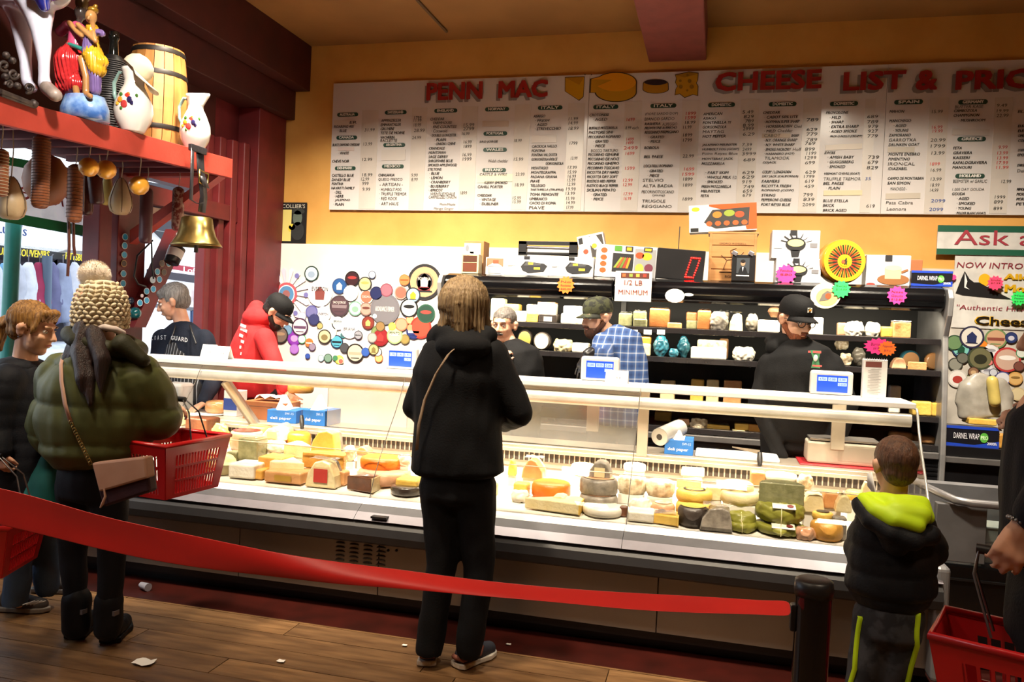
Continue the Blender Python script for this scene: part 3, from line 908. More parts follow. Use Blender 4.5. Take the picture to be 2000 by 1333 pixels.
def knife(nm, label, p_tip, p_end, p_h, y, z):
    t = thing(nm, label, 'knife', atY(*p_h, y)); a = atY(*p_h, y); b_ = atY(*p_end, y - .02); c_ = atY(*p_tip, y + .08)
    B().tube([a, a * .5 + b_ * .5, b_], [.012, .016, .011], 8).build('handle', m_blk, t)
    d = (c_ - a); s_ = V((0, 0, 1)).cross(d).normalized() * .0; up = V((0, 0, .02))
    B().add([a - up * .6, a + up * .6, c_ + up * .2, c_ - up * .1, a - up * .6 + V((0, .003, 0)), a + up * .6 + V((0, .003, 0)), c_ + up * .2 + V((0, .003, 0)), c_ - up * .1 + V((0, .003, 0))], [(0, 1, 2, 3), (7, 6, 5, 4), (0, 4, 5, 1), (1, 5, 6, 2), (2, 6, 7, 3), (3, 7, 4, 0)]).build('blade', m_steel, t)
knife('cheese_knife', 'black handled knife lying across the white cutting board, handle over the ledge', (1430, 874), (1484, 910), (1484, 884), 4.60, .8)
knife('cheese_knife', 'black handled knife hanging off the ledge by the left deli paper boxes', (590, 790), (590, 838), (589, 812), 4.54, .8)
# beige scale body behind glass, and its display on the counter top
t, wd, h, d = sidebox('deli_scale', 'wide beige scale body on the red mat behind the glass', 'scale', 1577, 1722, 839, 882, 4.72, .20, M('beige_enamel', 'd5cab6', .45), z0=.787, bevel=.012)
fr(t, wd, h, d, rect(.42, .18, .92, .82), 'b5aa98', 'panel', .002); B().box((0, 0, h + .012), (wd * .95, .19, .012)).build('platter', m_steel, t, bevel=.003)
def display(px0, px1, pyt, pyb, label, nums, y=4.46):
    t, wd, h, d = sidebox('scale_display', label, 'scale display', px0, px1, pyt, pyb, y, .06, M('scale_grey', 'd4d2ce', .45), z0=1.187, group='price scale displays along the counter top', bevel=.014)
    fr(t, wd, h, d, rect(.15, .13, .87, .82), M('blue_screen', '2048d8', .3, emit=1.0), 'screen', .002)
    for k in range(3): fr(t, wd, h, d, rect(.18 + .23 * k, .58, .385 + .23 * k, .74), M('pale_lcd', '9cb8ee', .3, emit=1.0), 'readout', .004); ftext(t, wd, h, d, nums[k], .21 + .23 * k, .61, .14, .1, '10224f', .0, lift=.006)
    fr(t, wd, h, d, rect(.64, .40, .845, .53), M('pale_lcd', '9cb8ee', .3, emit=1.0), 'readout', .004); ftext(t, wd, h, d, nums[3], .66, .42, .16, .09, '10224f', .0, lift=.006)
    B().box((0, .02, -.02), (wd * .4, .04, .06)).build('stand', m_blk, t)
display(750, 812, 671, 715, 'blue scale screen left of the black coated woman', ('1.90', '1.90', '1.90', '1.90'))
display(1133, 1207, 694, 742, 'blue scale screen under the black gloved hand', ('0.000', '0.00', '0.00', '2.990'))
display(1582, 1666, 719, 766, 'blue scale screen in front of the man in the black hoodie', ('4.750', '0.00', '0.00', '0.000'))
# folded cards, printed list on the counter top
def tent(px0, px1, pyt, pyb, y, label, z0=1.187):
    a = atY(px0, pyb, y); c_ = atY(px1, pyb, y); h = (pyb - pyt) * mpp(px0, y)
    t = thing('folded_card', label, 'card', ((a.x + c_.x) / 2, y, z0)); ROOT[t.name] = Matrix.Identity(4); w_ = c_.x - a.x
    B().add([V((-w_ / 2, -.01, 0)), V((w_ / 2, -.01, 0)), V((w_ / 2, .02, h)), V((-w_ / 2, .02, h)), V((-w_ / 2, .06, 0)), V((w_ / 2, .06, 0))], [(0, 1, 2, 3), (3, 2, 5, 4)]).build('card', m_cardw, t, solid=.002)
    b = B(); text(b, 'u', V((0, -.004, h * .4)), UX, UZ, .02, .01, 0, 0); b.build('print', flat('777'*2), t)
tent(392, 420, 674, 700, 4.45, 'small white folded card left of the red hoodie on the counter'); tent(418, 446, 677, 702, 4.42, 'second small white card leaning beside its twin near the red hoodie')
tent(1182, 1226, 720, 745, 4.36, 'white folded card in front of the plaid shirt man')
t, wd, h, d = sidebox('printed_list', 'tall white spiral bound printed list standing at right of the screen', 'price list', 1684, 1731, 693, 769, 4.42, .05, M('paper_pad', 'e6e3e0', .55), z0=1.187)
fr(t, wd, h, d, rect(.08, .80, .75, .94), '6b3a33', 'picture')
for k in range(16): fr(t, wd, h, d, rect(.2 + .1 * (k % 3 == 0), .74 - k * .042, .75 - .1 * (k % 2), .748 - k * .042), '8d8a88', 'print_line')
for k in range(10): B().tube([V((wd * (-.45 + .1 * k), -.028, h - .004)), V((wd * (-.45 + .1 * k), -.02, h + .006)), V((wd * (-.45 + .1 * k), 0, h - .002))], .0012, 4).build('binding_ring', m_alu, t)
for s_, x, w_ in ((1, -.15, .19), (0, .14, .13)):
    hx, lb = (('ff3f96', 'large pink starburst note above the printed list'), ('ff7a2c', 'small orange starburst note overlapping the pink one above the list'))[1 - s_]
    p_ = atY(1716 if s_ else 1733, 677 if s_ else 681, 4.44 - .004 * (1 - s_)); rr = (28 if s_ else 17) * mpp(1716, 4.44)
    o = B().prism([(x_, z_) for x_, z_ in star(0, 0, rr, rr * (.6 if s_ else .9))], lambda x, y, dd: V((x, dd, y)), .002).build('starburst_note', flat(hx, .5), None); o.location = p_; tag(o, lb, 'note')
    b = B(); text(b, 'Burrata Pie' if s_ else 'Pepperoni', V((0, -.002, .01)), UX, UZ, rr * 1.0, .016, .1, .0, center=True); text(b, '$8.99 ea', V((0, -.002, -.012)), UX, UZ, rr * .7, .012, .1, .0, center=True); q = b.build('handwriting', flat('8a1a50'), None, kind='stuff'); q.parent = o
# cardboard box, round stuff on the ledge at left
t, wd, h, d = sidebox('cardboard_box', 'brown cardboard box with plastic bag on the ledge below the red hoodie', 'box', 474, 557, 778, 813, 4.74, .20, M('brown_card', 'a8673c', .6, c2='9b5d35'), z0=.778)
fr(t, wd, h, d, rect(.1, .72, .7, .75), '3c2b20', 'print_line'); B().sheet([[V((-.1 + .04 * i, -.06 + .03 * j, h + .03 * abs(sin(i * 1.7 + j)) + .01)) for i in range(6)] for j in range(5)]).build('plastic_bag', M('clear_bag', 'dcdad6', .2, coat=.8), t)
t, wd, h, d = sidebox('tub', 'blue and white carton behind the strut of the counter', 'carton', 436, 462, 762, 812, 4.78, .12, M('carton', 'e6e2dd', .5), z0=.778)
fr(t, wd, h, d, rect(0, .25, 1, .7), '27408c', 'band')
t, wd, h, d = sidebox('slicer', 'white sloping scale housing beside the navy apron', 'scale', 312, 352, 738, 795, 4.75, .15, M('scale_white', 'd6d3ce', .4), z0=.778, bevel=.02)

# ------------------------------------------------------------------ wall cooler with open shelves
CY = 5.90
m_ck = M('cooler_black', '0f0e10', .32, c2='141315', scale=6); m_cki = M('cooler_inside', '050506', .6, c2='09090a', scale=4); m_chs = M('black_gloss_hood', '0a0a0c', .16, bump=.18, bscale=5, coat=.2)
cool = thing('wall_cooler', 'long black open fronted refrigerated shelf unit behind the counter', 'cooler', (-.3, 6.4, 0))
CXL, CXR = -2.06, 1.48
B().span(CXL, CXR, 6.66, 6.95, 0, 1.82).build('back', m_cki, cool)
B().span(CXL, CXR, 6.05, 6.95, 1.82, 1.86).build('top', m_ck, cool)
hp = [(CY + .22, 1.862), (CY + .10, 1.86), (CY + .03, 1.84), (CY, 1.80), (CY - .005, 1.755), (CY + .015, 1.71), (CY + .05, 1.69), (CY + .22, 1.69)]
xs = atY(1196, 600, CY).x
for x0, x1 in ((CXL, xs), (xs, CXR)): B().prism(hp, lambda y, z, d, x0=x0: V((x0 + d, y, z)), x1 - x0 - .002, smooth=False).build('hood', m_chs, cool, bevel=.012, segs=3)
for z, yf in ((1.497, 5.97), (1.285, 5.93), (.975, 5.92), (.785, 5.90)):
    for x0, x1 in ((CXL, xs), (xs, CXR)):
        B().span(x0 + .004, x1 - .004, yf, 6.66, z - .022, z).build('shelf', m_ck, cool, bevel=.002); B().span(x0 + .004, x1 - .004, yf - .012, yf, z - .035, z + .006).build('shelf_lip', M('smoky_lip', '2b2829', .2, coat=.4), cool, bevel=.003)
B().span(CXL, CXR, CY - .02, 6.7, .0, .72).build('base', m_ck, cool); B().span(CXL, CXR, CY - .04, CY, .70, .745).build('base_rail', M('grey_rail', '6c6968', .4, .4), cool, bevel=.006)
for k in range(12): B().span(CXL + 1.2, CXR, CY - .024, CY - .018, .30 + .032 * k, .312 + .032 * k).build('kick_slat', m_blkg, cool)
B().span(xs - .02, xs + .02, 6.64, 6.66, .75, 1.7).build('rear_upright', m_ck, cool)
ep = [(6.95, 0), (6.95, 1.86), (6.12, 1.86), (CY - .02, 1.84), (CY - .06, 1.78), (CY - .04, 1.66), (CY + .03, 1.52), (CY - .01, 1.30), (CY - .06, .74), (CY - .06, 0)]
for x in (CXL - .035, CXR): B().prism(ep, lambda y, z, d, x=x: V((x + d, y, z)), .035).build('end_panel', M('silver_end_panel', 'a9a8a8', .35, .55), cool, bevel=.008)
# hood trims
for k, (px, py) in enumerate(((1318, 578), (1345, 576))):
    p = atY(px, py, CY - .012); o = B().prism(circ(0, 0, (18, 9)[k] * .0039, (13, 3)[k] * .0039, 14), lambda x, y, d: V((x, d, y)), .001).build('torn_sticker', flat('d9d6d2'), None); o.location = p; tag(o, ('half torn round white sticker on the black hood', 'small sliver of torn white sticker beside the round torn one')[k], 'sticker')
for px in (1238, 1265, 1291):
    p = atY(px, 649, 5.955); o = B().box((0, 0, 0), (.058, .003, .036)).build('shelf_ticket', flat('dcdad8')); o.location = p; tag(o, {1238: 'leftmost small white ticket clipped to the upper shelf lip', 1265: 'middle small white ticket clipped to the upper shelf lip', 1291: 'rightmost of the three white tickets on the upper shelf lip'}[px], 'ticket', 'tickets on the upper shelf lip')

# ------------------------------------------------------------------ freezer counter and shelf at the right
frz = thing('freezer_counter', 'grey and black freezer counter with glass front right of the boy', 'freezer', (1.5, 4.2, 0))
m_fg = M('freezer_grey', '77777b', .4, .2)
q = [atY(1806, 944, 4.06), V((1.115, 4.04, .765)), V((1.5, 4.04, .765)), V((2.6, 4.04, .765))]
B().tube([V((.985, 4.35, .80)), V((1.0, 4.22, .795)), V((1.10, 4.05, .768)), V((1.16, 4.03, .765)), V((2.6, 4.03, .765))], .019, 10).build('handrail', M('grey_handrail', '8f8e92', .3, .4), frz)
B().span(1.03, 1.24, 4.07, 4.12, .48, .745).build('front_panel', m_fg, frz, bevel=.004)
B().span(1.24, 2.6, 4.08, 4.085, .49, .745).build('front_glass', glass_mat('freezer_glass', (.8, .85, .85), 1.5, .06), frz)
B().span(1.0, 2.6, 4.06, 5.0, .0, .47).build('body', m_blkg, frz, bevel=.01); B().span(1.0, 2.6, 4.9, 5.0, .47, .70).build('rear', m_fg, frz)
B().span(1.0, 2.6, 4.05, 4.06, .40, .41).build('trim', m_blk, frz)
for i in range(3):
    for j in range(2):
        t = thing('deli_tub', ['clear food tub at the left end inside the freezer', 'clear food tub in the middle of the freezer', 'clear food tub at the right side inside the freezer'][i] + (', upper layer' if j else ''), 'tub', (1.34 + .21 * i, 4.25, .47 + .085 * j), 0, 'clear food tubs in the freezer')
        ROOT[t.name] = Matrix.Identity(4)
        B().box((0, 0, .035), (.18, .14, .07), taper=.85).build('tub_body', M('cloudy_plastic', 'aeb4b0', .25, c2='8a908c', coat=.4), t, bevel=.01); B().box((0, 0, .075), (.19, .15, .012)).build('lid', M('cloudy_lid', 'c6cac8', .25, coat=.5), t, bevel=.004)
sidec = thing('side_cabinet', 'dark low cabinet with grey front rail right of the wall cooler', 'cabinet', (2.2, 6.5, 0))
B().span(1.56, 3.6, 6.1, 6.95, .0, .77).build('carcass', m_ck, sidec); B().span(1.54, 3.6, 6.06, 6.1, .66, .70).build('front_rail', M('grey_rail', '6c6968', .4, .4), sidec, bevel=.004)
def wrapbox(px0, px1, pyt, pyb, y, z0, label):
    t, wd, h, d = sidebox('film_wrap_box', label, 'box', px0, px1, pyt, pyb, y, .12, M('wrap_black', '14141c', .35), z0=z0)
    fr(t, wd, h, d, rect(0, .86, 1, 1), '1c3fb0', 'stripe'); fr(t, wd, h, d, [(0, 0), (1, 0), (1, .34), (.55, .10), (0, .16)], '1c3fb0', 'stripe'); fr(t, wd, h, d, circ(.72, .48, .08, .24), '54a63c', 'badge', .002)
    ftext(t, wd, h, d, 'DARNEL WRAP', .15, .38, .48, .28, 'e4e4ea', .0); ftext(t, wd, h, d, 'PRO', .66, .38, .13, .2, 'd8f0c8'); ftext(t, wd, h, d, '2000ft', .78, .14, .18, .14, 'e4e4ea', .012); return t
wrapbox(1846, 1951, 827, 867, 6.14, .77, 'dark blue plastic film box on the cabinet beside the cooler')
# ------------------------------------------------------------------ things on the left shelf
def onshelf(px, py): # point on the sloping shelf top under the pixel
    r = ray(px, py); lo = 3.0
    a = (2.575 - 2.487) / (5.08 - 3.16); t_ = (2.487 - 3.16 * a - CAMH) / (r.z - a * r.y); return O0 + r * t_
m_cer = M('glazed_white_ceramic', 'e6e1d8', .15, c2='dcd5c9', scale=5, coat=.5)
fruit = [('c0392b', 0, .02, .02), ('e08a2c', -.028, .0, .018), ('2b2550', .02, .0, .02), ('2b2550', .03, -.015, .014), ('3d6b2a', -.035, .03, .013), ('3d6b2a', .038, .028, .012), ('b83c3a', -.005, -.024, .024), ('d9772b', .005, .03, .014), ('3d6b2a', -.02, -.045, .01), ('e0a23a', -.045, -.02, .012)]
def jug(px, py, hpx, wpx, y, label, handle_side=-1):
    p = atY(px, py, y); p.z = zs(y) + .002; p.x = atY(px, py, y).x; s = hpx * mpp(px, y); rw = wpx * mpp(px, y) / 2
    t = thing('ceramic_jug', label, 'jug', p); ROOT[t.name] = Matrix.Identity(4)
    pf = [(.0, 0), (.55, 0), (.6, .02), (.9, .18), (1.0, .32), (.95, .45), (.72, .62), (.52, .74), (.50, .82), (.62, .95), (.66, 1.0), (.60, 1.0), (.46, .84), (.46, .7)]
    def wob(q, a):
        if q.z > .85 * s: q = V((q.x + max(0, cos(a)) ** 4 * rw * .35, q.y, q.z + max(0, cos(a)) ** 4 * .01))
        return q
    B().lathe([(r_ * rw, z * s) for r_, z in pf], (0, 0, 0), 28, wob=wob).build('jug_body', m_cer, t)
    h = handle_side
    B().tube([V((h * rw * .55, 0, s * .93)), V((h * rw * .95, 0, s * .96)), V((h * rw * 1.3, 0, s * .8)), V((h * rw * 1.25, 0, s * .6)), V((h * rw * .9, 0, s * .42))], rw * .11, 8).build('handle', M('teal_glaze', '5e8a84', .25, c2='8fa8a0', coat=.4), t)
    for i, (c_, dx, dz, r_) in enumerate(fruit):
        ang = -pi / 2 + .25 + dx * 3.2 / rw * .1
        q = V((.25 * rw + dx * s * 3.0, 0, s * (.45 + dz * 3.0))); rr = rw * (1.0 if q.z < .5 * s else .86)
        yy = -math.sqrt(max(0, rr * rr - q.x * q.x)) ; q.y = yy
        B().ball(q, (r_ * s * 2.6, .004, r_ * s * 2.6), 10).build('painted_fruit', flat(c_, .3), t)
    return t, s, rw
t, s, rw = jug(380, 290, 106, 58, 4.72, 'small white ceramic jug with painted fruit near the shelf end')
t, s, rw = jug(260, 243, 122, 72, 4.1, 'larger white ceramic jug wearing a cream cap on the shelf')
# cap on the jug
p = V(t.location) + V((.02, -.01, s * .93))
t = thing('baseball_cap', 'cream baseball cap hung on the larger jug', 'cap', p); ROOT[t.name] = Matrix.Identity(4)
rt = Matrix.Rotation(R(38), 3, 'Y') @ Matrix.Rotation(R(-20), 3, 'X')
B().lathe([(.085, -.01), (.088, .02), (.08, .05), (.055, .08), (.02, .093), (0, .094)], (0, 0, .02), 20, rot=rt).build('crown', M('cream_cloth', 'd8cdb0', .8), t)
B().sheet([[rt @ V((cos(a) * (.08 + .065 * k), sin(a) * (.085 + .01 * k) , -.012 - .012 * k * abs(sin(a)))) + V((0, 0, .02)) for a in [R(-62 + 124 * i / 10) for i in range(11)]] for k in range(3)]).build('brim', M('cream_cloth', 'd8cdb0', .8), t, solid=.004)
# barrel
yb = 4.78; p = atY(305, 262, yb); p.z = zs(yb)
t = thing('wooden_barrel', 'oak barrel with dark iron hoops behind the jugs on the shelf', 'barrel', p); ROOT[t.name] = Matrix.Identity(4)
hh, rr = atY(305, 100, yb).z - zs(yb), 55 * mpp(300, yb); prof = lambda z: rr * (.86 + .14 * sin(pi * z))
for k in range(18):
    a0 = 2 * pi * k / 18; b = B(); vs = []
    for i in range(9):
        z = i / 8
        for aa, dr in ((a0 + .012, 0), (a0 + 2 * pi / 18 - .012, 0), (a0 + 2 * pi / 18 - .012, -.015), (a0 + .012, -.015)): vs.append(V(((prof(z) + dr) * cos(aa), (prof(z) + dr) * sin(aa), z * hh)))
    b.add(vs, [(i * 4 + j, i * 4 + (j + 1) % 4, i * 4 + 4 + (j + 1) % 4, i * 4 + 4 + j) for i in range(8) for j in range(4)] + [(3, 2, 1, 0), (32, 33, 34, 35)], 0, False); b.build('stave', M('oak_stave', 'a9743c', .5, c2='8a5a2a', scale=6, stretch=(3, 3, .6)), t)
for z in (.04, .22, .74, .96): B().lathe([(prof(z - .02) + .002, (z - .022) * hh), (prof(z) + .005, z * hh), (prof(z + .02) + .002, (z + .022) * hh)], (0, 0, 0), 36).build('hoop', M('iron_hoop', '2c2724', .5, .5), t)
B().lathe([(0, .965 * hh), (rr * .86, .965 * hh), (rr * .86, .95 * hh)], (0, 0, 0), 30).build('lid', M('oak_stave', 'a9743c'), t)
# wicker demijohn
yd = 4.3; p = atY(218, 235, yd); p.z = zs(yd)
t = thing('wicker_demijohn', 'black wicker covered demijohn between the figurine and the barrel', 'bottle', p); ROOT[t.name] = Matrix.Identity(4)
rr, hh = 48 * mpp(220, yd), atY(218, 64, yd).z - zs(yd)
pd = [(.0, 0), (.8, 0), (.98, .1), (1.0, .3), (.95, .45), (.7, .62), (.42, .74), (.3, .78)]
B().lathe([(r_ * rr, z * hh) for r_, z in pd], (0, 0, 0), 26).build('bottle_body', m_blk, t)
for k in range(34):
    z = k / 34 * .74; 
    for (r0, z0), (r1, z1) in zip(pd, pd[1:]):
        if z0 <= z <= z1 and z1 > z0: r_ = r0 + (r1 - r0) * (z - z0) / (z1 - z0)
    B().tube([V(((r_ * rr + .003 + .003 * ((i + k) % 2)) * cos(2 * pi * i / 28), (r_ * rr + .003 + .003 * ((i + k) % 2)) * sin(2 * pi * i / 28), z * hh)) for i in range(28)], .0042, 5, closed=True).build('wicker_strand', M('black_wicker', '23201f', .45, c2='35302e'), t)
B().lathe([(.2 * rr, .78 * hh), (.16 * rr, .92 * hh), (.21 * rr, .94 * hh), (.21 * rr, 1.0 * hh), (0, 1.0 * hh)], (0, 0, 0), 16).build('neck', M('dark_glass', '0d1210', .1, coat=1), t)
# two figures statuette
yf = 3.72; p = atY(163, 190, yf); p.z = zs(yf)
t = thing('couple_statuette', 'painted statuette of an embracing couple in red and yellow robes on the shelf', 'statuette', p)
k_ = mpp(160, yf); J = lambda px, py, d=0: atY(px, py, yf + d)
m1 = M('statuette_red', 'b32a2c', .2, coat=.6); m2 = M('statuette_yellow', 'c99a26', .2, coat=.6); m3 = M('statuette_skin', 'a87a48', .25, coat=.5); m4 = M('statuette_dark', '3b3330', .25, coat=.5); m5 = M('statuette_violet', '6f5a8e', .25, coat=.5); m6 = M('statuette_pink', 'b0446a', .25, coat=.5)
def pleat(c0, n, amp):
    return lambda co, n_: amp * sin(math.atan2(co.y - c0.y, co.x - c0.x) * n + co.z * 20)
c0 = J(145, 130); b = Blob(); b.chain([J(146, 90), J(140, 120), J(135, 150)], [.042, .085, .07]); b.chain([J(135, 145), J(118, 125)], [.06, .03]); b.chain([J(128, 168), J(150, 165)], [.05, .05]); b.fuse('red_robe', m1, t, .007, 2, pleat(c0, 22, .006))
b = Blob(); b.chain([J(148, 55), J(147, 90)], [.035, .042]); b.chain([J(118, 62, .03), J(132, 50)], [.028, .03]); b.cap(J(150, 52), J(160, 60), .032); b.fuse('bodice', m6, t, .007)
b = Blob(); b.ball(J(158, 25), (.033, .035, .042)); b.cap(J(157, 35), J(152, 48), .016); b.cap(J(168, 25, -.02), J(171, 30, -.025), .008); b.fuse('head', m4, t, .005)
b = Blob(); b.ball(J(160, 5), (.035, .035, .05)); b.ball(J(170, -10), .03); b.fuse('crown', M('statuette_gold', '4a3416', .3, .5), t, .006)
b = Blob(); b.ball(J(178, 33, -.03), (.030, .032, .038)); b.cap(J(180, 42, -.03), J(182, 55, -.02), .014); b.cap(J(174, 33, -.06), J(172, 37, -.062), .007); b.fuse('head', m3, t, .005)
b = Blob(); b.ball(J(182, 20, -.02), (.028, .03, .02)); b.cap(J(184, 15), J(187, 12), .012); b.fuse('crown', M('statuette_brass', '9c7424', .3, .5), t, .005)
b = Blob(); b.chain([J(180, 55, -.01), J(178, 85), J(182, 110), J(190, 135)], [.03, .035, .055, .045]); b.chain([J(182, 115), J(198, 120)], [.05, .035]); b.fuse('yellow_robe', m2, t, .007, 2, pleat(J(180, 120), 24, .005))
b = Blob(); b.chain([J(176, 70, -.02), J(172, 100, -.02), J(186, 150), J(186, 176)], [.03, .03, .032, .03]); b.cap(J(188, 62), J(200, 66), .018); b.fuse('violet_sash', m5, t, .007, 2, pleat(J(180, 150), 18, .004))
b = Blob(); b.chain([J(136, 45, -.04), J(150, 62, -.05), J(160, 70, -.05)], [.016, .014, .014]); b.chain([J(152, 48, -.06), J(170, 65, -.05), J(186, 80, -.04), J(182, 62, -.04)], [.014, .016, .014, .012]); b.chain([J(160, 115, -.03), J(168, 150, -.03), J(168, 182, -.03)], [.022, .018, .018]); b.cap(J(168, 184, -.03), J(176, 188, -.05), .016); b.cap(J(148, 172, -.03), J(150, 184, -.04), .018); b.fuse('limbs', m3, t, .006)
B().tube([J(133, 86, -.03), J(150, 92, -.06), J(160, 96, -.05)], .012, 8).build('belt', M('statuette_teal', '2f7a70', .25), t)
pb_ = J(166, 205, .03); pb_.z = zs(pb_.y); hb_ = J(166, 190, .03).z - pb_.z
B().lathe([(0, 0), (.14, 0), (.135, hb_ * .5), (.11, hb_), (0, hb_)], pb_, 26, sx=1, sy=.8).build('base', M('statuette_blue', '3f6ab0', .2, c2='8fb0d8', scale=14, coat=.5), t)
# white ceramic cow: legs, chest and blue cloth
yc = 3.43; p = atY(70, 180, yc); p.z = zs(yc)
t = thing('ceramic_cow', 'large glazed white ceramic cow with a blue cloth, on the shelf at far left', 'statue', p); J = lambda px, py, d=0: atY(px, py, yc + d)
b = Blob(); b.chain([J(60, -30, .0), J(75, 25, 0), J(80, 60), J(84, 88), J(86, 120), J(86, 150), J(88, 165)], [.13, .075, .05, .042, .03, .028, .034]); b.cap(J(92, 172, -.01), J(106, 184, -.04), .032, .03)
b.chain([J(30, -20, .1), J(42, 40, .08), J(46, 85, .08), J(50, 120, .08), J(52, 158, .08)], [.11, .06, .042, .032, .03]); b.cap(J(54, 162, .08), J(62, 172, .06), .03)
b.torso([(J(-60, -60, .1), .16, .16), (J(10, -50, .05), .19, .17), (J(70, -40), .16, .16), (J(115, -15), .09, .09)], (0, 1, 0))
b.chain([J(-70, -20, .1), J(-80, 60, .1), J(-80, 170, .1)], [.1, .045, .035]); b.chain([J(95, -40), J(125, -90)], [.11, .09]); b.ball(J(135, -110), (.1, .07, .08)); b.cap(J(135, -110), J(165, -90), .05, .035)
b.fuse('cow_body', M('glossy_white_glaze', 'cfd0de', .12, c2='bfc0d2', coat=.8), t, .012, 3)
b = Blob(); b.cap(J(78, -20, -.1), J(86, 12, -.055), .05, .03); b.cap(J(60, -40, -.06), J(100, -35, -.06), .09); b.fuse('blue_cloth', M('cobalt_glaze', '1f2f9a', .12, coat=.8), t, .01, 2)
b = Blob(); b.cap(J(92, 172, -.01), J(108, 186, -.045), .036, .034); b.fuse('hoof', M('hoof_grey', '8d8078', .4, c2='5f544e'), t, .008, 1)
# wrought iron scroll
yi = 3.16; J = lambda px, py, d=0: atX(px, py, SHX + .02)
t = thing('iron_scroll', 'old wrought iron scroll ornament fixed to the front of the shelf', 'ornament', J(30, 180)); m_iron = M('old_iron', '2c2624', .55, .5, c2='4a3f3a', scale=30)
def spiral(cx, cy, r, turns, a0=0, sgn=1): return [J(cx + r * (1 - .8 * i / 24) * cos(a0 + sgn * turns * 2 * pi * i / 24), cy + r * (1 - .8 * i / 24) * sin(a0 + sgn * turns * 2 * pi * i / 24)) for i in range(25)]
for a in ((26, 145, 11, 1.4, 0, 1), (56, 172, 10, 1.5, 2, -1), (8, 128, 12, 1.2, 1, 1), (18, 165, 8, 1.3, 3, 1)): B().tube(spiral(*a), .008, 6).build('scroll', m_iron, t)
B().tube([J(0, 178), J(30, 190), J(62, 203)], .014, 7).build('bar', m_iron, t); B().tube([J(2, 186), J(66, 209)], .008, 6).build('bar', m_iron, t)
B().lathe([(0, -.016), (.02, -.012), (.02, .012), (0, .016)], J(66, 203), 12, rot=Matrix.Rotation(R(70), 3, 'X')).build('boss', m_iron, t)
for q in ((12, 108), (24, 118), (34, 168), (10, 150)): B().ball(J(*q), .018, 8).build('leaf', m_iron, t)
# ------------------------------------------------------------------ cow bell on its strap
yb_ = 4.72; J = lambda px, py, dx=0: atX(px, py, SHX + .05 + dx)
t = thing('cow_bell', 'brass cow bell hanging from a black leather strap at the shelf end', 'bell', J(385, 440)); m_lea = M('black_leather', '1c1a1d', .45, c2='262327', bump=.2, bscale=50)
cxb = J(385, 300)
def strip(pts, wd, mat, nm, ax=V((0, 1, 0)), th=.005): return B().sheet([[p_ - ax * wd / 2, p_ + ax * wd / 2] for p_ in pts]).build(nm, mat, t, solid=th)
strip([J(390, 288), J(392, 330), J(396, 362), J(398, 385), J(394, 415)], .075, m_lea, 'strap'); strip([J(376, 290, .01), J(375, 340, .02), J(373, 390, .02), J(385, 398, .02), J(400, 396, .02)], .03, m_lea, 'strap')
B().box(J(386, 292), (.03, .16, .045)).build('strap_fold', m_lea, t, bevel=.006)
q = J(397, 348, .02); B().tube([q + V((0, y_, z_)) for y_, z_ in ((-.045, -.035), (.045, -.05), (.05, .035), (-.04, .045))], .007, 7, closed=True).build('buckle', M('brass', 'a88a4a', .3, .9, c2='8a7038', scale=20), t)
strip([J(396, 345, .03), J(400, 358, .03), J(403, 367, .03)], .06, m_lea, 'strap_end')
bc = J(384, 455); k_ = bc.y / ray(384, 455).y
B().lathe([(.0, .05 * 2.0), (.10 * .9, .098), (.105, .09), (.118, .02), (.135, -.03), (.165, -.075), (.178, -.092), (.17, -.095), (.12, -.02), (.1, .08)], bc + V((0, 0, .005)), 32, sx=.98, sy=.8).build('bell_body', M('brass_bell', 'a08a50', .28, .95, c2='857040', scale=10), t)
B().tube([bc + V((0, 0, .06)), bc + V((0, 0, -.13))], [.008, .014], 8).build('clapper', m_iron, t)
# ------------------------------------------------------------------ hanging cheeses and sausages
m_cord = flat('b9a98c')
def hang(nm, label, cat, px, pyt, pyb, wpx, x, mat, prof, ribs=0, cord=(0,), lab=None, sx=1.0, tilt=0, group=None, net=0, ribm=None):
    top = atX(px, pyt, x); bot = atX(px + tilt, pyb, x); bot.y = top.y + tilt * .002; L_ = top.z - bot.z; r = wpx * mpp(px, top.y) / 2
    t = thing(nm, label, cat, (top.x, top.y, bot.z), 0, group); ROOT[t.name] = Matrix.Identity(4)
    rt = Matrix.Rotation(R(tilt), 3, 'X')
    B().lathe([(q * r, z * L_) for q, z in prof], (0, 0, 0), 18, rot=rt).build('body', mat, t)
    def rad(z):
        for (r0, z0), (r1, z1) in zip(prof, prof[1:]):
            if z0 <= z <= z1 and z1 > z0: return (r0 + (r1 - r0) * (z - z0) / (z1 - z0)) * r
        return 0
    for k in range(ribs):
        z = (k + .6) / ribs * .96; B().tube([rt @ V(((rad(z) + .001) * cos(a), (rad(z) + .001) * sin(a), z * L_)) for a in [2 * pi * i / 14 for i in range(14)]], .0022, 4, closed=True).build('string', ribm or m_cord, t)
    for k in range(net):
        a = 2 * pi * k / net + .3; B().tube([rt @ V(((rad(z) + .001) * cos(a), (rad(z) + .001) * sin(a), z * L_)) for z in [i / 12 for i in range(13)]], .003, 4).build('string', ribm or flat('6a5238'), t)
    zt = zs(min(5.0, top.y)) - .045 - bot.z
    if zt > L_: B().tube([V((0, 0, L_ * .97)), V((.01, 0, (L_ + zt) / 2)), V((0, 0, zt))], .0035, 5).build('hanging_cord', m_cord, t)
    return t
pear = [(0, 0), (.5, .02), (.85, .1), (1.0, .27), (.95, .45), (.75, .65), (.5, .85), (.3, .96), (.12, 1), (0, 1)]
saus = [(0, 0), (.6, .01), (.9, .04), (1, .1), (1.0, .9), (.85, .95), (.4, .99), (0, 1)]
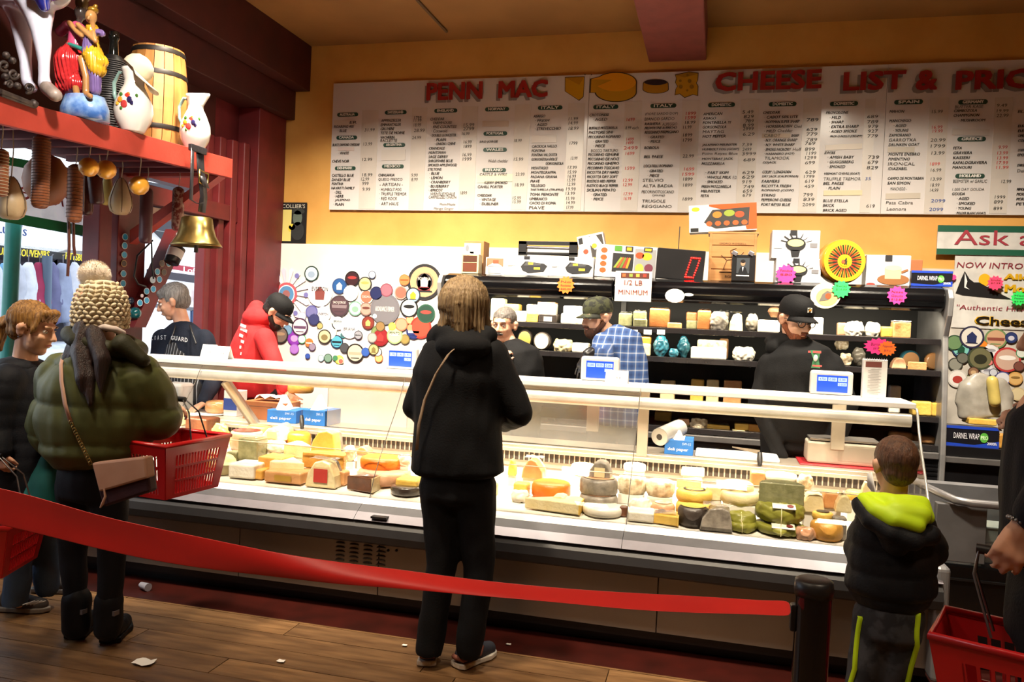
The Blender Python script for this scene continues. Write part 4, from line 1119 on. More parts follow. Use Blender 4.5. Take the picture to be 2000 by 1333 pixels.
ballp = [(0, 0), (.55, .08), (.9, .28), (1, .5), (.9, .72), (.55, .92), (.15, .99), (0, 1)]
m_prov = M('provolone_wax', 'c9b28c', .4, c2='b59b72', scale=5, bump=.1); m_sala = M('brown_salami', '8e5330', .45, c2='74401f', scale=9, bump=.3, bscale=30); m_dsal = M('dark_salami', '3a1410', .4, c2='4c1d16', scale=12, bump=.3, bscale=30); m_ham = M('cured_ham', '9a5f34', .5, c2='7c4522', scale=4, bump=.3, bscale=12)
hang('hanging_provolone', 'pear shaped pale provolone hanging at the far left', 'cheese', 22, 345, 430, 56, -3.75, m_prov, pear, net=5)
hang('hanging_sausage', 'thick tied sausage at the left frame edge under the shelf', 'sausage', 2, 290, 385, 28, -3.6, m_sala, saus, ribs=14)
hang('hanging_ham', 'big round cured ham behind the ribbed sausage', 'ham', 92, 300, 405, 84, -4.0, m_ham, ballp)
hang('hanging_sausage', 'long ribbed brown sausage hanging in front of the round ham', 'sausage', 82, 262, 409, 32, -3.65, m_sala, saus, ribs=26, ribm=flat('5c3218'))
hang('hanging_sausage', 'long slim brown sausage with leather cords below, second of the row', 'sausage', 148, 320, 436, 28, -3.75, m_sala, saus, ribs=16, ribm=flat('5c3218'))
hang('hanging_salami', 'short dark salami behind the pair of yellow cheese balls', 'salami', 172, 330, 422, 22, -4.0, m_dsal, saus, net=4, ribm=flat('8a6a52'))
hang('hanging_salami', 'tilted dark red salami below the yellow cheese balls', 'salami', 192, 342, 402, 26, -3.9, m_dsal, saus, tilt=10)
hang('hanging_provolone', 'narrow yellow provolone half hidden behind the stringed pear cheese', 'cheese', 210, 340, 402, 26, -4.1, M('yellow_prov', 'd8bc66', .4), pear)
hang('hanging_provolone', 'pear shaped stringed provolone beside the window post', 'cheese', 237, 348, 421, 44, -3.95, m_prov, pear, net=6)
hang('hanging_sausage', 'long dark sausage with printed band in front of the window post', 'sausage', 287, 365, 477, 24, -3.9, M('plum_sausage', '4a2a30', .4, c2='5a363c'), saus)
hang('hanging_salami', 'slim mottled salami hanging against the small window', 'salami', 349, 365, 452, 22, -3.78, M('mottled_salami', '6b1f18', .4, c2='a08070', scale=40, contrast=.06), saus)
for px, py, lb in ((174, 326, 'left one of the paired small yellow cheese balls'), (208, 331, 'right one of the paired small yellow cheese balls'), (272, 362, 'single small yellow cheese ball near the window post')):
    t = hang('hanging_cheese_ball', lb, 'cheese', px, py - 18, py + 20, 38, -3.55, M('yellow_wax', 'e0a238', .3, c2='d0902c', coat=.4), ballp, group='small yellow cheese balls under the shelf')
    b = B(); ry = -.038; text(b, 'AURICCHIO', V((.004, ry - .006, .018)), V((.25, 0, .97)), V((-.97, 0, .25)), .052, .011, 0, .01); b.build('lettering', flat('b03020'), t, kind='stuff')
for px, lb in ((134, 'left'), (143, 'right')):
    p0 = atX(px, 430, -3.8); tag(B().tube([p0, atX(px + 1, 480, -3.8), atX(px - 2 if lb == 'left' else px + 3, 500 if lb == 'right' else 540, -3.8)], .009, 6).build('leather_cord', M('brown_cord', '5c2c1c', .5)), lb + ' of the two brown leather cords dangling before the souvenir shop', 'cord')
# strap loop by post
tag(B().tube([atX(298, 470, -4.1), atX(268, 500, -4.1), atX(262, 540, -4.1), atX(270, 556, -4.1), atX(285, 560, -4.1)], .007, 6).build('cable', m_blk), 'thin dark cable looping down beside the window post', 'cable')
tag(B().tube([atX(296, 474, -4.05), atX(297, 520, -4.05), atX(300, 545, -4.05)], .006, 6).build('cable', m_blk), 'short straight dark cable below the printed sausage', 'cable')
# ------------------------------------------------------------------ stickers on post and brace
def disc(px, py, plane, val, rpx, c1, c2, nm, label, cat='sticker', group=None, txt=None, ell_=1.0, c3=None):
    p = atX(px, py, val) if plane == 'X' else atY(px, py, val); k_ = (p - O0).length / ray(px, py).length; r = rpx * k_
    if plane == 'X': f = lambda x, y, d: V((d, x, y)); ux = UX * 0 + V((0, 1, 0)); nrm = V((1, 0, 0))
    else: f = lambda x, y, d: V((x, -d, y)); ux = UX; nrm = V((0, -1, 0))
    if plane == 'X': rx = r * 1.15
    else: rx = r * ell_
    o = B().prism(circ(0, 0, rx, r, 26), f, .003).build(nm, flat(c1, .4)); o.location = p; tag(o, label, cat, group); ROOT[o.name] = None
    q = B().prism(circ(0, 0, rx * .84, r * .84, 26), f, .0036).build('disc', flat(c2, .4)); q.parent = o
    if c3:
        hsh = int(px * 3 + py) % 5; e_ = [circ(0, -r * .1, rx * .5, r * .42, 18), [(-rx * .62, -r * .35), (-rx * .1, r * .3), (rx * .1, 0), (rx * .3, r * .15), (rx * .62, -r * .35)], [(-rx * .72, -r * .2), (rx * .72, -r * .2), (rx * .78, r * .1), (-rx * .78, r * .1)], [(-rx * .35, -r * .5), (rx * .35, -r * .5), (rx * .4, r * .1), (0, r * .5), (-rx * .4, r * .1)], circ(0, r * .15, rx * .62, r * .2, 14)][hsh]
        q = B().prism(e_, f, .0042).build('emblem', flat(c3, .4)); q.parent = o
        if hsh in (1, 2, 3): q = B().prism([(-rx * .5, -r * .58), (rx * .5, -r * .58), (rx * .45, -r * .48), (-rx * .45, -r * .48)], f, .0042).build('print_line', flat(c1, .4)); q.parent = o
    if txt:
        b = B(); text(b, txt, nrm * .0055 + UZ * (r * (.3 if c3 else 0)), ux, UZ, rx * 1.3, r * .32, 0, .01, center=True); q = b.build('lettering', flat('f0ece4' if sum(lin(c2)) < .9 else '2a2624'), None, kind='stuff'); q.parent = o
    return o
for k, py in enumerate((463, 480, 498, 515, 535, 554, 573, 592, 607, 621, 637)):
    odd = k in (3, 8, 9); w8 = ['topmost', 'second', 'third', 'fourth', 'fifth', 'sixth', 'seventh', 'eighth', 'ninth', 'tenth', 'lowest'][k]
    disc(244 - k * .8, py, 'X', -4.212, 6.8 if k not in (8, 9) else 4.5, 'e8eef0' if not odd else 'c8a060', '2f9fd0' if not odd else '3a241c', 'round_sticker', ('%s round light blue sticker on the window post, counted from the top' if not odd else '%s round brown sticker on the window post, counted from the top') % w8, group='stickers down the window post')
bl = [(349, 460, 0), (363, 458, 0), (353, 476, 0), (329, 515, 0), (316, 515, 1), (320, 532, 1), (307, 531, 0), (311, 546, 0), (298, 547, 2), (299, 565, 0), (286, 569, 0), (286, 587, 0), (273, 592, 0), (277, 578, 3)]
ba = V((-4.07, 5.17, 1.52)); 
lbn = ['upper left', 'upper right', 'third down', 'right of the grey one', 'grey one', 'brown one', 'left of the brown one', 'right, below the brown one', 'white centred one', 'right, below the white centred one', 'left, below the white centred one', 'right, near the foot', 'left, near the foot', 'tiny white one']
brp = lambda px, py: atX(px, py, -4.12)
for (px, py, st_), l_ in zip(bl, lbn): disc(px, py, 'X', -4.118, 6.6 if st_ != 3 else 3.5, ['e8eef0', '9a7a50', 'e8eef0', 'f0f0f0'][st_], ['2f9fd0', '54463c', 'c8dcec', 'f0d0d8'][st_], 'round_sticker', 'round sticker on the slanting red timber: ' + l_, group='stickers on the slanting timber')
br = B().add([brp(262, 640), brp(285, 640), brp(372, 448), brp(345, 448)] + [brp(262, 640) - V((.1, 0, 0)), brp(285, 640) - V((.1, 0, 0)), brp(372, 448) - V((.1, 0, 0)), brp(345, 448) - V((.1, 0, 0))], [(0, 1, 2, 3), (7, 6, 5, 4), (0, 4, 5, 1), (1, 5, 6, 2), (2, 6, 7, 3), (3, 7, 4, 0)]).build('trim_10', m_red); struct(br)
t = thing('striped_mug', 'black mug with white label hanging on the slanting timber', 'mug', atX(340, 495, -4.0)); q = atX(341, 498, -4.03); rt = Matrix.Rotation(R(-28), 3, 'X')
B().lathe([(0, -.07), (.055, -.07), (.062, .06), (.05, .06), (.045, -.05)], q, 20, rot=rt).build('mug_body', m_blk, t); B().lathe([(.0585, -.03), (.062, .035)], q, 20, rot=rt).build('label_band', flat('d8d6d2'), t)
# small round magnets near the foot of the brace
for px, py, r_, lb in ((256, 588, 8, 'dark blue bottle cap cluster, upper one'), (257, 609, 8, 'black round cap left of the teal bulb'), (251, 628, 7, 'blue round cap below the teal bulb'), (276, 609, 9, 'black round cap right of the teal bulb')):
    o = B().ball((0, 0, 0), (.02, r_ * .0036, r_ * .0036), 14).build('bottle_top', M('cap_' + str(px), {256: '1c2638', 257: '16181c', 251: '1f5f86', 276: '101214'}[px], .25, coat=.5)); o.location = atX(px, py, -4.19); tag(o, lb, 'cap')
o = B().ball((0, 0, 0), .045, 18).build('glass_bulb', M('teal_glass', '0f5a62', .1, coat=1)); o.location = atX(264, 612, -4.14); tag(o, 'shiny teal glass bulb at the foot of the slanting timber', 'bulb')
# ------------------------------------------------------------------ outside: hanging shop sign, green pole, souvenir stall, street
OX = -4.55
t = thing('shop_sign', 'green and white hanging shop sign with mirrored red script outside the window', 'sign', atX(110, 390, OX)); J = lambda px, py, dx=0: atX(px, py, OX + dx)
def pane(q, mat, nm, par, th=.01): return B().add(q + [p_ - V((th, 0, 0)) for p_ in q], [(0, 1, 2, 3), (7, 6, 5, 4), (0, 4, 5, 1), (1, 5, 6, 2), (2, 6, 7, 3), (3, 7, 4, 0)]).build(nm, mat, par)
def sgq(x0, x1, f0, f1):
    top = lambda x: 306 + (x - 15) * .18; bot = lambda x: 432 + (x) * .18
    return [J(x0, top(x0) + (bot(x0) - top(x0)) * f1), J(x1, top(x1) + (bot(x1) - top(x1)) * f1), J(x1, top(x1) + (bot(x1) - top(x1)) * f0), J(x0, top(x0) + (bot(x0) - top(x0)) * f0)]
m_grn = M('sign_green', '0f7a48', .5, c2='0c6e40'); m_sgw = M('sign_white', 'e0e4ec', .5, emit=.4)  # white panel's own glow stands in for daylight coming through it
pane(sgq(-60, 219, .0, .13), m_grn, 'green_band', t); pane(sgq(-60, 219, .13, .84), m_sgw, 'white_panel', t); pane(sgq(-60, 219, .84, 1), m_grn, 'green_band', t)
b = B(); text(b, 'Fine Cheese', J(232, 425, .015), V((0, -1, 0)), UZ, .9, .13, .25, .0); b.build('lettering', flat('a8484c'), t, kind='stuff')
tag(B().tube([atX(27, 430, -4.75), atX(12, 760, -4.75)], .05, 14).build('green_pole', M('green_pole_paint', '2f8a80', .4, c2='257268', scale=4)), 'round green metal awning pole outside the window', 'pole')
# ------------------------------------------------------------------ cheeses
random.seed(5)
PAL = dict(cr=('efe0b4', 'e0cb94'), wh=('f2ede0', 'e6dcc6'), ye=('e8c464', 'dcb04c'), go=('d3a04a', 'b9823a'), orr=('e07a24', 'd06a1a'), tn=('cf9c68', 'b98250'), pk=('d8ab88', 'c08a68'), br=('6b4028', '4c2a1a'), dk=('2e2622', '403832'), gg=('8f8e6a', '6f7050'), gr=('8c857a', '5e5850'), ol=('8a8438', '757028'), mo=('e6d9bc', 'a89070'), te=('3c8496', '24586a'), rd=('7a3a30', '4e2420'), cb=('9a6238', '8a5530'))
def cm(k, wrap=False):
    c, c2 = PAL[k]; n = 'cheese_' + k + ('_wrapped' if wrap else '')
    return M(n, c, .42 if not wrap else .22, c2=c2, scale=26 if k in ('mo', 'gr', 'gg') else 14, bump=.25, bscale=60, coat=.6 if wrap else 0, contrast=.12 if k == 'mo' else .2)
CN = {}
def cheese(kind, x0, x1, yt, yb, y, c, label, z0=None, rind=None, wrap=0, grp=None, rz=0, lab=None, riser=True, tag2=None, name=None):
    cx = (x0 + x1) / 2; k_ = mpp(cx, y); W = (x1 - x0) * k_; p = atY(cx, yb, y); z = p.z if z0 is None else z0; H = (yt, yb); tot = (yb - yt) * k_
    D = {'wheel': W, 'half': W * .55, 'block': min(W, .16), 'wedge': min(W, .18), 'slab': min(W, .2), 'up': min(W, .11), 'bag': W * .8, 'leaf': W, 'dome': W, 'round': .09}[kind]
    dip = (CAMH - z) / y; h = max(.03, tot - D * dip * .55)
    nm = name or {'wheel': 'round_of_cheese', 'half': 'half_round_of_cheese', 'block': 'cheese_block', 'wedge': 'cheese_wedge', 'slab': 'cheese_slab', 'up': 'cheese_wedge', 'bag': 'wrapped_cheese', 'leaf': 'leaf_wrapped_cheese', 'dome': 'domed_cheese', 'round': 'round_cheese'}[kind]
    yc = y + D / 2
    if riser and z0 is None and z - DK(yc) < .035: z = DK(yc) + .001
    if riser and z0 is None and z - DK(yc) > .012 and not any(k2 in label for k2 in ('upper', 'on the ', 'on top', 'standing on')): B().span(p.x - W * .42, p.x + W * .42, y + .01, y + D * .9, DK(yc) - .004, z - .0005).build('riser', m_deck, case)
    if riser and z0 is None: z = max(z, DK(yc) + .001)
    m = cm(c, wrap); mr = cm(rind or c, wrap); rng = random.Random(int(x0 * 7 + yt))
    t = thing(nm, label, 'cheese', (p.x, yc, z), rz, grp); ROOT[t.name] = Matrix.Identity(4); r = W / 2
    def jit(o, a): return lambda q, an: V((q.x * (1 + a * nz(q * 9 + V((x0, 0, 0)))), q.y * (1 + a * nz(q * 9 + V((x0, 0, 0)))), q.z))
    if kind in ('wheel', 'dome'):
        e = min(.018, h * .25) if kind == 'wheel' else h * .55
        pf = [(0, 0), (r - e * .6, 0), (r, e), (r * 1.01, h * .5)] + ([(r, h - e), (r - e * .35, h - e * .3), (r - e, h), (r * .5, h + .002), (0, h + .002)] if kind == 'wheel' else [(r * .93, h * .72), (r * .7, h * .9), (r * .4, h * .98), (0, h)])
        B().lathe(pf, (0, 0, 0), 30, wob=jit(0, .05)).build('rind', mr, t)
        if rind: B().lathe([(r - .016, h + .003), (0, h + .003)], (0, 0, 0), 28).build('top_face', m, t)
        if lab: B().lathe([(r * .62, h + .005), (r * .5, h + .006)] if lab == 'ring' else [(r * .62, h + .0045), (0, h + .005)], (0, 0, 0), 24).build('paper_label', flat('2c2a26' if lab == 'ring' else lab, .4), t)
    elif kind == 'half':
        hp2 = [(r * cos(pi * k2 / 16), -D / 2 + D * sin(pi * k2 / 16)) for k2 in range(17)]
        B().prism(hp2, lambda a_, b_, d: V((a_, b_, d)), h).build('paste', m, t, bevel=.006, segs=3)
        B().tube([V((a_ * 1.005, b_ + .003, h * .5)) for a_, b_ in hp2], .003, 5).build('rind', mr, t)
    elif kind in ('block', 'slab'):
        b = B().box((0, 0, h / 2), (W, D, h), Matrix.Rotation(rng.uniform(-.02, .02), 3, 'Y')); o = b.build('body', m, t, bevel=min(.012, h * .2), segs=3)
        if rind: B().box((0, 0, h + .002), (W * .97, D * .97, .006)).build('rind', mr, t, bevel=.002)
    elif kind == 'wedge':   # pointing to the left or the right, lying flat, cut face to the camera
        s_ = 1 if rng.random() < .5 else -1; pl = [(-s_ * W / 2, -D * .3), (s_ * W / 2, -D / 2), (s_ * W * .5, D / 2), (s_ * W * .3, D * .5)]
        if s_ < 0: pl = pl[::-1]
        B().prism(pl, lambda a_, b_, d: V((a_, b_, d)), h).build('paste', m, t, bevel=.006)
        B().box((s_ * (W / 2 + .002), 0, h / 2), (.008, D, h * 1.01)).build('rind', mr, t, bevel=.003)
    elif kind == 'up':      # standing wedge, rounded rind behind, narrowing to the top
        s_ = rng.choice((-.12, .1, .0)) ; pl = [(-W / 2, 0), (W / 2, 0), (W * .46, h * .45), (W * (.28 + s_), h * .9), (W * (.05 + s_), h), (-W * .2, h * .92), (-W * .42, h * .5)]
        B().prism(pl, lambda a_, b_, d: V((a_, d - D / 2, b_)), D).build('paste', m, t, bevel=.008, segs=3)
        if rind: B().prism([(a_ * 1.03, b_ * 1.01) for a_, b_ in pl], lambda a_, b_, d: V((a_, d + D * .2, b_)), D * .32).build('rind', mr, t, bevel=.008)
    elif kind in ('bag', 'leaf'):
        sub = Blob(); e = h * .35; sub.lathe([(0, 0), (r - e * .5, 0), (r, e), (r, h - e), (r - e * .5, h), (0, h)], (0, 0, 0), 26, sy=D / W)
        am = .006 if kind == 'leaf' else .007
        sub.fuse('wrapped_body', m if kind == 'bag' else M('olive_leaf', '8b8a34', .45, c2='73742a', scale=7, bump=.3, bscale=25, coat=.1), t, max(.006, W / 30), 1, lambda co, n_: am * (abs(nz(co * (30 if kind == 'bag' else 22) + V((x0, 0, 0)))) * 2 - .6))
        if kind == 'leaf':
            B().tube([V((0, -r * 1.02, h * .05)), V((0, -r * 1.04, h * .5)), V((0, -r * .95, h * .97)), V((0, 0, h * 1.03))], .0022, 4).build('string', flat('d9cf9a'), t)
            if lab: B().box((r * .1, -r * .75, h * 1.04), (r * .9, r * .45, .003), Matrix.Rotation(R(14), 3, 'X')).build('paper_label', flat('e6e0cf'), t); B().lathe([(0, 0), (r * .13, 0)], (r * .35, -r * .75, h * 1.04 + .004), 14, rot=Matrix.Rotation(R(14), 3, 'X')).build('emblem', flat('6a2420'), t)
    elif kind == 'round':
        rr = W / 2; rt = Matrix.Rotation(R(90), 3, 'X'); B().lathe([(0, -.04), (rr * .9, -.04), (rr, -.02), (rr, .02), (rr * .9, .045), (0, .045)], (0, 0, tot / 2), 26, rot=rt, sy=tot / W).build('rind', mr, t)
        B().lathe([(rr * .8, .047), (0, .047)], (0, 0, tot / 2), 24, rot=rt, sy=tot / W).build('face', flat(PAL[c][0], .4), t)
    if wrap and kind in ('block', 'slab', 'up', 'wedge') and W > .05:
        rr = rng; b = B(); n = 6
        b.sheet([[V((-W * .42 + W * .84 * i / n, -D * .35 + D * .7 * j / n, h + .004 + .012 * abs(nz(V((i * 1.7 + x0, j * 1.3, 0)))) )) for i in range(n + 1)] for j in range(n + 1)], smooth=False).build('film', glass_mat('cling_film', (.97, .97, .96), 1.7, .12, .1), t)
    if lab and kind in ('block', 'slab', 'up'): B().prism(rect(-W * .2, h * .2, W * .25, h * .7), lambda a_, b_, d: V((a_, -D / 2 - .004 - d, b_)), .001).build('paper_label', flat(lab, .4), t)
    return t
def run(rows, y=None, z=None, riser=True, suffix='', sh=None):
    for ln in rows.strip().split('\n'):
        q = [a.strip() for a in ln.split('|')]; x0, x1, yt, yb, yy = [float(a) for a in q[1].split()]
        c = q[2].split(); kw = dict(kv.split('=') for kv in q[4].split()) if len(q) > 4 else {}
        z0 = None
        if sh:
            z0 = atY((x0 + x1) / 2, yb, yy).z; near = min(sh, key=lambda s_: abs(s_ - z0)); z0 = near + .001 if abs(near - z0) < .045 else z0
        cheese(q[0], x0, x1, yt, yb, yy, c[0], q[3] + suffix, rind=c[1] if len(c) > 1 and c[1] != '-' else None, wrap='w' in kw, lab=kw.get('l'), riser=riser, z0=z0, rz=float(kw.get('r', 0)))
run("""dome|397 446 887 935 3.86|cr|pale cream domed cheese just right of the red basket, front row
block|441 498 903 939 3.86|wh|white paper wrapped block in front, right of the pale domed cheese
wheel|400 437 876 898 4.02|cr wh|small cream wheel behind the pale domed cheese
block|440 463 880 901 4.04|gg|small olive block left of the white wrapped block
block|357 405 813 848 4.36|br|dark brown cheese block behind the basket handle
block|327 356 800 832 4.42|cr|pale square block at the left end behind the basket
bag|402 438 825 874 4.25|ye|yellow wrapped cheese behind the basket rim|w=1
wheel|431 495 838 882 4.18|rd pk|reddish brown cling wrapped wheel, left part of the counter|w=1
block|460 503 852 901 4.05|gg|tall dark grey green block right of the reddish wheel|w=1
wheel|469 518 829 852 4.42|pk tn|flat orange topped wheel in the back row behind the dark block
up|507 553 832 862 4.28|cr|cream wedge with orange edge leaning in the back row left of the knife|l=e0a878
up|534 562 825 851 4.45|cr|small pale wedge tip behind the leaning cream wedge
wheel|550 595 842 880 4.32|orr|orange wheel below the knife handle in the back row
bag|503 552 860 886 4.15|wh|pale cling wrapped cheese above the golden block|w=1
block|499 553 876 917 3.97|go|golden crumbly block standing in the middle row
up|603 656 838 885 4.15|ye gr|tall yellow wedge with grey rind standing on the half wheel
half|585 674 881 917 4.02|go tn|golden half wheel carrying the tall grey rinded wedge
wedge|524 591 896 923 3.92|cr|flat cream wedge with printed rind on top of the beige block|l=b83a2a
block|510 591 921 952 3.85|tn|beige block with gold label, front row|l=b08a3a
block|477 513 918 942 3.88|go|small golden block between the white package and beige block
up|591 657 899 958 3.85|cr gr|large film wrapped wedge with red print in the front row|w=1 l=c04038
block|648 674 918 949 3.92|tn|orange tan block right of the film wrapped wedge
wedge|669 727 930 966 3.84|br cr|dark brown rinded wedge at the glass seam, front row|w=1
wheel|685 773 888 924 4.02|orr|bright orange round wheel lying on a pinkish wheel
wheel|675 782 913 951 3.93|pk|pinkish wheel under the bright orange one
bag|665 692 869 903 4.22|mo|herb speckled wrapped cheese left of the orange wheel|w=1
up|693 720 870 888 4.25|tn|small tan wedge tip behind the orange wheel
wheel|749 817 950 976 3.83|dk|glossy dark waxed wheel at the coated woman's left hip|w=1
block|769 816 927 960 3.90|ye|yellow cheese with cream top on the dark waxed wheel
bag|771 799 888 912 4.10|wh|white wrapped piece behind the yellow cheese
wedge|553 604 864 897 4.12|cr|cream wedge between the golden block and the tall wedge
block|630 664 905 922 4.08|cr|small cream block half hidden behind the film wrapped wedge
wheel|345 395 840 880 4.25|cr|cream wheel seen through the red basket, upper
block|320 372 870 915 4.05|wh|white block seen through the red basket
wheel|330 400 900 940 3.88|ye|yellow wheel seen through the lower basket slots
bag|278 312 838 872 4.2|wh|white wrapped cheese at the elbow of the green jacket|w=1""")
run("""up|990 1007 895 930 4.2|ye|narrow pale yellow wedge right beside the black coat
up|1016 1060 893 937 4.18|tn cr|netted orange wedge pointing up behind the bright orange drum|w=1
block|1001 1030 930 961 4.02|ye|yellow block left of the bright orange drum
wheel|1029 1107 938 980 3.98|orr|bright orange drum shaped cheese with hollow top
bag|993 1030 957 982 3.93|wh|white cloth wrapped ball left of the orange drum
up|1069 1106 960 990 3.90|cr|pale wedge with brown rind before the orange drum
wedge|1018 1130 981 1013 3.82|cr ye|wide flat cream wedge with yellow edge in the front row
wheel|1124 1202 966 999 3.93|pk gr|lower of the two stacked grey pink wheels
wheel|1125 1201 930 974 3.95|pk gr|upper of the two stacked grey pink wheels
up|1146 1192 898 940 4.02|gr|grey rinded wedge on top of the stacked grey pink wheels|l=d8cba0
wheel|1131 1211 993 1021 3.81|wh|white film wrapped wheel in front of the stacked wheels|w=1
wheel|1110 1160 905 932 4.30|cr|cream wheel in the back row behind the stacked wheels
wheel|1202 1260 927 968 4.08|mo|blue veined white wheel, left one of the pair
wheel|1259 1316 936 973 4.05|mo|blue veined white wheel, right one of the pair
bag|1225 1273 966 1000 3.92|wh|white wrapped cheese below the blue veined pair|w=1
block|1224 1276 999 1026 3.82|wh|white paper parcel in the front row at the glass seam
wheel|1270 1316 971 1003 3.91|mo pk|small mottled pinkish wheel below the veined pair
block|1209 1225 985 1008 3.88|br|small brown rinded piece between white wheel and parcel
wedge|1272 1322 1006 1032 3.81|ye|yellow corner piece in front of the mottled pinkish wheel|w=1
wheel|1319 1390 968 1006 3.93|ye|lower waxed yellow wheel under the ringed one
wheel|1319 1390 955 985 3.95|ye|yellow wheel with a black ring on top|l=ring
wheel|1321 1382 990 1036 3.81|ye dk|black rinded wheel with golden top in the front row
up|1366 1430 986 1039 3.80|gr|grey ash coated wedge in cling film, front row|w=1
wedge|1320 1366 934 957 4.12|cr|pale slice on top behind the ringed wheel
wedge|1381 1411 950 980 4.05|cr|cream wedge between ringed wheel and cream pair
wheel|1408 1482 958 990 3.95|cr|cream wheel below the one with a green mark
wheel|1409 1472 941 968 4.0|wh cr|cream white wheel with green printed mark|l=c8cc90
leaf|1419 1479 1020 1047 3.81|ol|lower small olive leaf parcel beside the ash wedge
leaf|1418 1478 986 1025 3.83|ol|upper small olive leaf parcel beside the ash wedge
leaf|1476 1573 1022 1053 3.80|ol|lower large olive leaf parcel with label|l=1
leaf|1477 1574 981 1026 3.83|ol|upper large olive leaf parcel with label|l=1
half|1483 1568 940 986 3.95|gg gg|big grey green half wheel on the olive leaf parcels|w=1
wheel|1496 1558 926 943 4.15|wh|white round cheese behind the grey green half wheel
block|1465 1494 919 952 4.2|tn|orange cream block standing at the back near the white round
bag|1556 1590 927 962 4.15|mo|crumpled film wrapped cheese right of the white round|w=1
up|1566 1609 959 1003 4.0|cr|pale cream wedge right of the olive leaf parcels
block|1609 1645 959 996 4.05|tn|tan rectangular block near the boy
up|1632 1663 964 1003 3.95|cr tn|speckled wedge leaning on the tan block|w=1
wheel|1589 1629 1000 1020 3.9|ye|small wheel with black round label|l=2a2622
wheel|1586 1648 1019 1061 3.81|go|tan wheel with brown round label near the boy's sleeve|l=5a3426
block|1627 1653 996 1044 3.86|gr|grey block standing on the tan wheel
bag|1553 1594 1027 1056 3.80|pk|small crumpled film parcel left of the tan wheel|w=1
wheel|1655 1690 958 980 4.15|ye|long yellow cheese left of the boy's neck
up|1684 1702 940 966 4.1|cr|cream piece beside the boy's paper sheet
wheel|1740 1800 985 1020 4.0|cr|cream wheel seen past the boy's right ear
wheel|1215 1260 905 925 4.35|wh|white wheel at the back below the mullion
block|1330 1375 915 932 4.38|cr|cream block in the back row under the cutting board
wheel|830 900 880 920 4.1|ye|yellow wheel hidden behind the black coat
block|880 960 930 965 3.9|cr|cream block hidden behind the black coat""")
SHV = (1.497, 1.285, .975, .785)
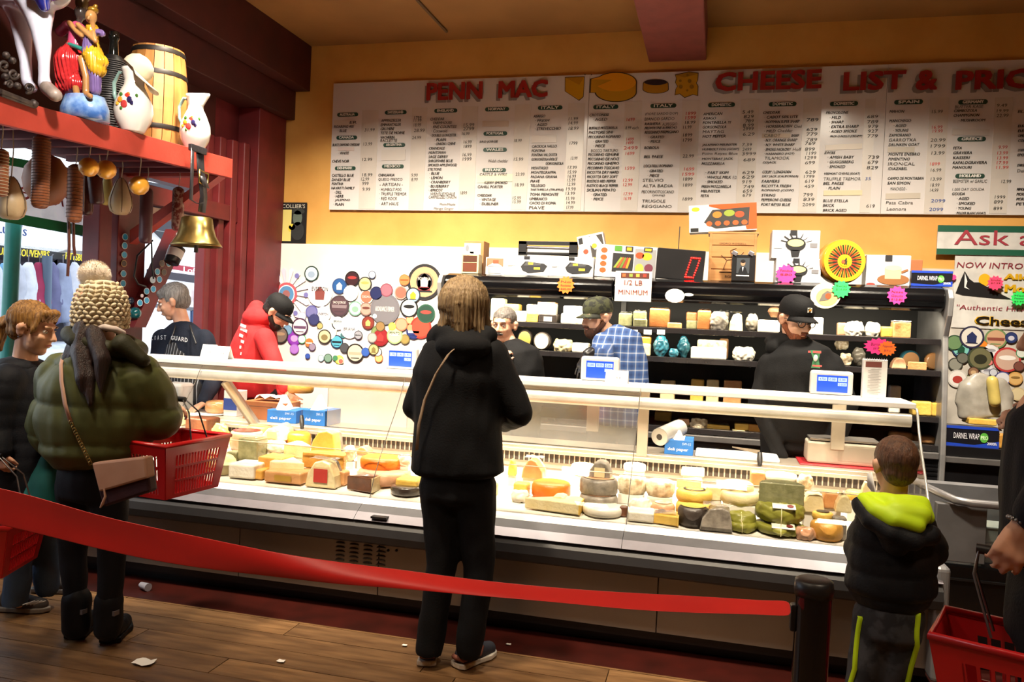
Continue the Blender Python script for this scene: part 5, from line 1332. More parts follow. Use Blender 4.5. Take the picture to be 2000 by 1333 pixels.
run("""block|956 983 589 634 6.05|cr|tall lit cream block beside the blonde hair on the upper cooler shelf
block|1003 1028 614 636 6.0|wh|small white block on the upper cooler shelf
block|983 1013 594 614 6.05|ye|yellow block stacked right of the tall cream one
block|983 1002 614 634 6.05|cr|cream block under the yellow one, upper cooler shelf
block|1027 1050 617 637 6.0|ye|short yellow block under pale ones, upper cooler shelf
block|1050 1087 619 638 6.0|dk|black box of cheese with white scribble, upper cooler shelf|l=b8b8b8
block|1027 1049 595 617 6.02|cr|pale small block on the short yellow block
block|1048 1083 592 619 6.02|wh tn|pale block with orange edge on the black box
block|1094 1136 619 640 6.0|wh|wide white block left of the camouflage cap
block|1099 1135 598 619 6.02|wh|upper white block beside the camouflage cap
block|1207 1234 616 643 6.05|gg|olive film wrapped block right of the bearded man|w=1
block|1236 1263 626 643 6.0|gg|lower olive wrapped block, upper cooler shelf|w=1
block|1236 1262 608 626 6.02|gg|upper olive wrapped block, upper cooler shelf|w=1
block|1267 1306 605 644 6.05|cb|tall brown block in the upper cooler shelf centre|w=1
slab|1303 1330 635 647 6.0|tn|flat orange piece lying right of the tall brown block
block|1340 1361 610 628 6.1|cb|upper dull brown block behind the display hood
block|1340 1361 628 647 6.1|gg|lower dull olive block of the brown stack
block|1361 1387 609 648 6.05|cb|reddish brown tall block, third from the cooler centre|w=1
bag|1385 1421 612 650 6.0|gr|large crinkled clear bag of cheese on the upper shelf|w=1
block|1402 1422 613 651 6.2|gr|grey wrapped block behind the crinkled bag|w=1
up|1423 1450 615 651 6.05|cr|pale cut wedge leaning right of the crinkled bag|w=1
bag|1455 1481 616 652 6.05|gr|grey bagged cheese left of the man in black hoodie|w=1
block|1481 1522 620 645 6.0|wh|long white block just left of the hooded man's cheek
wedge|1584 1608 612 646 6.05|wh|white wedge right of the glasses wearing man
dome|1500 1526 600 620 6.1|pk|pinkish round on top of the long white block
block|1636 1653 622 648 6.1|pk|narrow browned block at the left of the rounded pair
bag|1652 1689 619 648 6.0|wh|left rounded white loaf of cheese on the right upper shelf
bag|1691 1721 619 649 6.0|wh|right rounded white loaf of cheese on the right upper shelf
block|1721 1745 629 651 6.05|ye|low yellowish block between loaf and netted cheese
block|1746 1778 618 651 6.0|tn wh|orange netted cheese at the right end of the upper shelf|w=1
wheel|1112 1140 640 641 6.0|cr|thin cream disc on the upper shelf lip
round|1008 1039 645 685 6.05|ye dk|round yellow faced cheese behind the moustached man
round|1039 1074 654 691 6.0|cr dk|round black rimmed cheese on the second shelf
bag|1076 1116 668 693 6.0|cr|cream mottled cheese under the gloved man's elbow
block|1116 1148 675 695 6.0|wh|white block under the gloved man's elbow
block|1241 1271 657 677 6.05|go|orange marked block, second shelf right of plaid shirt|w=1
block|1246 1269 677 702 6.0|cr|cream block under the orange marked one
bag|1274 1304 660 702 6.0|te|teal foil wrapped cheese, left one|w=1
bag|1305 1325 684 702 5.98|te|small teal foil piece, middle one|w=1
bag|1322 1346 660 703 6.05|te|dark teal foil wrapped cheese, right one|w=1
block|1349 1417 684 709 5.98|wh|long lower cream block with scalloped edge on the second shelf
block|1362 1418 664 684 6.02|mo|long upper speckled block on the second shelf
block|1404 1421 668 709 6.2|tn|narrow orange block left of the foil pieces
bag|1430 1474 682 710 6.0|wh|foil wrapped pieces left of the man in black hoodie, second shelf|w=1
bag|1632 1659 660 684 6.2|mo|upper film bag by the hooded man's shoulder|w=1
bag|1640 1665 683 708 6.05|mo|lower film bag by the hooded man's shoulder|w=1
bag|1666 1692 669 707 6.1|gr|silver foil cheese behind the pink starburst|w=1
up|1743 1770 690 713 6.05|pk|pinkish cut wedge right of the orange starburst
round|1761 1797 674 710 6.2|tn te|round cheese with blue rim on the second shelf
half|1775 1809 697 713 6.0|tn|tan half wheel in front of the blue rimmed cheese
round|1810 1838 680 715 6.1|tn|tan upright round at the right end of the second shelf|w=1
block|1249 1262 737 800 6.05|cr|narrow cream block seen above the counter by the plaid shirt
block|1288 1316 742 800 6.05|cr|long cream block low in the cooler, left of centre
block|1347 1372 740 800 6.05|ye|yellowish cheese low in the cooler, centre
block|1378 1402 741 800 6.05|cr|cream cheese low in the cooler, centre right
block|1412 1446 742 800 6.05|tn|dull tan wide cheese low in the cooler beside the hooded man
block|1736 1757 757 812 6.05|wh|white block behind the printed list, low in the cooler
block|1783 1818 787 817 5.98|ye|yellow holey block by the right end of the counter
block|1820 1839 790 818 6.0|ye|wrapped yellow block beside the holey one|w=1
wheel|1740 1783 856 877 5.98|tn|flat tan disc left on the lowest shelf by the boy
wheel|1786 1838 859 876 5.98|tn|flat tan disc right on the lowest shelf by the boy
block|1278 1310 806 828 6.2|ye|pale yellow block in the low shelf above the film roll
block|1283 1316 828 848 6.1|ye|pale yellow block lower down above the film roll
block|1319 1345 828 849 6.0|gg|olive herb block behind the deli paper box
block|1323 1346 813 828 6.02|pk|browned small piece on the olive herb block
bag|1345 1383 817 852 5.98|mo|large film bag of white cheese behind the counter glass|w=1
block|1380 1424 828 853 6.0|ye|long yellow cheese right of the film bag, low shelf|w=1
block|1429 1456 839 856 5.98|cr|lower pale piece left of the cut corner cheese
block|1435 1462 826 840 6.0|ye|upper yellow slice left of the cut corner cheese
block|1461 1485 829 857 6.0|go|golden cut corner cheese right on the low shelf""", riser=False, sh=SHV)
# holes of the holey block
# left ledge: cheese with cling film on a board
t = thing('round_board', 'white round board carrying an orange rinded cheese at the left of the ledge', 'board', atY(398, 797, 4.8)); t.location.z = .779; ROOT[t.name] = Matrix.Identity(4)
B().lathe([(0, 0), (.16, 0), (.17, .012), (0, .012)], (0, 0, 0), 26).build('disc', m_top, t)
cheese('wheel', 388, 435, 768, 795, 4.74, 'tn', 'orange rinded half cheese with crumpled film on the round board', z0=.792, riser=False, wrap=1)
cheese('wheel', 548, 600, 748, 770, 4.9, 'go', 'ridged yellow wheel behind the cardboard box under the hoodie', z0=.95, riser=False)

# ------------------------------------------------------------------ boxes and signs on the cooler top
TZ = 1.862
def prints(t, wd, h, d, items, tilt=0):
    for it in items:
        k_ = it[0]
        if k_ == 'r': fr(t, wd, h, d, rect(*it[1]), it[2], it[3] if len(it) > 3 else 'print', .0015 + .0006 * (it[4] if len(it) > 4 else 1), tilt)
        elif k_ == 'c': fr(t, wd, h, d, circ(*it[1]), it[2], it[3] if len(it) > 3 else 'print', .0015 + .0006 * (it[4] if len(it) > 4 else 1), tilt)
        elif k_ == 'p': fr(t, wd, h, d, it[1], it[2], it[3] if len(it) > 3 else 'print', .0015 + .0006 * (it[4] if len(it) > 4 else 1), tilt)
        else: ftext(t, wd, h, d, it[1], *it[2], it[3], .01, 0, .005, tilt)
t, wd, h, d = sidebox('cow_picture_box', 'brown carton with a white sheep picture at the left end of the cooler', 'box', 905, 943, 466, 532, 6.15, .16, M('brown_card2', 'a5713f', .6), z0=TZ)
prints(t, wd, h, d, [('r', (0, .50, .85, .93), 'd6d4cf'), ('c', (.42, .74, .3, .12), 'a5a7aa', 'sheep_print', 2), ('c', (.16, .78, .09, .1), '6f7278', 'sheep_print', 3), ('r', (.3, .55, .5, .68), '8d8f92', 'sheep_print', 2)])
t, wd, h, d = sidebox('small_wooden_box', 'little cream framed wooden box in front of the sheep carton', 'box', 900, 934, 496, 534, 6.0, .10, M('cream_wood', 'cbb68c', .5), z0=TZ)
prints(t, wd, h, d, [('r', (.1, .1, .9, .55), '5a2c18'), ('r', (.1, .6, .9, .92), '43210f')])
t, wd, h, d = sidebox('winter_scene_box', 'small box with a snowy village picture between carton and grill boxes', 'box', 948, 984, 500, 534, 6.1, .1, m_cardw, z0=TZ)
prints(t, wd, h, d, [('r', (.05, .5, .95, .95), '8a6a50'), ('p', [(.1, .5), (.5, .75), (.9, .5)], 'cfd4d8', 'roof_print', 2), ('r', (.15, .1, .85, .48), '9a9c9e', 'wall_print', 2), ('r', (.4, .65, .7, .85), 'b04a30', 'picture', 3)])
def racl(px0, px1, pyt, pyb, label):
    t, wd, h, d = sidebox('grill_box', label, 'box', px0, px1, pyt, pyb, 6.03, .22, m_cardw, z0=TZ, group='white raclette grill boxes on the cooler')
    prints(t, wd, h, d, [('r', (.45, .82, .58, .99), '222226', 'logo_patch'), ('p', [(.38, .45), (.48, .72), (.9, .62), (.98, .5), (.9, .2), (.55, .12), (.42, .25)], '2b2b2e', 'grill_print'), ('p', [(.45, .5), (.52, .72), (.85, .62), (.82, .52)], '4a4a4c', 'grill_print', 2), ('r', (.55, .55, .66, .66), 'd8c23a', 'cheese_print', 3), ('r', (.68, .3, .82, .42), 'd8c23a', 'cheese_print', 3), ('r', (.08, .45, .2, .48), '9a9a9a', 'print', 1), ('r', (.08, .5, .26, .52), 'b8b8b8', 'print', 1)])
racl(984, 1070, 499, 537, 'left one of two white grill boxes with black grill picture'); racl(1070, 1158, 502, 540, 'right one of two white grill boxes with black grill picture')
# black rack behind
t = thing('black_rack', 'black metal frame rack standing behind the white grill boxes', 'rack', V((atY(1070, 500, 6.5).x, 6.5, TZ))); 
x0, x1 = atY(1013, 500, 6.5).x, atY(1128, 500, 6.5).x; zt = atY(1070, 472, 6.5).z
for bx in ((x0, x1, zt - .03, zt), (x0, x1, TZ, TZ + .03), (x0, x0 + .07, TZ, zt), (x1 - .07, x1, TZ, zt), (x0, x1, zt - .11, zt - .09)): B().span(bx[0], bx[1], 6.48, 6.52, bx[2], bx[3]).build('bar', m_blk, t, bevel=.003)
for k in range(2): B().tube([V((x0 + .06, 6.5, zt - .05 - .05 * k)), V((x1 - .06, 6.5, zt - .055 - .05 * k))], .012, 8).build('rod', m_alu, t)
food = [('c', (.3, .75, .13, .1), 'c0502a'), ('c', (.5, .8, .1, .1), 'd8a030'), ('c', (.7, .7, .12, .12), '5c7a2c'), ('r', (.2, .3, .8, .55), '2a2826', 'pan_print'), ('c', (.35, .42, .1, .08), 'c86a30', 'food_print', 2), ('c', (.6, .42, .12, .08), '8a9a3a', 'food_print', 2)]
t, wd, h, d = sidebox('grill_box', 'tilted raclette carton with food picture leaning behind the striped one', 'box', 1132, 1184, 432, 512, 6.25, .09, M('pale_grey_card', 'cfcdd0', .45), z0=TZ + .03, tilt=-.22)
prints(t, wd, h, d, [('r', (.05, .05, .95, .95), 'b9b7b8', 'photo_print'), ('r', (.45, .1, .95, .95), '3a3634', 'grill_print', 2), ('p', [(.3, .9), (.7, .98), (.9, .7), (.6, .6)], 'd4d2d6', 'tray_print', 3), ('r', (.05, .8, .2, .95), '222222', 'logo_patch', 3), ('c', (.25, .6, .1, .06), 'b8402a', 'food_print', 3), ('c', (.3, .3, .1, .06), 'c0502a', 'food_print', 3), ('c', (.5, .35, .1, .08), 'd8b040', 'food_print', 3), ('c', (.7, .3, .08, .1), 'c0502a', 'food_print', 3), ('c', (.6, .7, .1, .06), 'e0a030', 'food_print', 4)], tilt=-.22)
t, wd, h, d = sidebox('grill_box', 'large grill carton with vegetables picture and orange discs beside the number display', 'box', 1162, 1281, 478, 541, 6.03, .12, M('pale_grey_card', 'cfcdd0', .45), z0=TZ, tilt=.045)
prints(t, wd, h, d, [('r', (.0, .0, .26, 1), 'f2efe9', 'panel_print'), ('r', (.28, .18, .62, .75), '2a2a2c', 'pan_print'), ('r', (.64, .05, .98, .92), '8f9092', 'pan_print')] + [('c', (.13, y_, .055, .085), 'e2572a', 'disc_print', 2) for y_ in (.82, .6, .4, .2)] +
       [('p', [(.3 + .05 * k, .3), (.34 + .05 * k, .3), (.44 + .035 * k, .62), (.41 + .035 * k, .64)], ['8a9a3a', 'c0562c', '6a7f34', 'b8402a', 'd09030'][k], 'food_print', 2) for k in range(5)] +
       [('c', (.72, .72, .07, .1), 'c84a28', 'food_print', 2), ('c', (.84, .7, .08, .12), 'e0a830', 'food_print', 2), ('c', (.73, .32, .07, .15), 'd8b34a', 'food_print', 2), ('c', (.88, .35, .07, .13), '6a3444', 'food_print', 2), ('r', (.3, .82, .42, .98), '4f8a34', 'food_print', 2), ('r', (.48, .82, .6, .98), '333333', 'pan_print', 2), ('r', (.5, .85, .58, .95), 'd8a02c', 'cheese_print', 3), ('r', (.78, .84, .92, .98), '333333', 'pan_print', 2), ('r', (.8, .87, .9, .95), 'd8b02c', 'cheese_print', 3)], tilt=.045)
# LED number display
t, wd, h, d = sidebox('number_display', 'black box with a red dotted zero, queue number display', 'display', 1281, 1374, 487, 546, 6.02, .10, m_blk, z0=TZ, tilt=.06)
rt = Matrix.Rotation(.06, 3, 'Y'); led = M('red_led', 'ff1a14', .4, emit=6, c2='ff1a14'); b = B()
pts = [(.66 + .06 * k / 4 * 4.0 * .5, .86) for k in range(0)]
q = [(.72, .74), (.90, .74), (.855, .42), (.80, .10), (.63, .10), (.675, .42)]
def seg(a, b2, n): return [(a[0] + (b2[0] - a[0]) * k / n, a[1] + (b2[1] - a[1]) * k / n) for k in range(n)]
for i in range(6):
    for x, y in seg(q[i], q[(i + 1) % 6], [5, 4, 4, 5, 4, 4][i]): b.ball(rt @ V(((x - .5) * wd, -d / 2 - .002, (y - .5) * h)) + V((0, 0, h / 2)), .0065, 6)
b.build('led_zero', led, t, kind='stuff')
tag(B().tube([atY(1325, 487, 6.07), atY(1328, 443, 6.10)], .0035, 5).build('antenna_rod', m_blk), 'thin black antenna rod standing on the number display', 'antenna')
# half pound sign
t = thing('paper_sign', 'white paper sign reading 1/2 LB MINIMUM taped to the hood', 'sign', atY(1237, 560, CY - .02)); a = atY(1200, 588, CY - .02); c_ = atY(1274, 531, CY - .02)
B().span(a.x, c_.x, CY - .022, CY - .019, a.z, c_.z).build('sheet', M('paper_white', 'ece9e4', .5), t)
b = B(); cx = (a.x + c_.x) / 2; text(b, '1/2 LB', (cx, CY - .024, a.z + (c_.z - a.z) * .62), UX, UZ, .13, .036, 0, .002, center=True); text(b, 'MINIMUM', (cx, CY - .024, a.z + (c_.z - a.z) * .30), UX, UZ, .21, .036, 0, .002, center=True); b.build('lettering', flat('8a3a2c'), t, kind='stuff')
B().span(a.x + .04, c_.x - .02, CY - .025, CY - .0225, c_.z - .05, c_.z - .012).build('picture_strip', flat('5a2c22'), t)
for k in range(4): B().span(a.x + .05 + .05 * k, a.x + .075 + .05 * k, CY - .027, CY - .0255, c_.z - .042, c_.z - .02).build('food_print', flat(['c86030', '8a9a40', 'd8a840', 'b03828'][k]), t)
# wooden wine crate
m_pine = M('pine_crate', 'b98450', .55, c2='a5713e', scale=4, stretch=(1, 1, 6))
t, wd, h, d = sidebox('wooden_crate', 'tall pine crate with a branded horseman drawing on the cooler', 'crate', 1385, 1472, 455, 548, 6.12, .20, m_pine, z0=TZ)
for k in range(4): B().box((0, -d / 2 - .004, h * (.13 + .25 * k)), (wd * .98, .008, h * .235)).build('slat', m_pine, t, bevel=.003)
B().box((0, 0, h + .008), (wd * 1.14, d * 1.1, .016)).build('lid_board', m_pine, t, bevel=.003); 
for s_ in (-1, 1): B().box((s_ * wd * .5, -d / 2, h / 2), (.02, .02, h)).build('corner_post', m_pine, t, bevel=.003)
b = B(); f = lambda x, z: V((x * wd, -d / 2 - .010, z * h))
for pl in ([(-.25, .55), (-.12, .45), (.1, .48), (.25, .62)], [(-.12, .45), (-.2, .25)], [(-.02, .45), (0, .22)], [(.1, .48), (.18, .25)], [(0, .48), (-.05, .65), (.08, .7)], [(-.28, .2), (.25, .2)]): b.tube([f(*q) for q in pl], .003, 4)
text(b, 'ISIDRO ROSSELL', f(-.3, .78), UX, UZ, wd * .6, .012, 0, 0); text(b, 'ROSELL', f(-.15, .08), UX, UZ, wd * .3, .018, 0, .01); b.build('branding', flat('5a3a20'), t)
# grill box lying tilted on the crate
zc_ = TZ + h + .018
t, wd, h, d = sidebox('grill_box', 'orange edged grill carton resting tilted on top of the pine crate', 'box', 1345, 1477, 393, 446, 6.12, .13, M('pale_grey_card', 'cfcdd0', .45), z0=zc_, tilt=-.06)
prints(t, wd, h, d, [('r', (.0, .0, .3, 1), 'd9d7d9', 'panel_print'), ('p', [(.3, .95), (.3, 1), (1, 1), (1, .05), (.85, .05), (.8, .6)], 'd8521e', 'orange_print'), ('p', [(.22, .35), (.35, .8), (.9, .85), (.88, .2), (.4, .12)], '3a3836', 'grill_print', 2), ('c', (.42, .62, .07, .12), 'c87a30', 'food_print', 3), ('c', (.6, .66, .08, .12), '8a9a3a', 'food_print', 3), ('c', (.75, .6, .07, .12), 'b84a2a', 'food_print', 3), ('c', (.1, .85, .06, .08), 'd8b32a', 'food_print', 3), ('r', (.02, .02, .14, .16), '222222', 'logo_patch', 3)] + [('c', (.3 + .13 * k, .3, .045, .09), 'cf5a2c', 'food_print', 4) for k in range(5)], tilt=-.06)
# photo card
t, wd, h, d = sidebox('photo_card', 'black card with portrait photo clipped before the pine crate', 'picture', 1428, 1474, 497, 548, 5.99, .03, m_blk, z0=TZ)
prints(t, wd, h, d, [('r', (.2, .28, .75, .88), '3d4248', 'photo_print'), ('c', (.47, .68, .1, .11), 'a88468', 'face_print', 2), ('p', [(.28, .30), (.35, .5), (.47, .56), (.6, .5), (.68, .30)], '14151a', 'suit_print', 2), ('c', (.47, .75, .1, .07), '1c1614', 'hair_print', 3), ('r', (.2, .18, .75, .23), 'd8d8d8', 'caption_strip', 2), ('p', [(.43, .53), (.51, .53), (.47, .36)], 'c8ccd2', 'collar_print', 3)])
for x_ in (-.4, .3): B().box((x_ * wd, -.01, h + .01), (.04, .03, .03), Matrix.Rotation(.5, 3, 'Y')).build('clip', m_alu, t, bevel=.004)
# fondue boxes
def fond(px0, px1, pyt, pyb, label, y, z0, m=M('silver_card', 'c4c3c8', .4)):
    t, wd, h, d = sidebox('fondue_box', label, 'box', px0, px1, pyt, pyb, y, .24, m, z0=z0)
    pot = [('c', (.5, .5, .21, .24), '222224', 'pot_print', 2), ('p', [(.4, .3), (.6, .3), (.57, .05), (.43, .05)], '222224', 'burner_print', 2), ('c', (.5, .55, .17, .13), 'ded88a', 'cheese_print', 3), ('r', (.38, .82, .52, 1), '222226', 'logo_patch', 1), ('r', (.05, .35, .22, .37), '9c9ca0', 'print', 1), ('r', (.8, .4, .95, .55), '77777c', 'print', 1)]
    for a_ in range(7): an = R(15 + a_ * 25); pot.append(('p', [(.5 + .2 * cos(an), .52 + .2 * sin(an)), (.5 + .33 * cos(an), .52 + .38 * sin(an)), (.52 + .33 * cos(an), .55 + .38 * sin(an)), (.53 + .2 * cos(an), .54 + .2 * sin(an))], '2a2a2c', 'fork_print', 2))
    prints(t, wd, h, d, pot); return t, h
t, h = fond(1514, 1602, 504, 551, 'lower fondue carton with pot picture, pink starburst at its left', 6.02, TZ); fond(1506, 1600, 450, 505, 'upper fondue carton with pot and forks picture', 6.04, TZ + h + .002)
# big yellow round cheese on its side
yc = 6.05; p = atY(1645, 512, yc); r = 43 * mpp(1645, yc)
t = thing('display_cheese', 'large upright yellow cheese wheel with striped sunburst label on the cooler', 'cheese', (p.x, yc, TZ)); ROOT[t.name] = Matrix.Identity(4); rt = Matrix.Rotation(R(90), 3, 'X') ; rz_ = Matrix.Rotation(R(12), 3, 'Z'); rt = rz_ @ rt
B().lathe([(0, -.12), (r * .9, -.12), (r, -.08), (r * 1.01, 0), (r * .97, .03), (r * .9, .045), (0, .045)], (0, 0, r * 1.02), 40, rot=rt).build('waxed_body', M('orange_wax', 'd88f22', .3, c2='cc7f1a', coat=.4), t)
B().lathe([(0, .047), (r * .92, .047)], (0, 0, r * 1.02), 40, rot=rt).build('yellow_label', flat('e6c02a', .35), t)
for k in range(40):
    a_ = 2 * pi * k / 40; c3, s3 = cos(a_), sin(a_); w_ = r * .028; q = [rt @ V((c3 * q_ - s3 * e_ * w_ * (.6 + q_ / r), s3 * q_ + c3 * e_ * w_ * (.6 + q_ / r), .049)) + V((0, 0, r * 1.02)) for q_, e_ in ((r * .32, -1), (r * .74, -1), (r * .74, 1), (r * .32, 1))]
    B().add(q, [(0, 1, 2, 3)]).build('ray_stripe', flat(('b03a22', '2a3020')[k % 2], .4), t)
B().lathe([(0, .050), (r * .24, .050)], (0, 0, r * 1.02), 20, rot=rt).build('centre_disc', flat('e0b422', .35), t)
B().prism([(-.3, -.8), (-.1, -.2), (-.35, .1), (-.1, .5), (.05, .9), (.3, .5), (.2, .1), (.45, .2), (.3, -.1), (.35, -.8), (.15, -.8), (.1, -.4), (-.05, -.8)], lambda x, y, dd: rt @ V((x * r * .2 + r * .03, y * r * .2, .052 + dd)) + V((0, 0, r * 1.02)), .001).build('bear_emblem', flat('26201a'), t)
B().lathe([(0, .053), (r * .09, .053)], rt @ V((-r * .07, -r * .02, 0)) + V((0, 0, r * 1.02)), 14, rot=rt).build('red_dot', flat('d4502a'), t)
# white fondue carton right, film box, open flap
t, wd, h, d = sidebox('fondue_box', 'white carton with cream pot on a wooden board picture, right of the yellow wheel', 'box', 1690, 1777, 498, 557, 6.05, .16, M('silver_card', 'c4c3c8', .4), z0=TZ)
prints(t, wd, h, d, [('r', (.42, .8, .58, 1), '222226', 'logo_patch'), ('c', (.62, .2, .36, .18), '8a5a34', 'board_print'), ('p', [(.43, .22), (.78, .22), (.8, .58), (.42, .58)], 'd2b88a', 'pot_print', 2), ('c', (.61, .58, .19, .09), 'e6dc9a', 'cheese_print', 3), ('p', [(.8, .4), (.95, .5), (.93, .56), (.79, .48)], '8a5a34', 'handle_print', 2), ('c', (.12, .03, .1, .04), 'b03a30', 'print', 2)])
t, wd, h, d = sidebox('brown_carton', 'plain brown carton edge behind the white fondue carton', 'box', 1775, 1800, 500, 556, 6.3, .1, M('brown_card', 'a8673c'), z0=TZ)
t = wrapbox(1779, 1860, 528, 558, 6.0, TZ, 'film wrap box lying on the right end of the cooler')
# robin picture round and starbursts
def burst(px, py, rpx, y, hexc, label, txt, n=12):
    rr = rpx * mpp(px, y); o = B().prism(star(0, 0, rr, rr, n, .78), lambda a_, b_, dd: V((a_, -dd, b_)), .002).build('starburst_note', flat(hexc, .5)); o.location = atY(px, py, y); tag(o, label, 'note')
    b = B()
    for i, s_ in enumerate(txt): text(b, s_, V((0, -.004, rr * (.35 - .4 * i))), UX, UZ, rr * 1.1, rr * .24, .1, 0, center=True)
    q = b.build('handwriting', flat('7a2a20' if hexc != '35f06a' else '2a6a3a'), None, kind='stuff'); q.parent = o
burst(1105, 557, 18, CY - .022, 'ff7a2c', 'orange starburst note on the hood, left of the paper sign', ('No', 'Raclette', '$40.00'))
burst(1535, 536, 20, 6.005, 'ff3f96', 'pink starburst note on the lower fondue carton', ('Fondue', '$80'))
burst(1643, 565, 18, CY - .03, '35f06a', 'green starburst note on the robin cheese label', ('Swiss', '$14.99'))
burst(1752, 577, 19, CY - .024, 'ff3f96', 'pink starburst note at the right on the hood', ('Nose', 'Gouda', '$13.80'))
p = atY(1612, 578, CY - .02); o = B().prism(circ(0, 0, .098, .088, 28), lambda a_, b_, dd: V((a_, -dd, b_)), .003).build('robin_label', flat('ddd2b8', .5)); o.location = p; tag(o, 'round cream cheese label with a robin on the hood', 'label')
for nm, pl, c_ in (('floral_ring', circ(.01, -.01, .07, .06), 'd8b878'), ('robin_body', [(-.04, -.04), (-.02, .01), (.01, .035), (.035, .025), (.04, 0), (.02, -.03)], '6f6a62'), ('robin_breast', circ(.018, -.002, .02, .02, 12), 'c0502a')):
    q = B().prism(pl, lambda a_, b_, dd: V((a_, -.004 - (.001 if nm == 'robin_body' else .002 if nm == 'robin_breast' else 0) - dd, b_)), .0006).build(nm, flat(c_, .5)); q.parent = o
# picture poster on the yellow wall at left
PY = 6.985
t = thing('portrait_poster', 'narrow black and yellow poster with a portrait below the price sign', 'poster', atY(574, 436, PY)); a = atY(547, 475, PY); c_ = atY(600, 396, PY)
B().span(a.x, c_.x, PY - .004, PY, a.z, c_.z).build('sheet', flat('17191a', .4), t)
B().span(a.x + .01, a.x + .012 + (c_.x - a.x) * .38, PY - .006, PY - .0045, a.z + .02, c_.z - .07).build('yellow_panel', flat('e0d27c', .4), t)
b = B(); text(b, "COLLIER'S", (a.x + .015, PY - .007, c_.z - .055), UX, UZ, (c_.x - a.x) * .88, .038, 0, 0); b.build('lettering', flat('d8d4c4'), t, kind='stuff')
for nm, cx_, cz_, rx, rz_, cc in (('face_print', .66, .62, .05, .075, '5c6a60'), ('hat_print', .68, .78, .07, .03, '2c3230'), ('shoulder_print', .68, .3, .07, .09, '24282a'), ('flower_print', .46, .40, .035, .03, 'e6d84c'), ('flower_print', .38, .36, .02, .03, 'd8c83c')):
    B().prism(circ(a.x + (c_.x - a.x) * cx_, a.z + (c_.z - a.z) * cz_, rx, rz_, 14), lambda x, y, dd: V((x, PY - .0065 - dd, y)), .0006).build(nm, flat(cc), t)
# signs at the right
RYY = 6.955
def board(nm, label, px0, px1, pyt, pyb, mat, y=RYY):
    a = atY(px0, pyb, y); c_ = atY(px1, pyt, y); t = thing(nm, label, 'sign', ((a.x + c_.x) / 2, y, a.z)); B().span(a.x, c_.x, y, y + .012, a.z, c_.z).build('board', mat, t, bevel=.002); return t, a, c_
t, a, c_ = board('green_white_sign', 'green banded white sign starting with Ask about, right edge', 1829, 2100, 443, 497, M('sign_white2', 'dcdad6', .4), y=6.945)
W_ = c_.z - a.z
for z0, z1 in ((0, .2), (.78, 1)): B().span(a.x, c_.x, 6.943, 6.9448, a.z + W_ * z0, a.z + W_ * z1).build('green_band', flat('1d5a44', .4), t)
b = B(); text(b, 'Ask about', (atY(1864, 470, 6.94).x, 6.941, a.z + W_ * .34), UX, UZ, 1.02, .115, 0, .004); b.build('lettering', flat('a02c3c'), t, kind='stuff')
t, a, c_ = board('cheese_advert_sign', 'white board with black mountain and yellow sun advertising hickory smoked cheese', 1858, 2110, 500, 640, M('sign_white2', 'dcdad6', .4)); T = lambda px, py, dy=0: V((atY(px, py, RYY).x, RYY - .003 - dy, atY(px, py, RYY).z))
def pl2(pts, hexc, nm, dy=0): q = [T(*p_) for p_ in pts]; B().prism([(p_.x, p_.z) for p_ in q], lambda x, y, dd: V((x, RYY - .002 - dy - dd, y)), .001).build(nm, flat(hexc, .4), t)
pl2(ell(1923, 547, 12, 12), 'e8b420', 'sun_emblem', .001); pl2([(1866, 573), (1877, 545), (1884, 530), (1893, 545), (1902, 552), (1912, 552), (1935, 565), (1955, 575), (1975, 585), (1940, 583), (1910, 580), (1880, 577)], '17171a', 'mountain_emblem', .002); pl2([(1884, 533), (1889, 550), (1886, 560), (1893, 566), (1883, 562)], 'e6e6e6', 'snow_emblem', .003)
def tx(body, px, py, w_, h_, hexc, bold=.01, shear=.15, dy=.004, nm='lettering'): b = B(); text(b, body, T(px, py, dy), UX, UZ, w_ * mpp(px, RYY), h_ * mpp(px, RYY), shear, bold); b.build(nm, flat(hexc, .4), t, kind='stuff')
tx('NOW INTRODUCING', 1868, 523, 190, 11, '8c3040', .0); tx('Alleghany', 1959, 551, 110, 16, 'd8a818', .06, 0, .003); tx('Alleghany', 1960, 551, 108, 15, '3a2c18', .02, 0, .005); tx('Mountain', 1961, 572, 100, 16, 'd8a818', .06, 0, .003); tx('Mountain', 1962, 572, 98, 15, '3a2c18', .02, 0, .005)
tx('"Authentic Hickory Smoked"', 1866, 607, 220, 12, '8c3040', .0); tx('Cheese', 1902, 635, 112, 18, 'e0b020', .07, 0, .003); tx('Cheese', 1904, 634, 108, 16, '17130c', .035, 0, .006)
burst(1944, 553, 15, 6.90, 'ff4a7a', 'red pink starburst note on the mountain advert', ('Smoke', '$7.99')); burst(1990, 583, 15, 6.90, '35f06a', 'green starburst note at the right edge on the advert', ('Hot', 'Pepper', '$7.99'))
burst(1862, 542, 6, 6.93, 'ff3f96', 'small pink note corner at the left edge of the mountain advert', ('',))

# ------------------------------------------------------------------ round cheese labels stuck on the white panels
m_n = 0
def lab(px, py, r, c1, c2, label, c3=None, txt=None, e=1.0, y=6.955):
    global m_n; m_n += 1; r *= 1.1
    o = disc(px, py, 'Y', y - .0006 * (m_n % 9) - .001 * (r < 12), r, c1, c2, 'cheese_label', label, 'label', 'round cheese labels on the white wall panels', txt, e, c3); return o
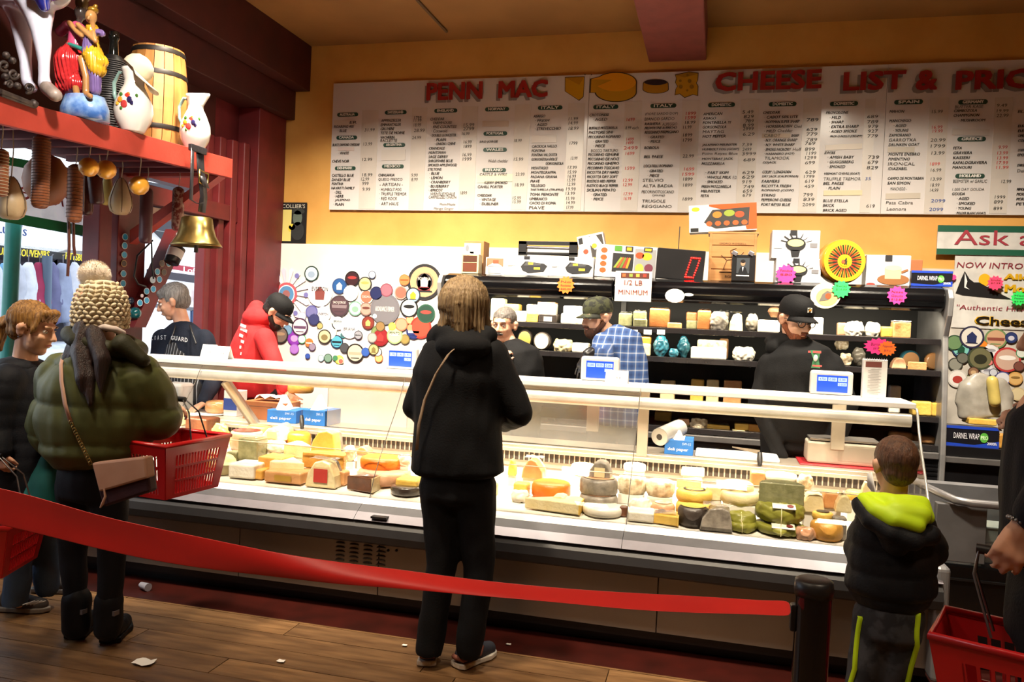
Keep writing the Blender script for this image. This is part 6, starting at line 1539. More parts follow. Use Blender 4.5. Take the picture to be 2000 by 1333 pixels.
# the big star of paper spokes at left
t = thing('spoked_label', 'pale round label with red ring and radiating spokes on the left of the panel', 'label', atY(560, 575, 6.955))
pc = atY(560, 575, 6.955)
for k in range(18):
    a_ = 2 * pi * k / 18; k_ = mpp(560, 6.955); q = [(cos(a_ + e_) * r_ * k_, sin(a_ + e_) * r_ * k_) for r_, e_ in ((22, -.06), (48, -.10), (52, 0), (48, .10), (22, .06))]
    B().prism(q, lambda x, y, dd: pc + V((x, -.002 - dd, y)), .001).build('spoke', flat(('e6e2ee', 'd6d2e6')[k % 2], .4), t)
    if k % 3 == 0: B().prism(circ(cos(a_) * 42 * k_, sin(a_) * 42 * k_, 5 * k_, 5 * k_, 10), lambda x, y, dd: pc + V((x, -.004 - dd, y)), .001).build('rosette', flat('7a78b8', .4), t)
for r_, c_ in ((23, 'd8606a'), (18, 'e8eef4'), (16, '5a90c0'), (8, 'a06a6a')): B().prism(circ(0, 0, r_ * k_, r_ * k_, 24), lambda x, y, dd: pc + V((x, -.005 - (23 - r_) * .0002 - dd, y)), .0008).build('ring', flat(c_, .4), t)
LB = """608.5 535 14|1d3a34|e4ecee|round white label with dark green rim, high on the left panel|9cb0c8
663 559 14|2f4a80|2a5a98|blue round label near the top of the wall cluster|d8dce6
688 545 14|1c1416|3c1c20|black round label with dark red shield|a83a38
713 555 13|2a2a2a|d8c890|round cream label with black rim beside the dark red one|c0a860
790 547 10|d8743c|e08850|small orange round label high on the right of the panel|b85a28
727 537 7|3a4a6a|c8ccd6|small striped label tag above the bunch of grapes|
735 573 12|1c2048|242a58|dark blue grape bunch shaped label|
755 567 12|8a4a5a|b06a78|long pinkish leaf label beside the grapes|
829 551 32|2b2a2c|d8a880|very large tan label with black rim cut by the cooler end|8a3a40
829 551 18|7a3038|332c30|dark centre label with white mountain on the large tan one|e8e4e0
783 572 12|c89888|a86a58|tan and brown label left of the landscape label|
807 577 14|2c2c2c|9cc0e0|landscape round label with yellow field|d8b030
799 602 17|1c1c1c|e6e2da|black and white spoked label right of the grey disc|1c1c1c
832 613 17|2c5a44|2a4a3c|dark green round label with two red emblems|c04a40
752 604 28|77747a|7c797e|large grey round label reading ABONDANCE FERMIER|
663 598 19|4a3a40|5a4248|dark plum round label on the wall cluster|8c7c80
685 573 14|e8e6e8|eae8ec|white round label between blue and cream ones|c8c4cc
716 580 13|e6ddd0|b07058|semi round label reading Ossau left of the grapes|
694 603 13|78a890|e8f0ec|small white round label with green rim|8ab09a
715 604 12|8a6a60|c89c8c|mottled tan label under the semi round one|6a3a30
625 573 24|e8e6ea|eceaee|large pale label reading EVERTON|8a4a44
632 614 14|dcdcec|e6e6f0|pale lilac round label under EVERTON|
609 610 12|5a5a9c|7a7ab0|blue violet square like label at lower left|
613 624 11|2c3058|3c4070|dark blue striped label beside the plum rosette|
586 639 16|4a2c4a|e0d8de|plum rosette label with white centre|6a4a6a
548 655 15|2c2a2c|7a6a60|dark round label with a face at the cap of the red hooded man|a88a70
575 660 14|7a2c9c|8a3cb0|bright purple round label, lower left|c8a0d8
562 645 9|4a7aa0|7aa0c0|pale blue label behind the purple one|
604 670 8|e08040|d8783c|small orange and white label right of the purple one|e8e4e0
590 663 8|3a9a5c|e0ece4|small green edged label above the orange one|
610 678 7|4a3a5a|9a8aa0|small violet striped tag below the orange label|
577 681 5|2a3048|3a4058|tiny dark blue dot label by the sleeve|
601 696 5|27408c|3a58b0|tiny blue square label near the counter top left|
634 658 13|3a3428|d8c8a0|cream round label with dark rim at lower centre|8a7a50
625 637 6|2a2a20|c8b070|tiny black and gold round label above it|
658 668 12|1c2c4c|58b0c8|blue round label with a black boat|1c2430
670 655 5|3ab0b0|4a6a70|tiny teal label above the blue boat one|
673 680 9|3a3a3c|4c4c50|dark grey round label beside the blue boat one|
640 645 18|e8ecd8|ecefe0|large faint white green label at lower centre|
660 632 12|e6ecee|e8f0f0|pale label with faint print by BRIANA|b8ccc8
683 643 17|ececf0|f0eef2|large white label reading BRIANA|
694 690 17|2a2420|dccbb0|cream round label with black rim low in the middle|c8a890
714 688 8|2f4f9c|3c62b4|blue square label right of the low cream one|
666 706 5|e6d8c0|b86a5a|tiny framed label near the counter top|
641 700 8|2c4a3c|7a9a88|small dark green label near the counter top, centre|
627 700 6|7aa0b0|d8e0d8|small pale blue round label left of the green one|
663 703 8|e0d840|f0e870|yellow arc shaped label low near the counter|
719 631 12|6a2c24|8a3c30|dark red square label with gold medal|d8b870
752 576 5|c87a50|d88a60|tiny orange dot label on the grey disc|
732 618 5|2a4a5a|e0e4e6|tiny blue leaf label left of the grey disc|
743 638 9|5a4a2c|9a7a4c|olive brown label under the grey disc|
766 638 7|e0d040|e8dc60|small yellow label under the grey disc|
784 634 12|c87858|e09c7c|salmon coloured square label right below the grey disc|
801 625 8|c86a3c|c8b080|small orange green round label near the green one|
802 641 7|d8784c|e89a70|small orange label under it|
808 648 14|1f2a5c|2a3878|dark blue pennant label with stars|d8d8e8
739 651 14|6a7a4a|8a9a60|camouflage like green label behind the red disc|
743 659 16|8a1f24|98262a|plain dark red round label low on the right|a83a38
771 656 15|9ab07a|c8d4a8|green round label reading PEPATO|e8ecd8
700 655 8|3a3440|a0a0a8|slanted black striped tag under BRIANA|
727 660 9|8c8480|b8b0aa|small grey brown label left of the dark red disc|
730 683 10|5a4a28|c8b880|olive and cream round label left of the scale screen|8a7a48
740 700 8|c8602c|d8b878|small orange banded label beside the scale screen|
738 688 8|222222|e6e2da|black and white spoked small label beside the scale screen|
791 663 9|7a6a3c|a08c50|olive leaf label right of the green one|
822 640 20|d8382c|e0503c|bright red orange label behind the black hood|
590 618 8|b0b4cc|d8dae8|small grey blue label left of the violet one|
655 700 5|3a7a50|4a8a60|tiny green square label near the counter|
575 682 9|9a5ac0|b07ad0|light purple label below the bright purple one|
540 616 9|c8c0d8|dcd8e6|faint lilac label beside the spoked one|"""
for ln in LB.split('\n'):
    q = ln.split('|'); x_, y_, r_ = [float(a_) for a_ in q[0].split()]
    txt = {'EVERTON': 'EVERTON', 'ABONDANCE': 'ABONDANCE FERMIER', 'BRIANA': 'BRIANA', 'PEPATO': 'PEPATO', 'Ossau': 'OSSAU', 'mountain on': 'FONTINA', 'plum round': 'SAO JORGE'}
    lab(x_, y_, r_, q[1], q[2], q[3], q[4] or None, next((v for k_, v in txt.items() if k_ in q[3]), None))
RB = """1898 659 20|2c2a44|d8d4cc|large white label with blue centre, upper one on the right panel|26305c
1877 682 15|24305c|7ac0b8|blue rimmed round label with a green tree|1c4a34
1864 670 14|2c4a34|6a8a60|green label peeking from the cooler end|
1918 677 10|e07a20|e8882c|small orange round label on the right panel|
1945 662 18|6a8a5a|c8a080|slanted label with a castle drawing, right panel|8a4a40
1934 687 14|c8c8cc|e0e0e4|white round label with an anchor mark, right panel|9a9aa0
1915 700 21|3c4430|6c6a4c|big olive brown label on the right panel|2a2c20
1975 660 10|1f2c5c|2c3c70|dark blue label at the upper right of the panel|c8c8d8
1967 703 22|b83a3c|c8a898|large red rimmed label with a bull figure|ece8e4
1901 727 9|4a2c24|8a6a50|small round brown medal label|c8a880
1866 712 12|3a3a34|8a8a80|grey mountain shaped label left of the olive one|
1870 740 16|c8c4be|e0dcd8|white label with red bands, left on the right panel|a83a34
1928 722 11|b8b8c0|d4d4da|small white flower shaped label|8a8a98
1932 708 6|c04040|e08080|tiny red and white round label|
1940 728 7|2c3048|c8ccd8|tiny navy rectangular label|
1958 740 13|4a4a8a|d8d8e0|white round label with blue script|
1983 740 12|c89858|d8b070|yellow tan label at the right edge|8a6a3a
1990 716 9|4a2c28|7a4a40|brown label at the right edge above the yellow one|
1995 690 9|4a8a60|d8e0d8|white label with green script at right edge|
1893 748 14|5a5a3c|d8d4c0|greenish and white leaf label low on the right panel|
1880 700 10|2c2c28|6a6a60|dark label between tree and olive ones|
1988 770 12|c8b48c|d8c8a0|pale tan label low at the right edge|
1912 740 8|6a7a4a|3a3c28|small dark green diamond label|"""
for ln in RB.split('\n'):
    q = ln.split('|'); x_, y_, r_ = [float(a_) for a_ in q[0].split()]; lab(x_, y_, r_, q[1], q[2], q[3], q[4] or None)
t = thing('film_sheet', 'clear plastic bag with a yellow baguette shaped cheese on the side cabinet', 'bag', atY(1925, 800, 6.5)); J = lambda px, py, d=0: atY(px, py, 6.5 + d)
b = Blob(); b.torso([(J(1925, 812), .18, .07), (J(1922, 790), .2, .07), (J(1928, 760), .19, .05), (J(1935, 740), .12, .03)], (1, 0, 0)); b.fuse('plastic_bag', M('cloudy_bag', 'aaa59c', .25, c2='8d887e', coat=.7), t, .014, 1, lambda co, n_: .02 * nz(co * 9))
b = Blob(); b.cap(J(1938, 745, -.09), J(1943, 785, -.09), .04); b.fuse('yellow_piece', M('butter_yellow', 'd2bd6a', .4), t, .008, 1)
cheese('bag', 1860, 1890, 800, 827, 6.3, 'orr', 'orange wrapped small loaf left on the side cabinet', z0=.771, riser=False, wrap=1)
cheese('slab', 1895, 1945, 812, 827, 6.4, 'ye', 'flat yellow wrapped slice behind the film box', z0=.90, riser=False, wrap=1)
cheese('block', 1952, 1975, 838, 868, 6.15, 'go', 'small tan box right of the film box', z0=.771, riser=False)
# ------------------------------------------------------------------ souvenir stall and street beyond the window
SX = -7.2; J = lambda px, py, dx=0: atX(px, py, SX + dx)
struct(B().span(-16, XW - .13, -8, 16, -.12, -.03).build('ground', M('asphalt', '5c5c60', .8)))
stall = thing('souvenir_stall', 'street stall with dark banner and yellow lettering outside the left window', 'stall', J(110, 560)); ROOT['x'] = None
def quad(nm, p0, p1, p2, p3, mat, par, th=.05): return pane([J(*p0), J(*p1), J(*p2), J(*p3)], mat, nm, par, th)
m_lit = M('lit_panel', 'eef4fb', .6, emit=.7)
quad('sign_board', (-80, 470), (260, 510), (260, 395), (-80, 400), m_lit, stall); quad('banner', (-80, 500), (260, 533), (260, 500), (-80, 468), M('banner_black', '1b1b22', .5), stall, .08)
b = B()
def otext(b, body, p, q, hpx):
    a, c_ = J(*p, .06), J(*q, .06); ux = (c_ - a).normalized(); text(b, body, a, ux, UZ, (c_ - a).length, hpx * (a.y / ray(*p).y), .05, .02)
otext(b, 'URGH SOUVENIRS', (-3, 498), (96, 505), 15); otext(b, '· PITTSBURGH SOUVENIRS', (122, 506), (232, 520), 14); b.build('lettering', flat('f0dc30', .5, emit=.5), stall, kind='stuff')
b = B(); otext(b, "Luca's", (-8, 455), (52, 462), 22); otext(b, "Lucy's", (120, 455), (190, 478), 24); b.build('script_lettering', flat('2c4a8c'), stall, kind='stuff')
quad('stall_back', (-80, 760), (260, 700), (260, 515), (-80, 495), M('stall_dark', '3a3440', .8), stall, .02)
quad('counter_front', (-80, 760), (205, 720), (205, 605), (-80, 600), M('stall_counter', 'c8d4dc', .6, c2='9ab0bc'), stall, -.5) if False else None
random.seed(3)
ccol = ['dfe6f0', '7ab0d8', 'c8ccd8', 'e8ecf4', 'a83058', '6a6a90', '9aa4c0', 'd8dce8', 'c8d0e0', 'e4e8f0', '4a6aa0', 'c04a58']
for k in range(11):
    px = -12 + k * 22.5; t = thing('hanging_shirt', ['%s folded shirt hanging on the souvenir rail, %s' % (['white', 'blue', 'grey', 'pale', 'crimson', 'slate', 'lilac', 'light', 'maroon', 'white', 'navy', 'red'][k % 12], ['at the left frame edge', 'left of the green pole', 'behind the green pole', 'just right of the green pole', 'left of the grey upright', 'at the grey upright', 'right of the grey upright', 'behind the leather cords', 'left of the pompom', 'behind the pompom', 'by the window post'][k])][0], 'shirt', J(px, 600, .3), 0, 'clothes on the souvenir stall')
    c_ = J(px, 515, .3); hh_ = .62 + random.random() * .2; b = Blob(); b.torso([(c_ - V((0, 0, hh_)), .09, .115), (c_ - V((0, 0, hh_ * .5)), .08, .10), (c_ - V((0, 0, .1)), .06, .11), (c_, .03, .05)], (1, 0, 0)); b.cap(c_ - V((0, .07, .12)), c_ - V((-.06, .10, .42)), .03); b.cap(c_ - V((0, -.07, .12)), c_ - V((-.06, -.10, .42)), .03)
    b.fuse('shirt_body', M('shirt_' + ccol[k % 12], ccol[k % 12], .8), t, .03, 1, lambda co, n_: .02 * nz(co * 7)); B().tube([c_, c_ + V((0, 0, .08)), c_ + V((0, .02, .1))], .006, 5).build('hanger_hook', m_alu, t)
tag(B().tube([J(92, 500, .35), J(88, 720, .35)], .05, 8).build('grey_upright', flat('5c6c80')), 'grey blue upright post of the souvenir stall', 'post')
t = thing('parked_car', 'bonnet of a white car outside below the souvenir clothes', 'car', J(60, 720, 1.0)); J5 = lambda px, py, d=0: atX(px, py, -5.9 + d)
b = Blob(); b.torso([(V((-6.3, 4.3, .75)), .5, .32), (V((-6.3, 6.2, .78)), .55, .34), (V((-6.3, 7.6, .80)), .5, .3)], (1, 0, 0)); b.fuse('car_body', M('white_car_paint', 'dfe8ee', .2, coat=.5), t, .04, 3)
for yy in (4.9, 7.0): B().lathe([(0, -.1), (.28, -.1), (.32, 0), (.28, .1), (0, .1)], (-5.85, yy, .30), 22, rot=Matrix.Rotation(R(90), 3, 'Y')).build('tyre', m_blk, t)
# second view, through the small window
t = thing('lit_shop_front', 'bright shop front with white script signs seen through the small window', 'shop', J(350, 560)); ROOT['y'] = None
J = lambda px, py, dx=0: atX(px, py, -7.6 + dx)
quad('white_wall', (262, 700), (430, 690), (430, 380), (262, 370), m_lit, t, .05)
for nm, pts, cc in (('awning', ((262, 442), (430, 470), (430, 380), (262, 350)), '34323a'), ('shelf_strip', ((290, 540), (430, 560), (430, 545), (290, 526)), '3a3440'), ('dark_board', ((320, 470), (430, 492), (430, 470), (300, 450)), '2b2c34'), ('red_band', ((330, 525), (430, 540), (430, 530), (330, 515)), 'b02c40'), ('shelf_strip', ((290, 600), (430, 612), (430, 606), (290, 592)), '6a6a70'), ('poster', ((384, 590), (396, 592), (396, 565), (384, 563)), 'a84848'), ('blue_board', ((375, 630), (420, 636), (420, 612), (375, 606)), '2c4a78')):
    J0 = J; J = (lambda px, py, dx=0: atX(px, py, -7.5 + dx)); quad(nm, *pts, flat(cc), t, .03); J = J0
B().span(-7.75, -7.6, J(262, 690).y, J(430, 690).y, -.03, J(430, 690).z + .1).build('lower_wall', flat('5a5a62'), t)
b = B(); J0 = J; J = lambda px, py, dx=0: atX(px, py, -7.42 + dx); otext(b, 'HOT', (322, 470), (340, 472), 8); otext(b, 'Loftie', (358, 532), (398, 537), 11); otext(b, 'MUSIC', (372, 482), (400, 486), 8); b.build('lettering', flat('eef2f8', emit=1.0), t, kind='stuff'); J = J0
t = B().ball((0, 0, 0), .14, 18).build('globe_lamp', M('globe_white', 'ffffff', .5, emit=1.5)); t.location = J(308, 490, .3); tag(t, 'round white lamp seen in the small window', 'lamp')
st_ = B().span(-7.5, -6.9, J(345, 650).y - .9, J(310, 650).y + 1.6, -.03, 0)
for k, (px, py) in enumerate(()):
    o = B().box((0, 0, 0), (.1, .22, .2)).build('display_item', flat(['c83a7a', '3a5ab0', 'e06a90', '4a4a60'][k]), None, bevel=.02); o.location = J(px, py, .5); tag(o, ['pink package below the lamp outside', 'blue package outside left of the grey haired man', 'rose package low outside by the slanting timber', 'dark package outside beside the man in navy'][k], 'package')
# small litter on the floor
for nm, px, py, s_, lb in (('paper_scrap', 279, 1297, .03, 'torn white paper scrap on the planks near the boots'), ('plastic_cup', 285, 1151, .03, 'small crushed silver cup lying on the red floor'), ('paper_scrap', 548, 1293, .012, 'tiny white paper flake on the wooden floor'), ('paper_scrap', 790, 1262, .008, 'tiny crumb left of the woman in the black coat'), ('paper_scrap', 993, 1260, .008, 'tiny crumb right of the woman in the black coat')):
    p = atZ(px, py, .004); b = B()
    if nm == 'plastic_cup': b.tube([V((-.03, 0, .018)), V((.03, -.02, .018))], [.016, .022], 10); m_ = flat('a8a8b8', .3)
    else: b.sheet([[V((s_ * (i - 1.5) * (1 - .1 * j), s_ * (j - 1) + .3 * s_ * abs(i - 1.5), .003 + .006 * ((i + j) % 2) * (s_ > .02))) for i in range(4)] for j in range(3)]); m_ = flat('e4e0d8')
    o = b.build(nm, m_); o.location = p; tag(o, lb, 'litter')
# ------------------------------------------------------------------ people
def skin(n, c, c2): return M('skin_' + n, c, .5, c2=c2, scale=9, bump=.05, bscale=80, spec=.35)
SK1 = skin('fair', 'e2b498', 'd8a488'); SK2 = skin('ruddy', 'e0b092', 'd49c80')
def cloth(n, c, c2=None, rough=.85, bump=.15, bscale=140, scale=6): return M('cloth_' + n, c, rough, c2=c2, bump=bump, bscale=bscale, scale=scale, spec=.25)
def hairm(n, c, c2): return M('hair_' + n, c, .45, c2=c2, scale=22, stretch=(5, 5, .5), bump=.5, bscale=60, spec=.4)
def HF(c, fwd, roll=0, s=1.0):
    y = -V(fwd).normalized(); z = V((0, 0, 1)); z = (z - y * z.dot(y)).normalized(); x = y.cross(z); m = Matrix((x, y, z)).transposed()
    if roll: m = Matrix.Rotation(roll, 3, y) @ m
    return lambda a, b, c_: V(c) + m @ (V((a, b, c_)) * s), m, s
def head(b, H):
    f, m, s = H; e = lambda c, r: b.ball(f(*c), [q * s for q in r], 16, rot=m)
    e((0, .018, .035), (.076, .094, .083)); e((0, -.028, -.022), (.062, .064, .078)); e((0, -.05, -.086), (.032, .03, .026)); e((0, -.02, -.06), (.055, .05, .045))
    e((0, -.076, .034), (.05, .016, .012)); e((.034, -.062, -.018), (.024, .022, .022)); e((-.034, -.062, -.018), (.024, .022, .022))
    b.cap(f(0, -.086, .022), f(0, -.107, -.020), .0085 * s, .0125 * s); e((.011, -.095, -.026), (.009, .010, .008)); e((-.011, -.095, -.026), (.009, .010, .008)); e((0, -.084, -.055), (.022, .012, .013))
    for q in (-1, 1): e((q * .079, .012, .0), (.015, .020, .034)); e((q * .090, .014, .012), (.009, .018, .020))
def facedisp(H):
    f, m, s = H; pts = [(f(q * .031, -.088, .012), .017 * s, -.010 * s) for q in (-1, 1)] + [(f(q * .086, -.002, .002), .011 * s, -.006 * s) for q in (-1, 1)] + [(f(0, -.098, -.0555), .007 * s, -.004 * s)]
    def d(co, n_):
        a = 0.0
        for p, r, k in pts:
            l_ = (co - p).length_squared
            if l_ < 9 * r * r: a += k * math.exp(-l_ / (r * r))
        return a
    return d
def face(t, H, brow='5a4030', lips='a8605a', iris='3a2c22', eyes=True, closed=0):
    f, m, s = H
    for q in (-1, 1):
        if eyes:
            B().ball(f(q * .031, -.0725, .010), (.0115 * s, .0115 * s, (.0095 - .004 * closed) * s), 12, rot=m).build('eye', flat('e4ddd4', .3), t); B().ball(f(q * .031, -.0805, .009), (.0052 * s, .004 * s, .0052 * s), 10, rot=m).build('iris', flat(iris, .2), t)
            B().tube([f(q * (.031 + dx), -.083 + abs(dx) * .25, .0175 - dx * dx * 30) for dx in (-.014, -.007, 0, .007, .014)], .0022 * s, 5).build('eyelid', flat('7a5040'), t)
        B().tube([f(q * (.016 + .010 * k), -.092 + .004 * k * k / 3, .032 + .004 * sin(k * 1.1)) for k in range(4)], [.002 * s, .0042 * s, .004 * s, .0018 * s], 6).build('eyebrow', flat(brow), t)
    B().tube([f(x, -.0945 + x * x * 12, -.0525 - abs(x) * .05) for x in (-.022, -.011, 0, .011, .022)], [.0015 * s, .004 * s, .0042 * s, .004 * s, .0015 * s], 6).build('lips', M('lips_' + lips, lips, .4), t)
def hand(b, w, d, nrm, curl=.5, s=1.0, side=1, spread=.1):
    """wrist w, direction d, back-of-hand normal nrm"""
    w = V(w); d = V(d).normalized(); nrm = (V(nrm) - d * d.dot(V(nrm))).normalized(); x = d.cross(nrm) * side
    b.cap(w, w + d * .03 * s, .024 * s, .026 * s, flat=.75, side=nrm)
    for k in (-1, 0, 1): b.cap(w + d * .03 * s + x * .014 * k * s, w + d * .078 * s + x * .022 * k * s, .016 * s, .0135 * s)
    for i, (o, L_) in enumerate(((-1.5, .068), (-.5, .080), (.5, .075), (1.5, .058))):
        p = w + d * (.080 - .005 * abs(o)) * s + x * o * .0175 * s; dd = (d + x * o * spread).normalized(); r = (.0092 - .0008 * i) * s
        for k, fr_ in enumerate((.45, .3, .25)):
            a = curl * (.55 + .6 * k); v = dd * cos(a) - nrm * sin(a); q = p + v * L_ * fr_ * s; b.cap(p, q, r, r * .88, seg=8); p = q; r *= .9
    p = w + d * .03 * s - x * .026 * s; q = p + (d * .6 - x * .7 - nrm * .3).normalized() * .036 * s; b.cap(p, q, .013 * s, .011 * s, seg=8); b.cap(q, q + (d * .9 - x * .1 - nrm * (.3 + curl * .5)).normalized() * .032 * s, .0105 * s, .0085 * s, seg=8)
def core(t, sk, H, j, voxel=.0075, r=1.0, hands=(), feet=True, skip=()):
    """one continuous body: head, neck, trunk, arms, hands, legs"""
    b = Blob(); f, m, s = H; head(b, H); g = lambda k: V(j[k])
    b.cap(f(0, .02, -.05), g('neck'), .050 * s, .055 * s); b.cap(g('neck'), g('chest'), .06 * r, .10 * r)
    for k in 'lr':
        b.cap(g('chest') * .5 + g('s' + k) * .5, g('s' + k), .075 * r, .052 * r); b.chain([g('s' + k), g('e' + k), g('w' + k)], [.046 * r, .038 * r, .024 * r])
        hp_ = g('h' + k); b.chain([hp_, g('k' + k), g('a' + k)], [.075 * r, .05 * r, .034 * r]); b.cap(g('a' + k), g('a' + k) + V((0, 0, -.03)) + (g('t' + k) - g('a' + k)) * .2, .028 * r, .02 * r)
    b.cap(g('chest'), g('hip'), .115 * r, .105 * r, flat=.85, side=(0, 1, 0)); b.cap(g('hl'), g('hr'), .08 * r)
    for h in hands: hand(b, *h)
    return b.fuse('body', sk, t, voxel, 2, facedisp(H))
def folds(a=.006, f1=7, puff=None, band=.1, z0=0):
    def d(co, n_):
        q = a * nz(co * f1) + a * .5 * nz(V((co.x * 22, co.y * 22, co.z * 9)))
        if puff: ph = ((co.z - z0 + .012 * nz(co * 4)) / band) % 1.0; q += puff * (math.sqrt(max(0, sin(pi * ph))) - .6)
        return q
    return d
def locks(c, amp=.004, n=34):
    c = V(c); return lambda co, n_: amp * (sin(math.atan2(co.y - c.y, co.x - c.x) * n + 3 * nz(co * 6)) + .8 * nz(V((co.x * 40, co.y * 40, co.z * 6))))
def garment(t, nm, mat, secs, side, arms=(), extra=(), voxel=.012, disp=None, smooth=2, label=None):
    b = Blob()
    if secs: b.torso(secs, side)
    for pts, rs in arms: b.chain(pts, rs)
    for e in extra:
        if e[0] == 'b': b.ball(e[1], e[2])
        else: b.cap(e[1], e[2], e[3], e[4] if len(e) > 4 else None)
    return b.fuse(nm, mat, t, voxel, smooth, disp, label)
def shoe(t, heel, toe, up, sole, w_=.045, h=.055, mat2=None, nm='shoe'):
    heel = V(heel); toe = V(toe); heel.z = toe.z = 0; d = (toe - heel); L_ = d.length; d.normalize(); x = d.cross(V((0, 0, 1)))
    ol = [(-.95, .0), (-.8, .32), (-.75, .5), (-.95, .75), (-.6, .95), (0, 1.02), (.65, .93), (1.0, .72), (.85, .45), (.85, .2), (.9, .02), (.4, -.03), (-.4, -.03)]
    B().prism([(a * w_, b_ * L_) for a, b_ in ol], lambda a, b_, q: heel + x * a + d * b_ + V((0, 0, .002 + q)), .024).build('sole', sole, t, bevel=.006, segs=3)
    b = Blob(); P_ = lambda q, z: heel + d * L_ * q + V((0, 0, z))
    b.cap(P_(.14, .05), P_(.5, .045), w_ * .86, w_ * .88); b.cap(P_(.5, .040), P_(.83, .035), w_ * .9, w_ * .72); b.cap(P_(.15, .06), P_(.2, .05 + h * .6), w_ * .82)
    b.fuse(nm, up, t, .008, 2, None, None, None, lambda co: co.z < .018)
    if mat2: B().tube([P_(.02, .045) + x * w_ * -.6, P_(-.03, .05), P_(.02, .045) + x * w_ * .6, P_(.4, .055) + x * w_ * .93, P_(.5, .075) + x * w_ * .6], .012, 7).build('collar', mat2, t)
def cap_(t, H, mat, brim_dir=0, logo=None, tilt=0, brimm=None):
    f, m, s = H; rt = m @ Matrix.Rotation(R(-6 + tilt), 3, 'X'); o = f(0, .014, .050)
    B().lathe([(a_ * 1.02, b_ * s * 1.02) for a_, b_ in [(.086, -.018), (.0885, .005), (.086, .03), (.074, .06), (.05, .078), (.02, .086), (0, .087)]], o, 28, rot=rt, sx=.96 * s, sy=1.16 * s).build('crown', mat, t)
    B().ball(o + rt @ V((0, 0, .089 * s)), .006, 8).build('button', mat, t)
    B().sheet([[o + rt @ (V((sin(a) * (.074 + .006 * k), -cos(a) * (.094 + .022 * k) + .01 * k * (1 - cos(a)), -.012 - .006 * k - .022 * sin(a) ** 2 * (k / 3)) ) * s) for a in [R(-68 + 136 * i / 12) for i in range(13)]] for k in range(4)]).build('brim', brimm or mat, t, solid=.005)
    if logo: B().box(o + rt @ V((0, -.098 * s, .028)), (.032, .006, .028), rt @ Matrix.Rotation(R(-12), 3, 'X')).build('cap_patch', flat(logo[0]), t); B().ball(o + rt @ V((0, -.104 * s, .028)), (.009, .003, .008), 10, rot=rt).build('cap_emblem', flat(logo[1]), t)
def hairshort(t, H, mat, ex=.008, low=.0, back=.03, fringe=.0):
    f, m, s = H; b = Blob(); e = lambda c, r: b.ball(f(*c), [q * s for q in r], 18, rot=m)
    e((0, .024, .042 + ex), (.077 + ex, .093 + ex, .080 + ex)); e((0, .05, .0), (.066 + ex, .062 + ex, .06 + low))
    if fringe: e((0, -.05, .085), (.05, .035, .028))
    inv = m.inverted(); c0 = f(0, 0, 0)
    def cut(co): q = inv @ (co - c0) / s; return (q.y < -.035 and q.z < .055 + fringe * -.01) or (q.y < .012 and q.z < .012 - low * .2)
    return b.fuse('hair', mat, t, .007, 2, lambda co, n_: .003 * nz(co * 60) + .002 * nz(co * 130), None, None, cut)
def legs_auto(j, hx, y, h=.9, w_=.1):
    j.update(hip=V((hx, y, h)), hl=V((hx - w_, y, h - .04)), hr=V((hx + w_, y, h - .04)), kl=V((hx - w_ - .01, y - .02, h * .53)), kr=V((hx + w_ + .01, y - .02, h * .53)), al=V((hx - w_ - .02, y + .02, .09)), ar=V((hx + w_ + .02, y + .02, .09)))
    j.update(tl=j['al'] + V((0, -.18, -.06)), tr=j['ar'] + V((0, -.18, -.06))); return j
def trousers(t, j, mat, r=1.0, drop=-.02, voxel=.014, nm='trousers', hd=.125, ank=.055, top=.04, disp=None):
    g = lambda k: V(j[k]); b = Blob(); h = g('hip'); sd = (g('hr') - g('hl')).normalized(); wd = (g('hr') - g('hl')).length / 2
    b.torso([(h + V((0, 0, -.10)), wd + .085 * r, hd), (h, wd + .08 * r, hd), (h + V((0, 0, top + .04)), wd + .06 * r, hd * .9)], sd)
    for k in 'lr': b.chain([g('h' + k), g('k' + k), g('a' + k) + V((0, 0, drop))], [.098 * r, .068 * r, ank])
    return b.fuse(nm, mat, t, voxel, 2, disp or folds(.006, 9), None, None, lambda co: co.z < .055)
DARKT = cloth('dark_trouser', '0e0e12', '0a0a0d')
def staff_legs(t, j):
    trousers(t, j, DARKT, voxel=.02)
    for k in 'lr': shoe(t, j['a' + k] + V((0, .05, 0)), j['a' + k] + V((0, -.22, 0)), m_blk, m_blk)

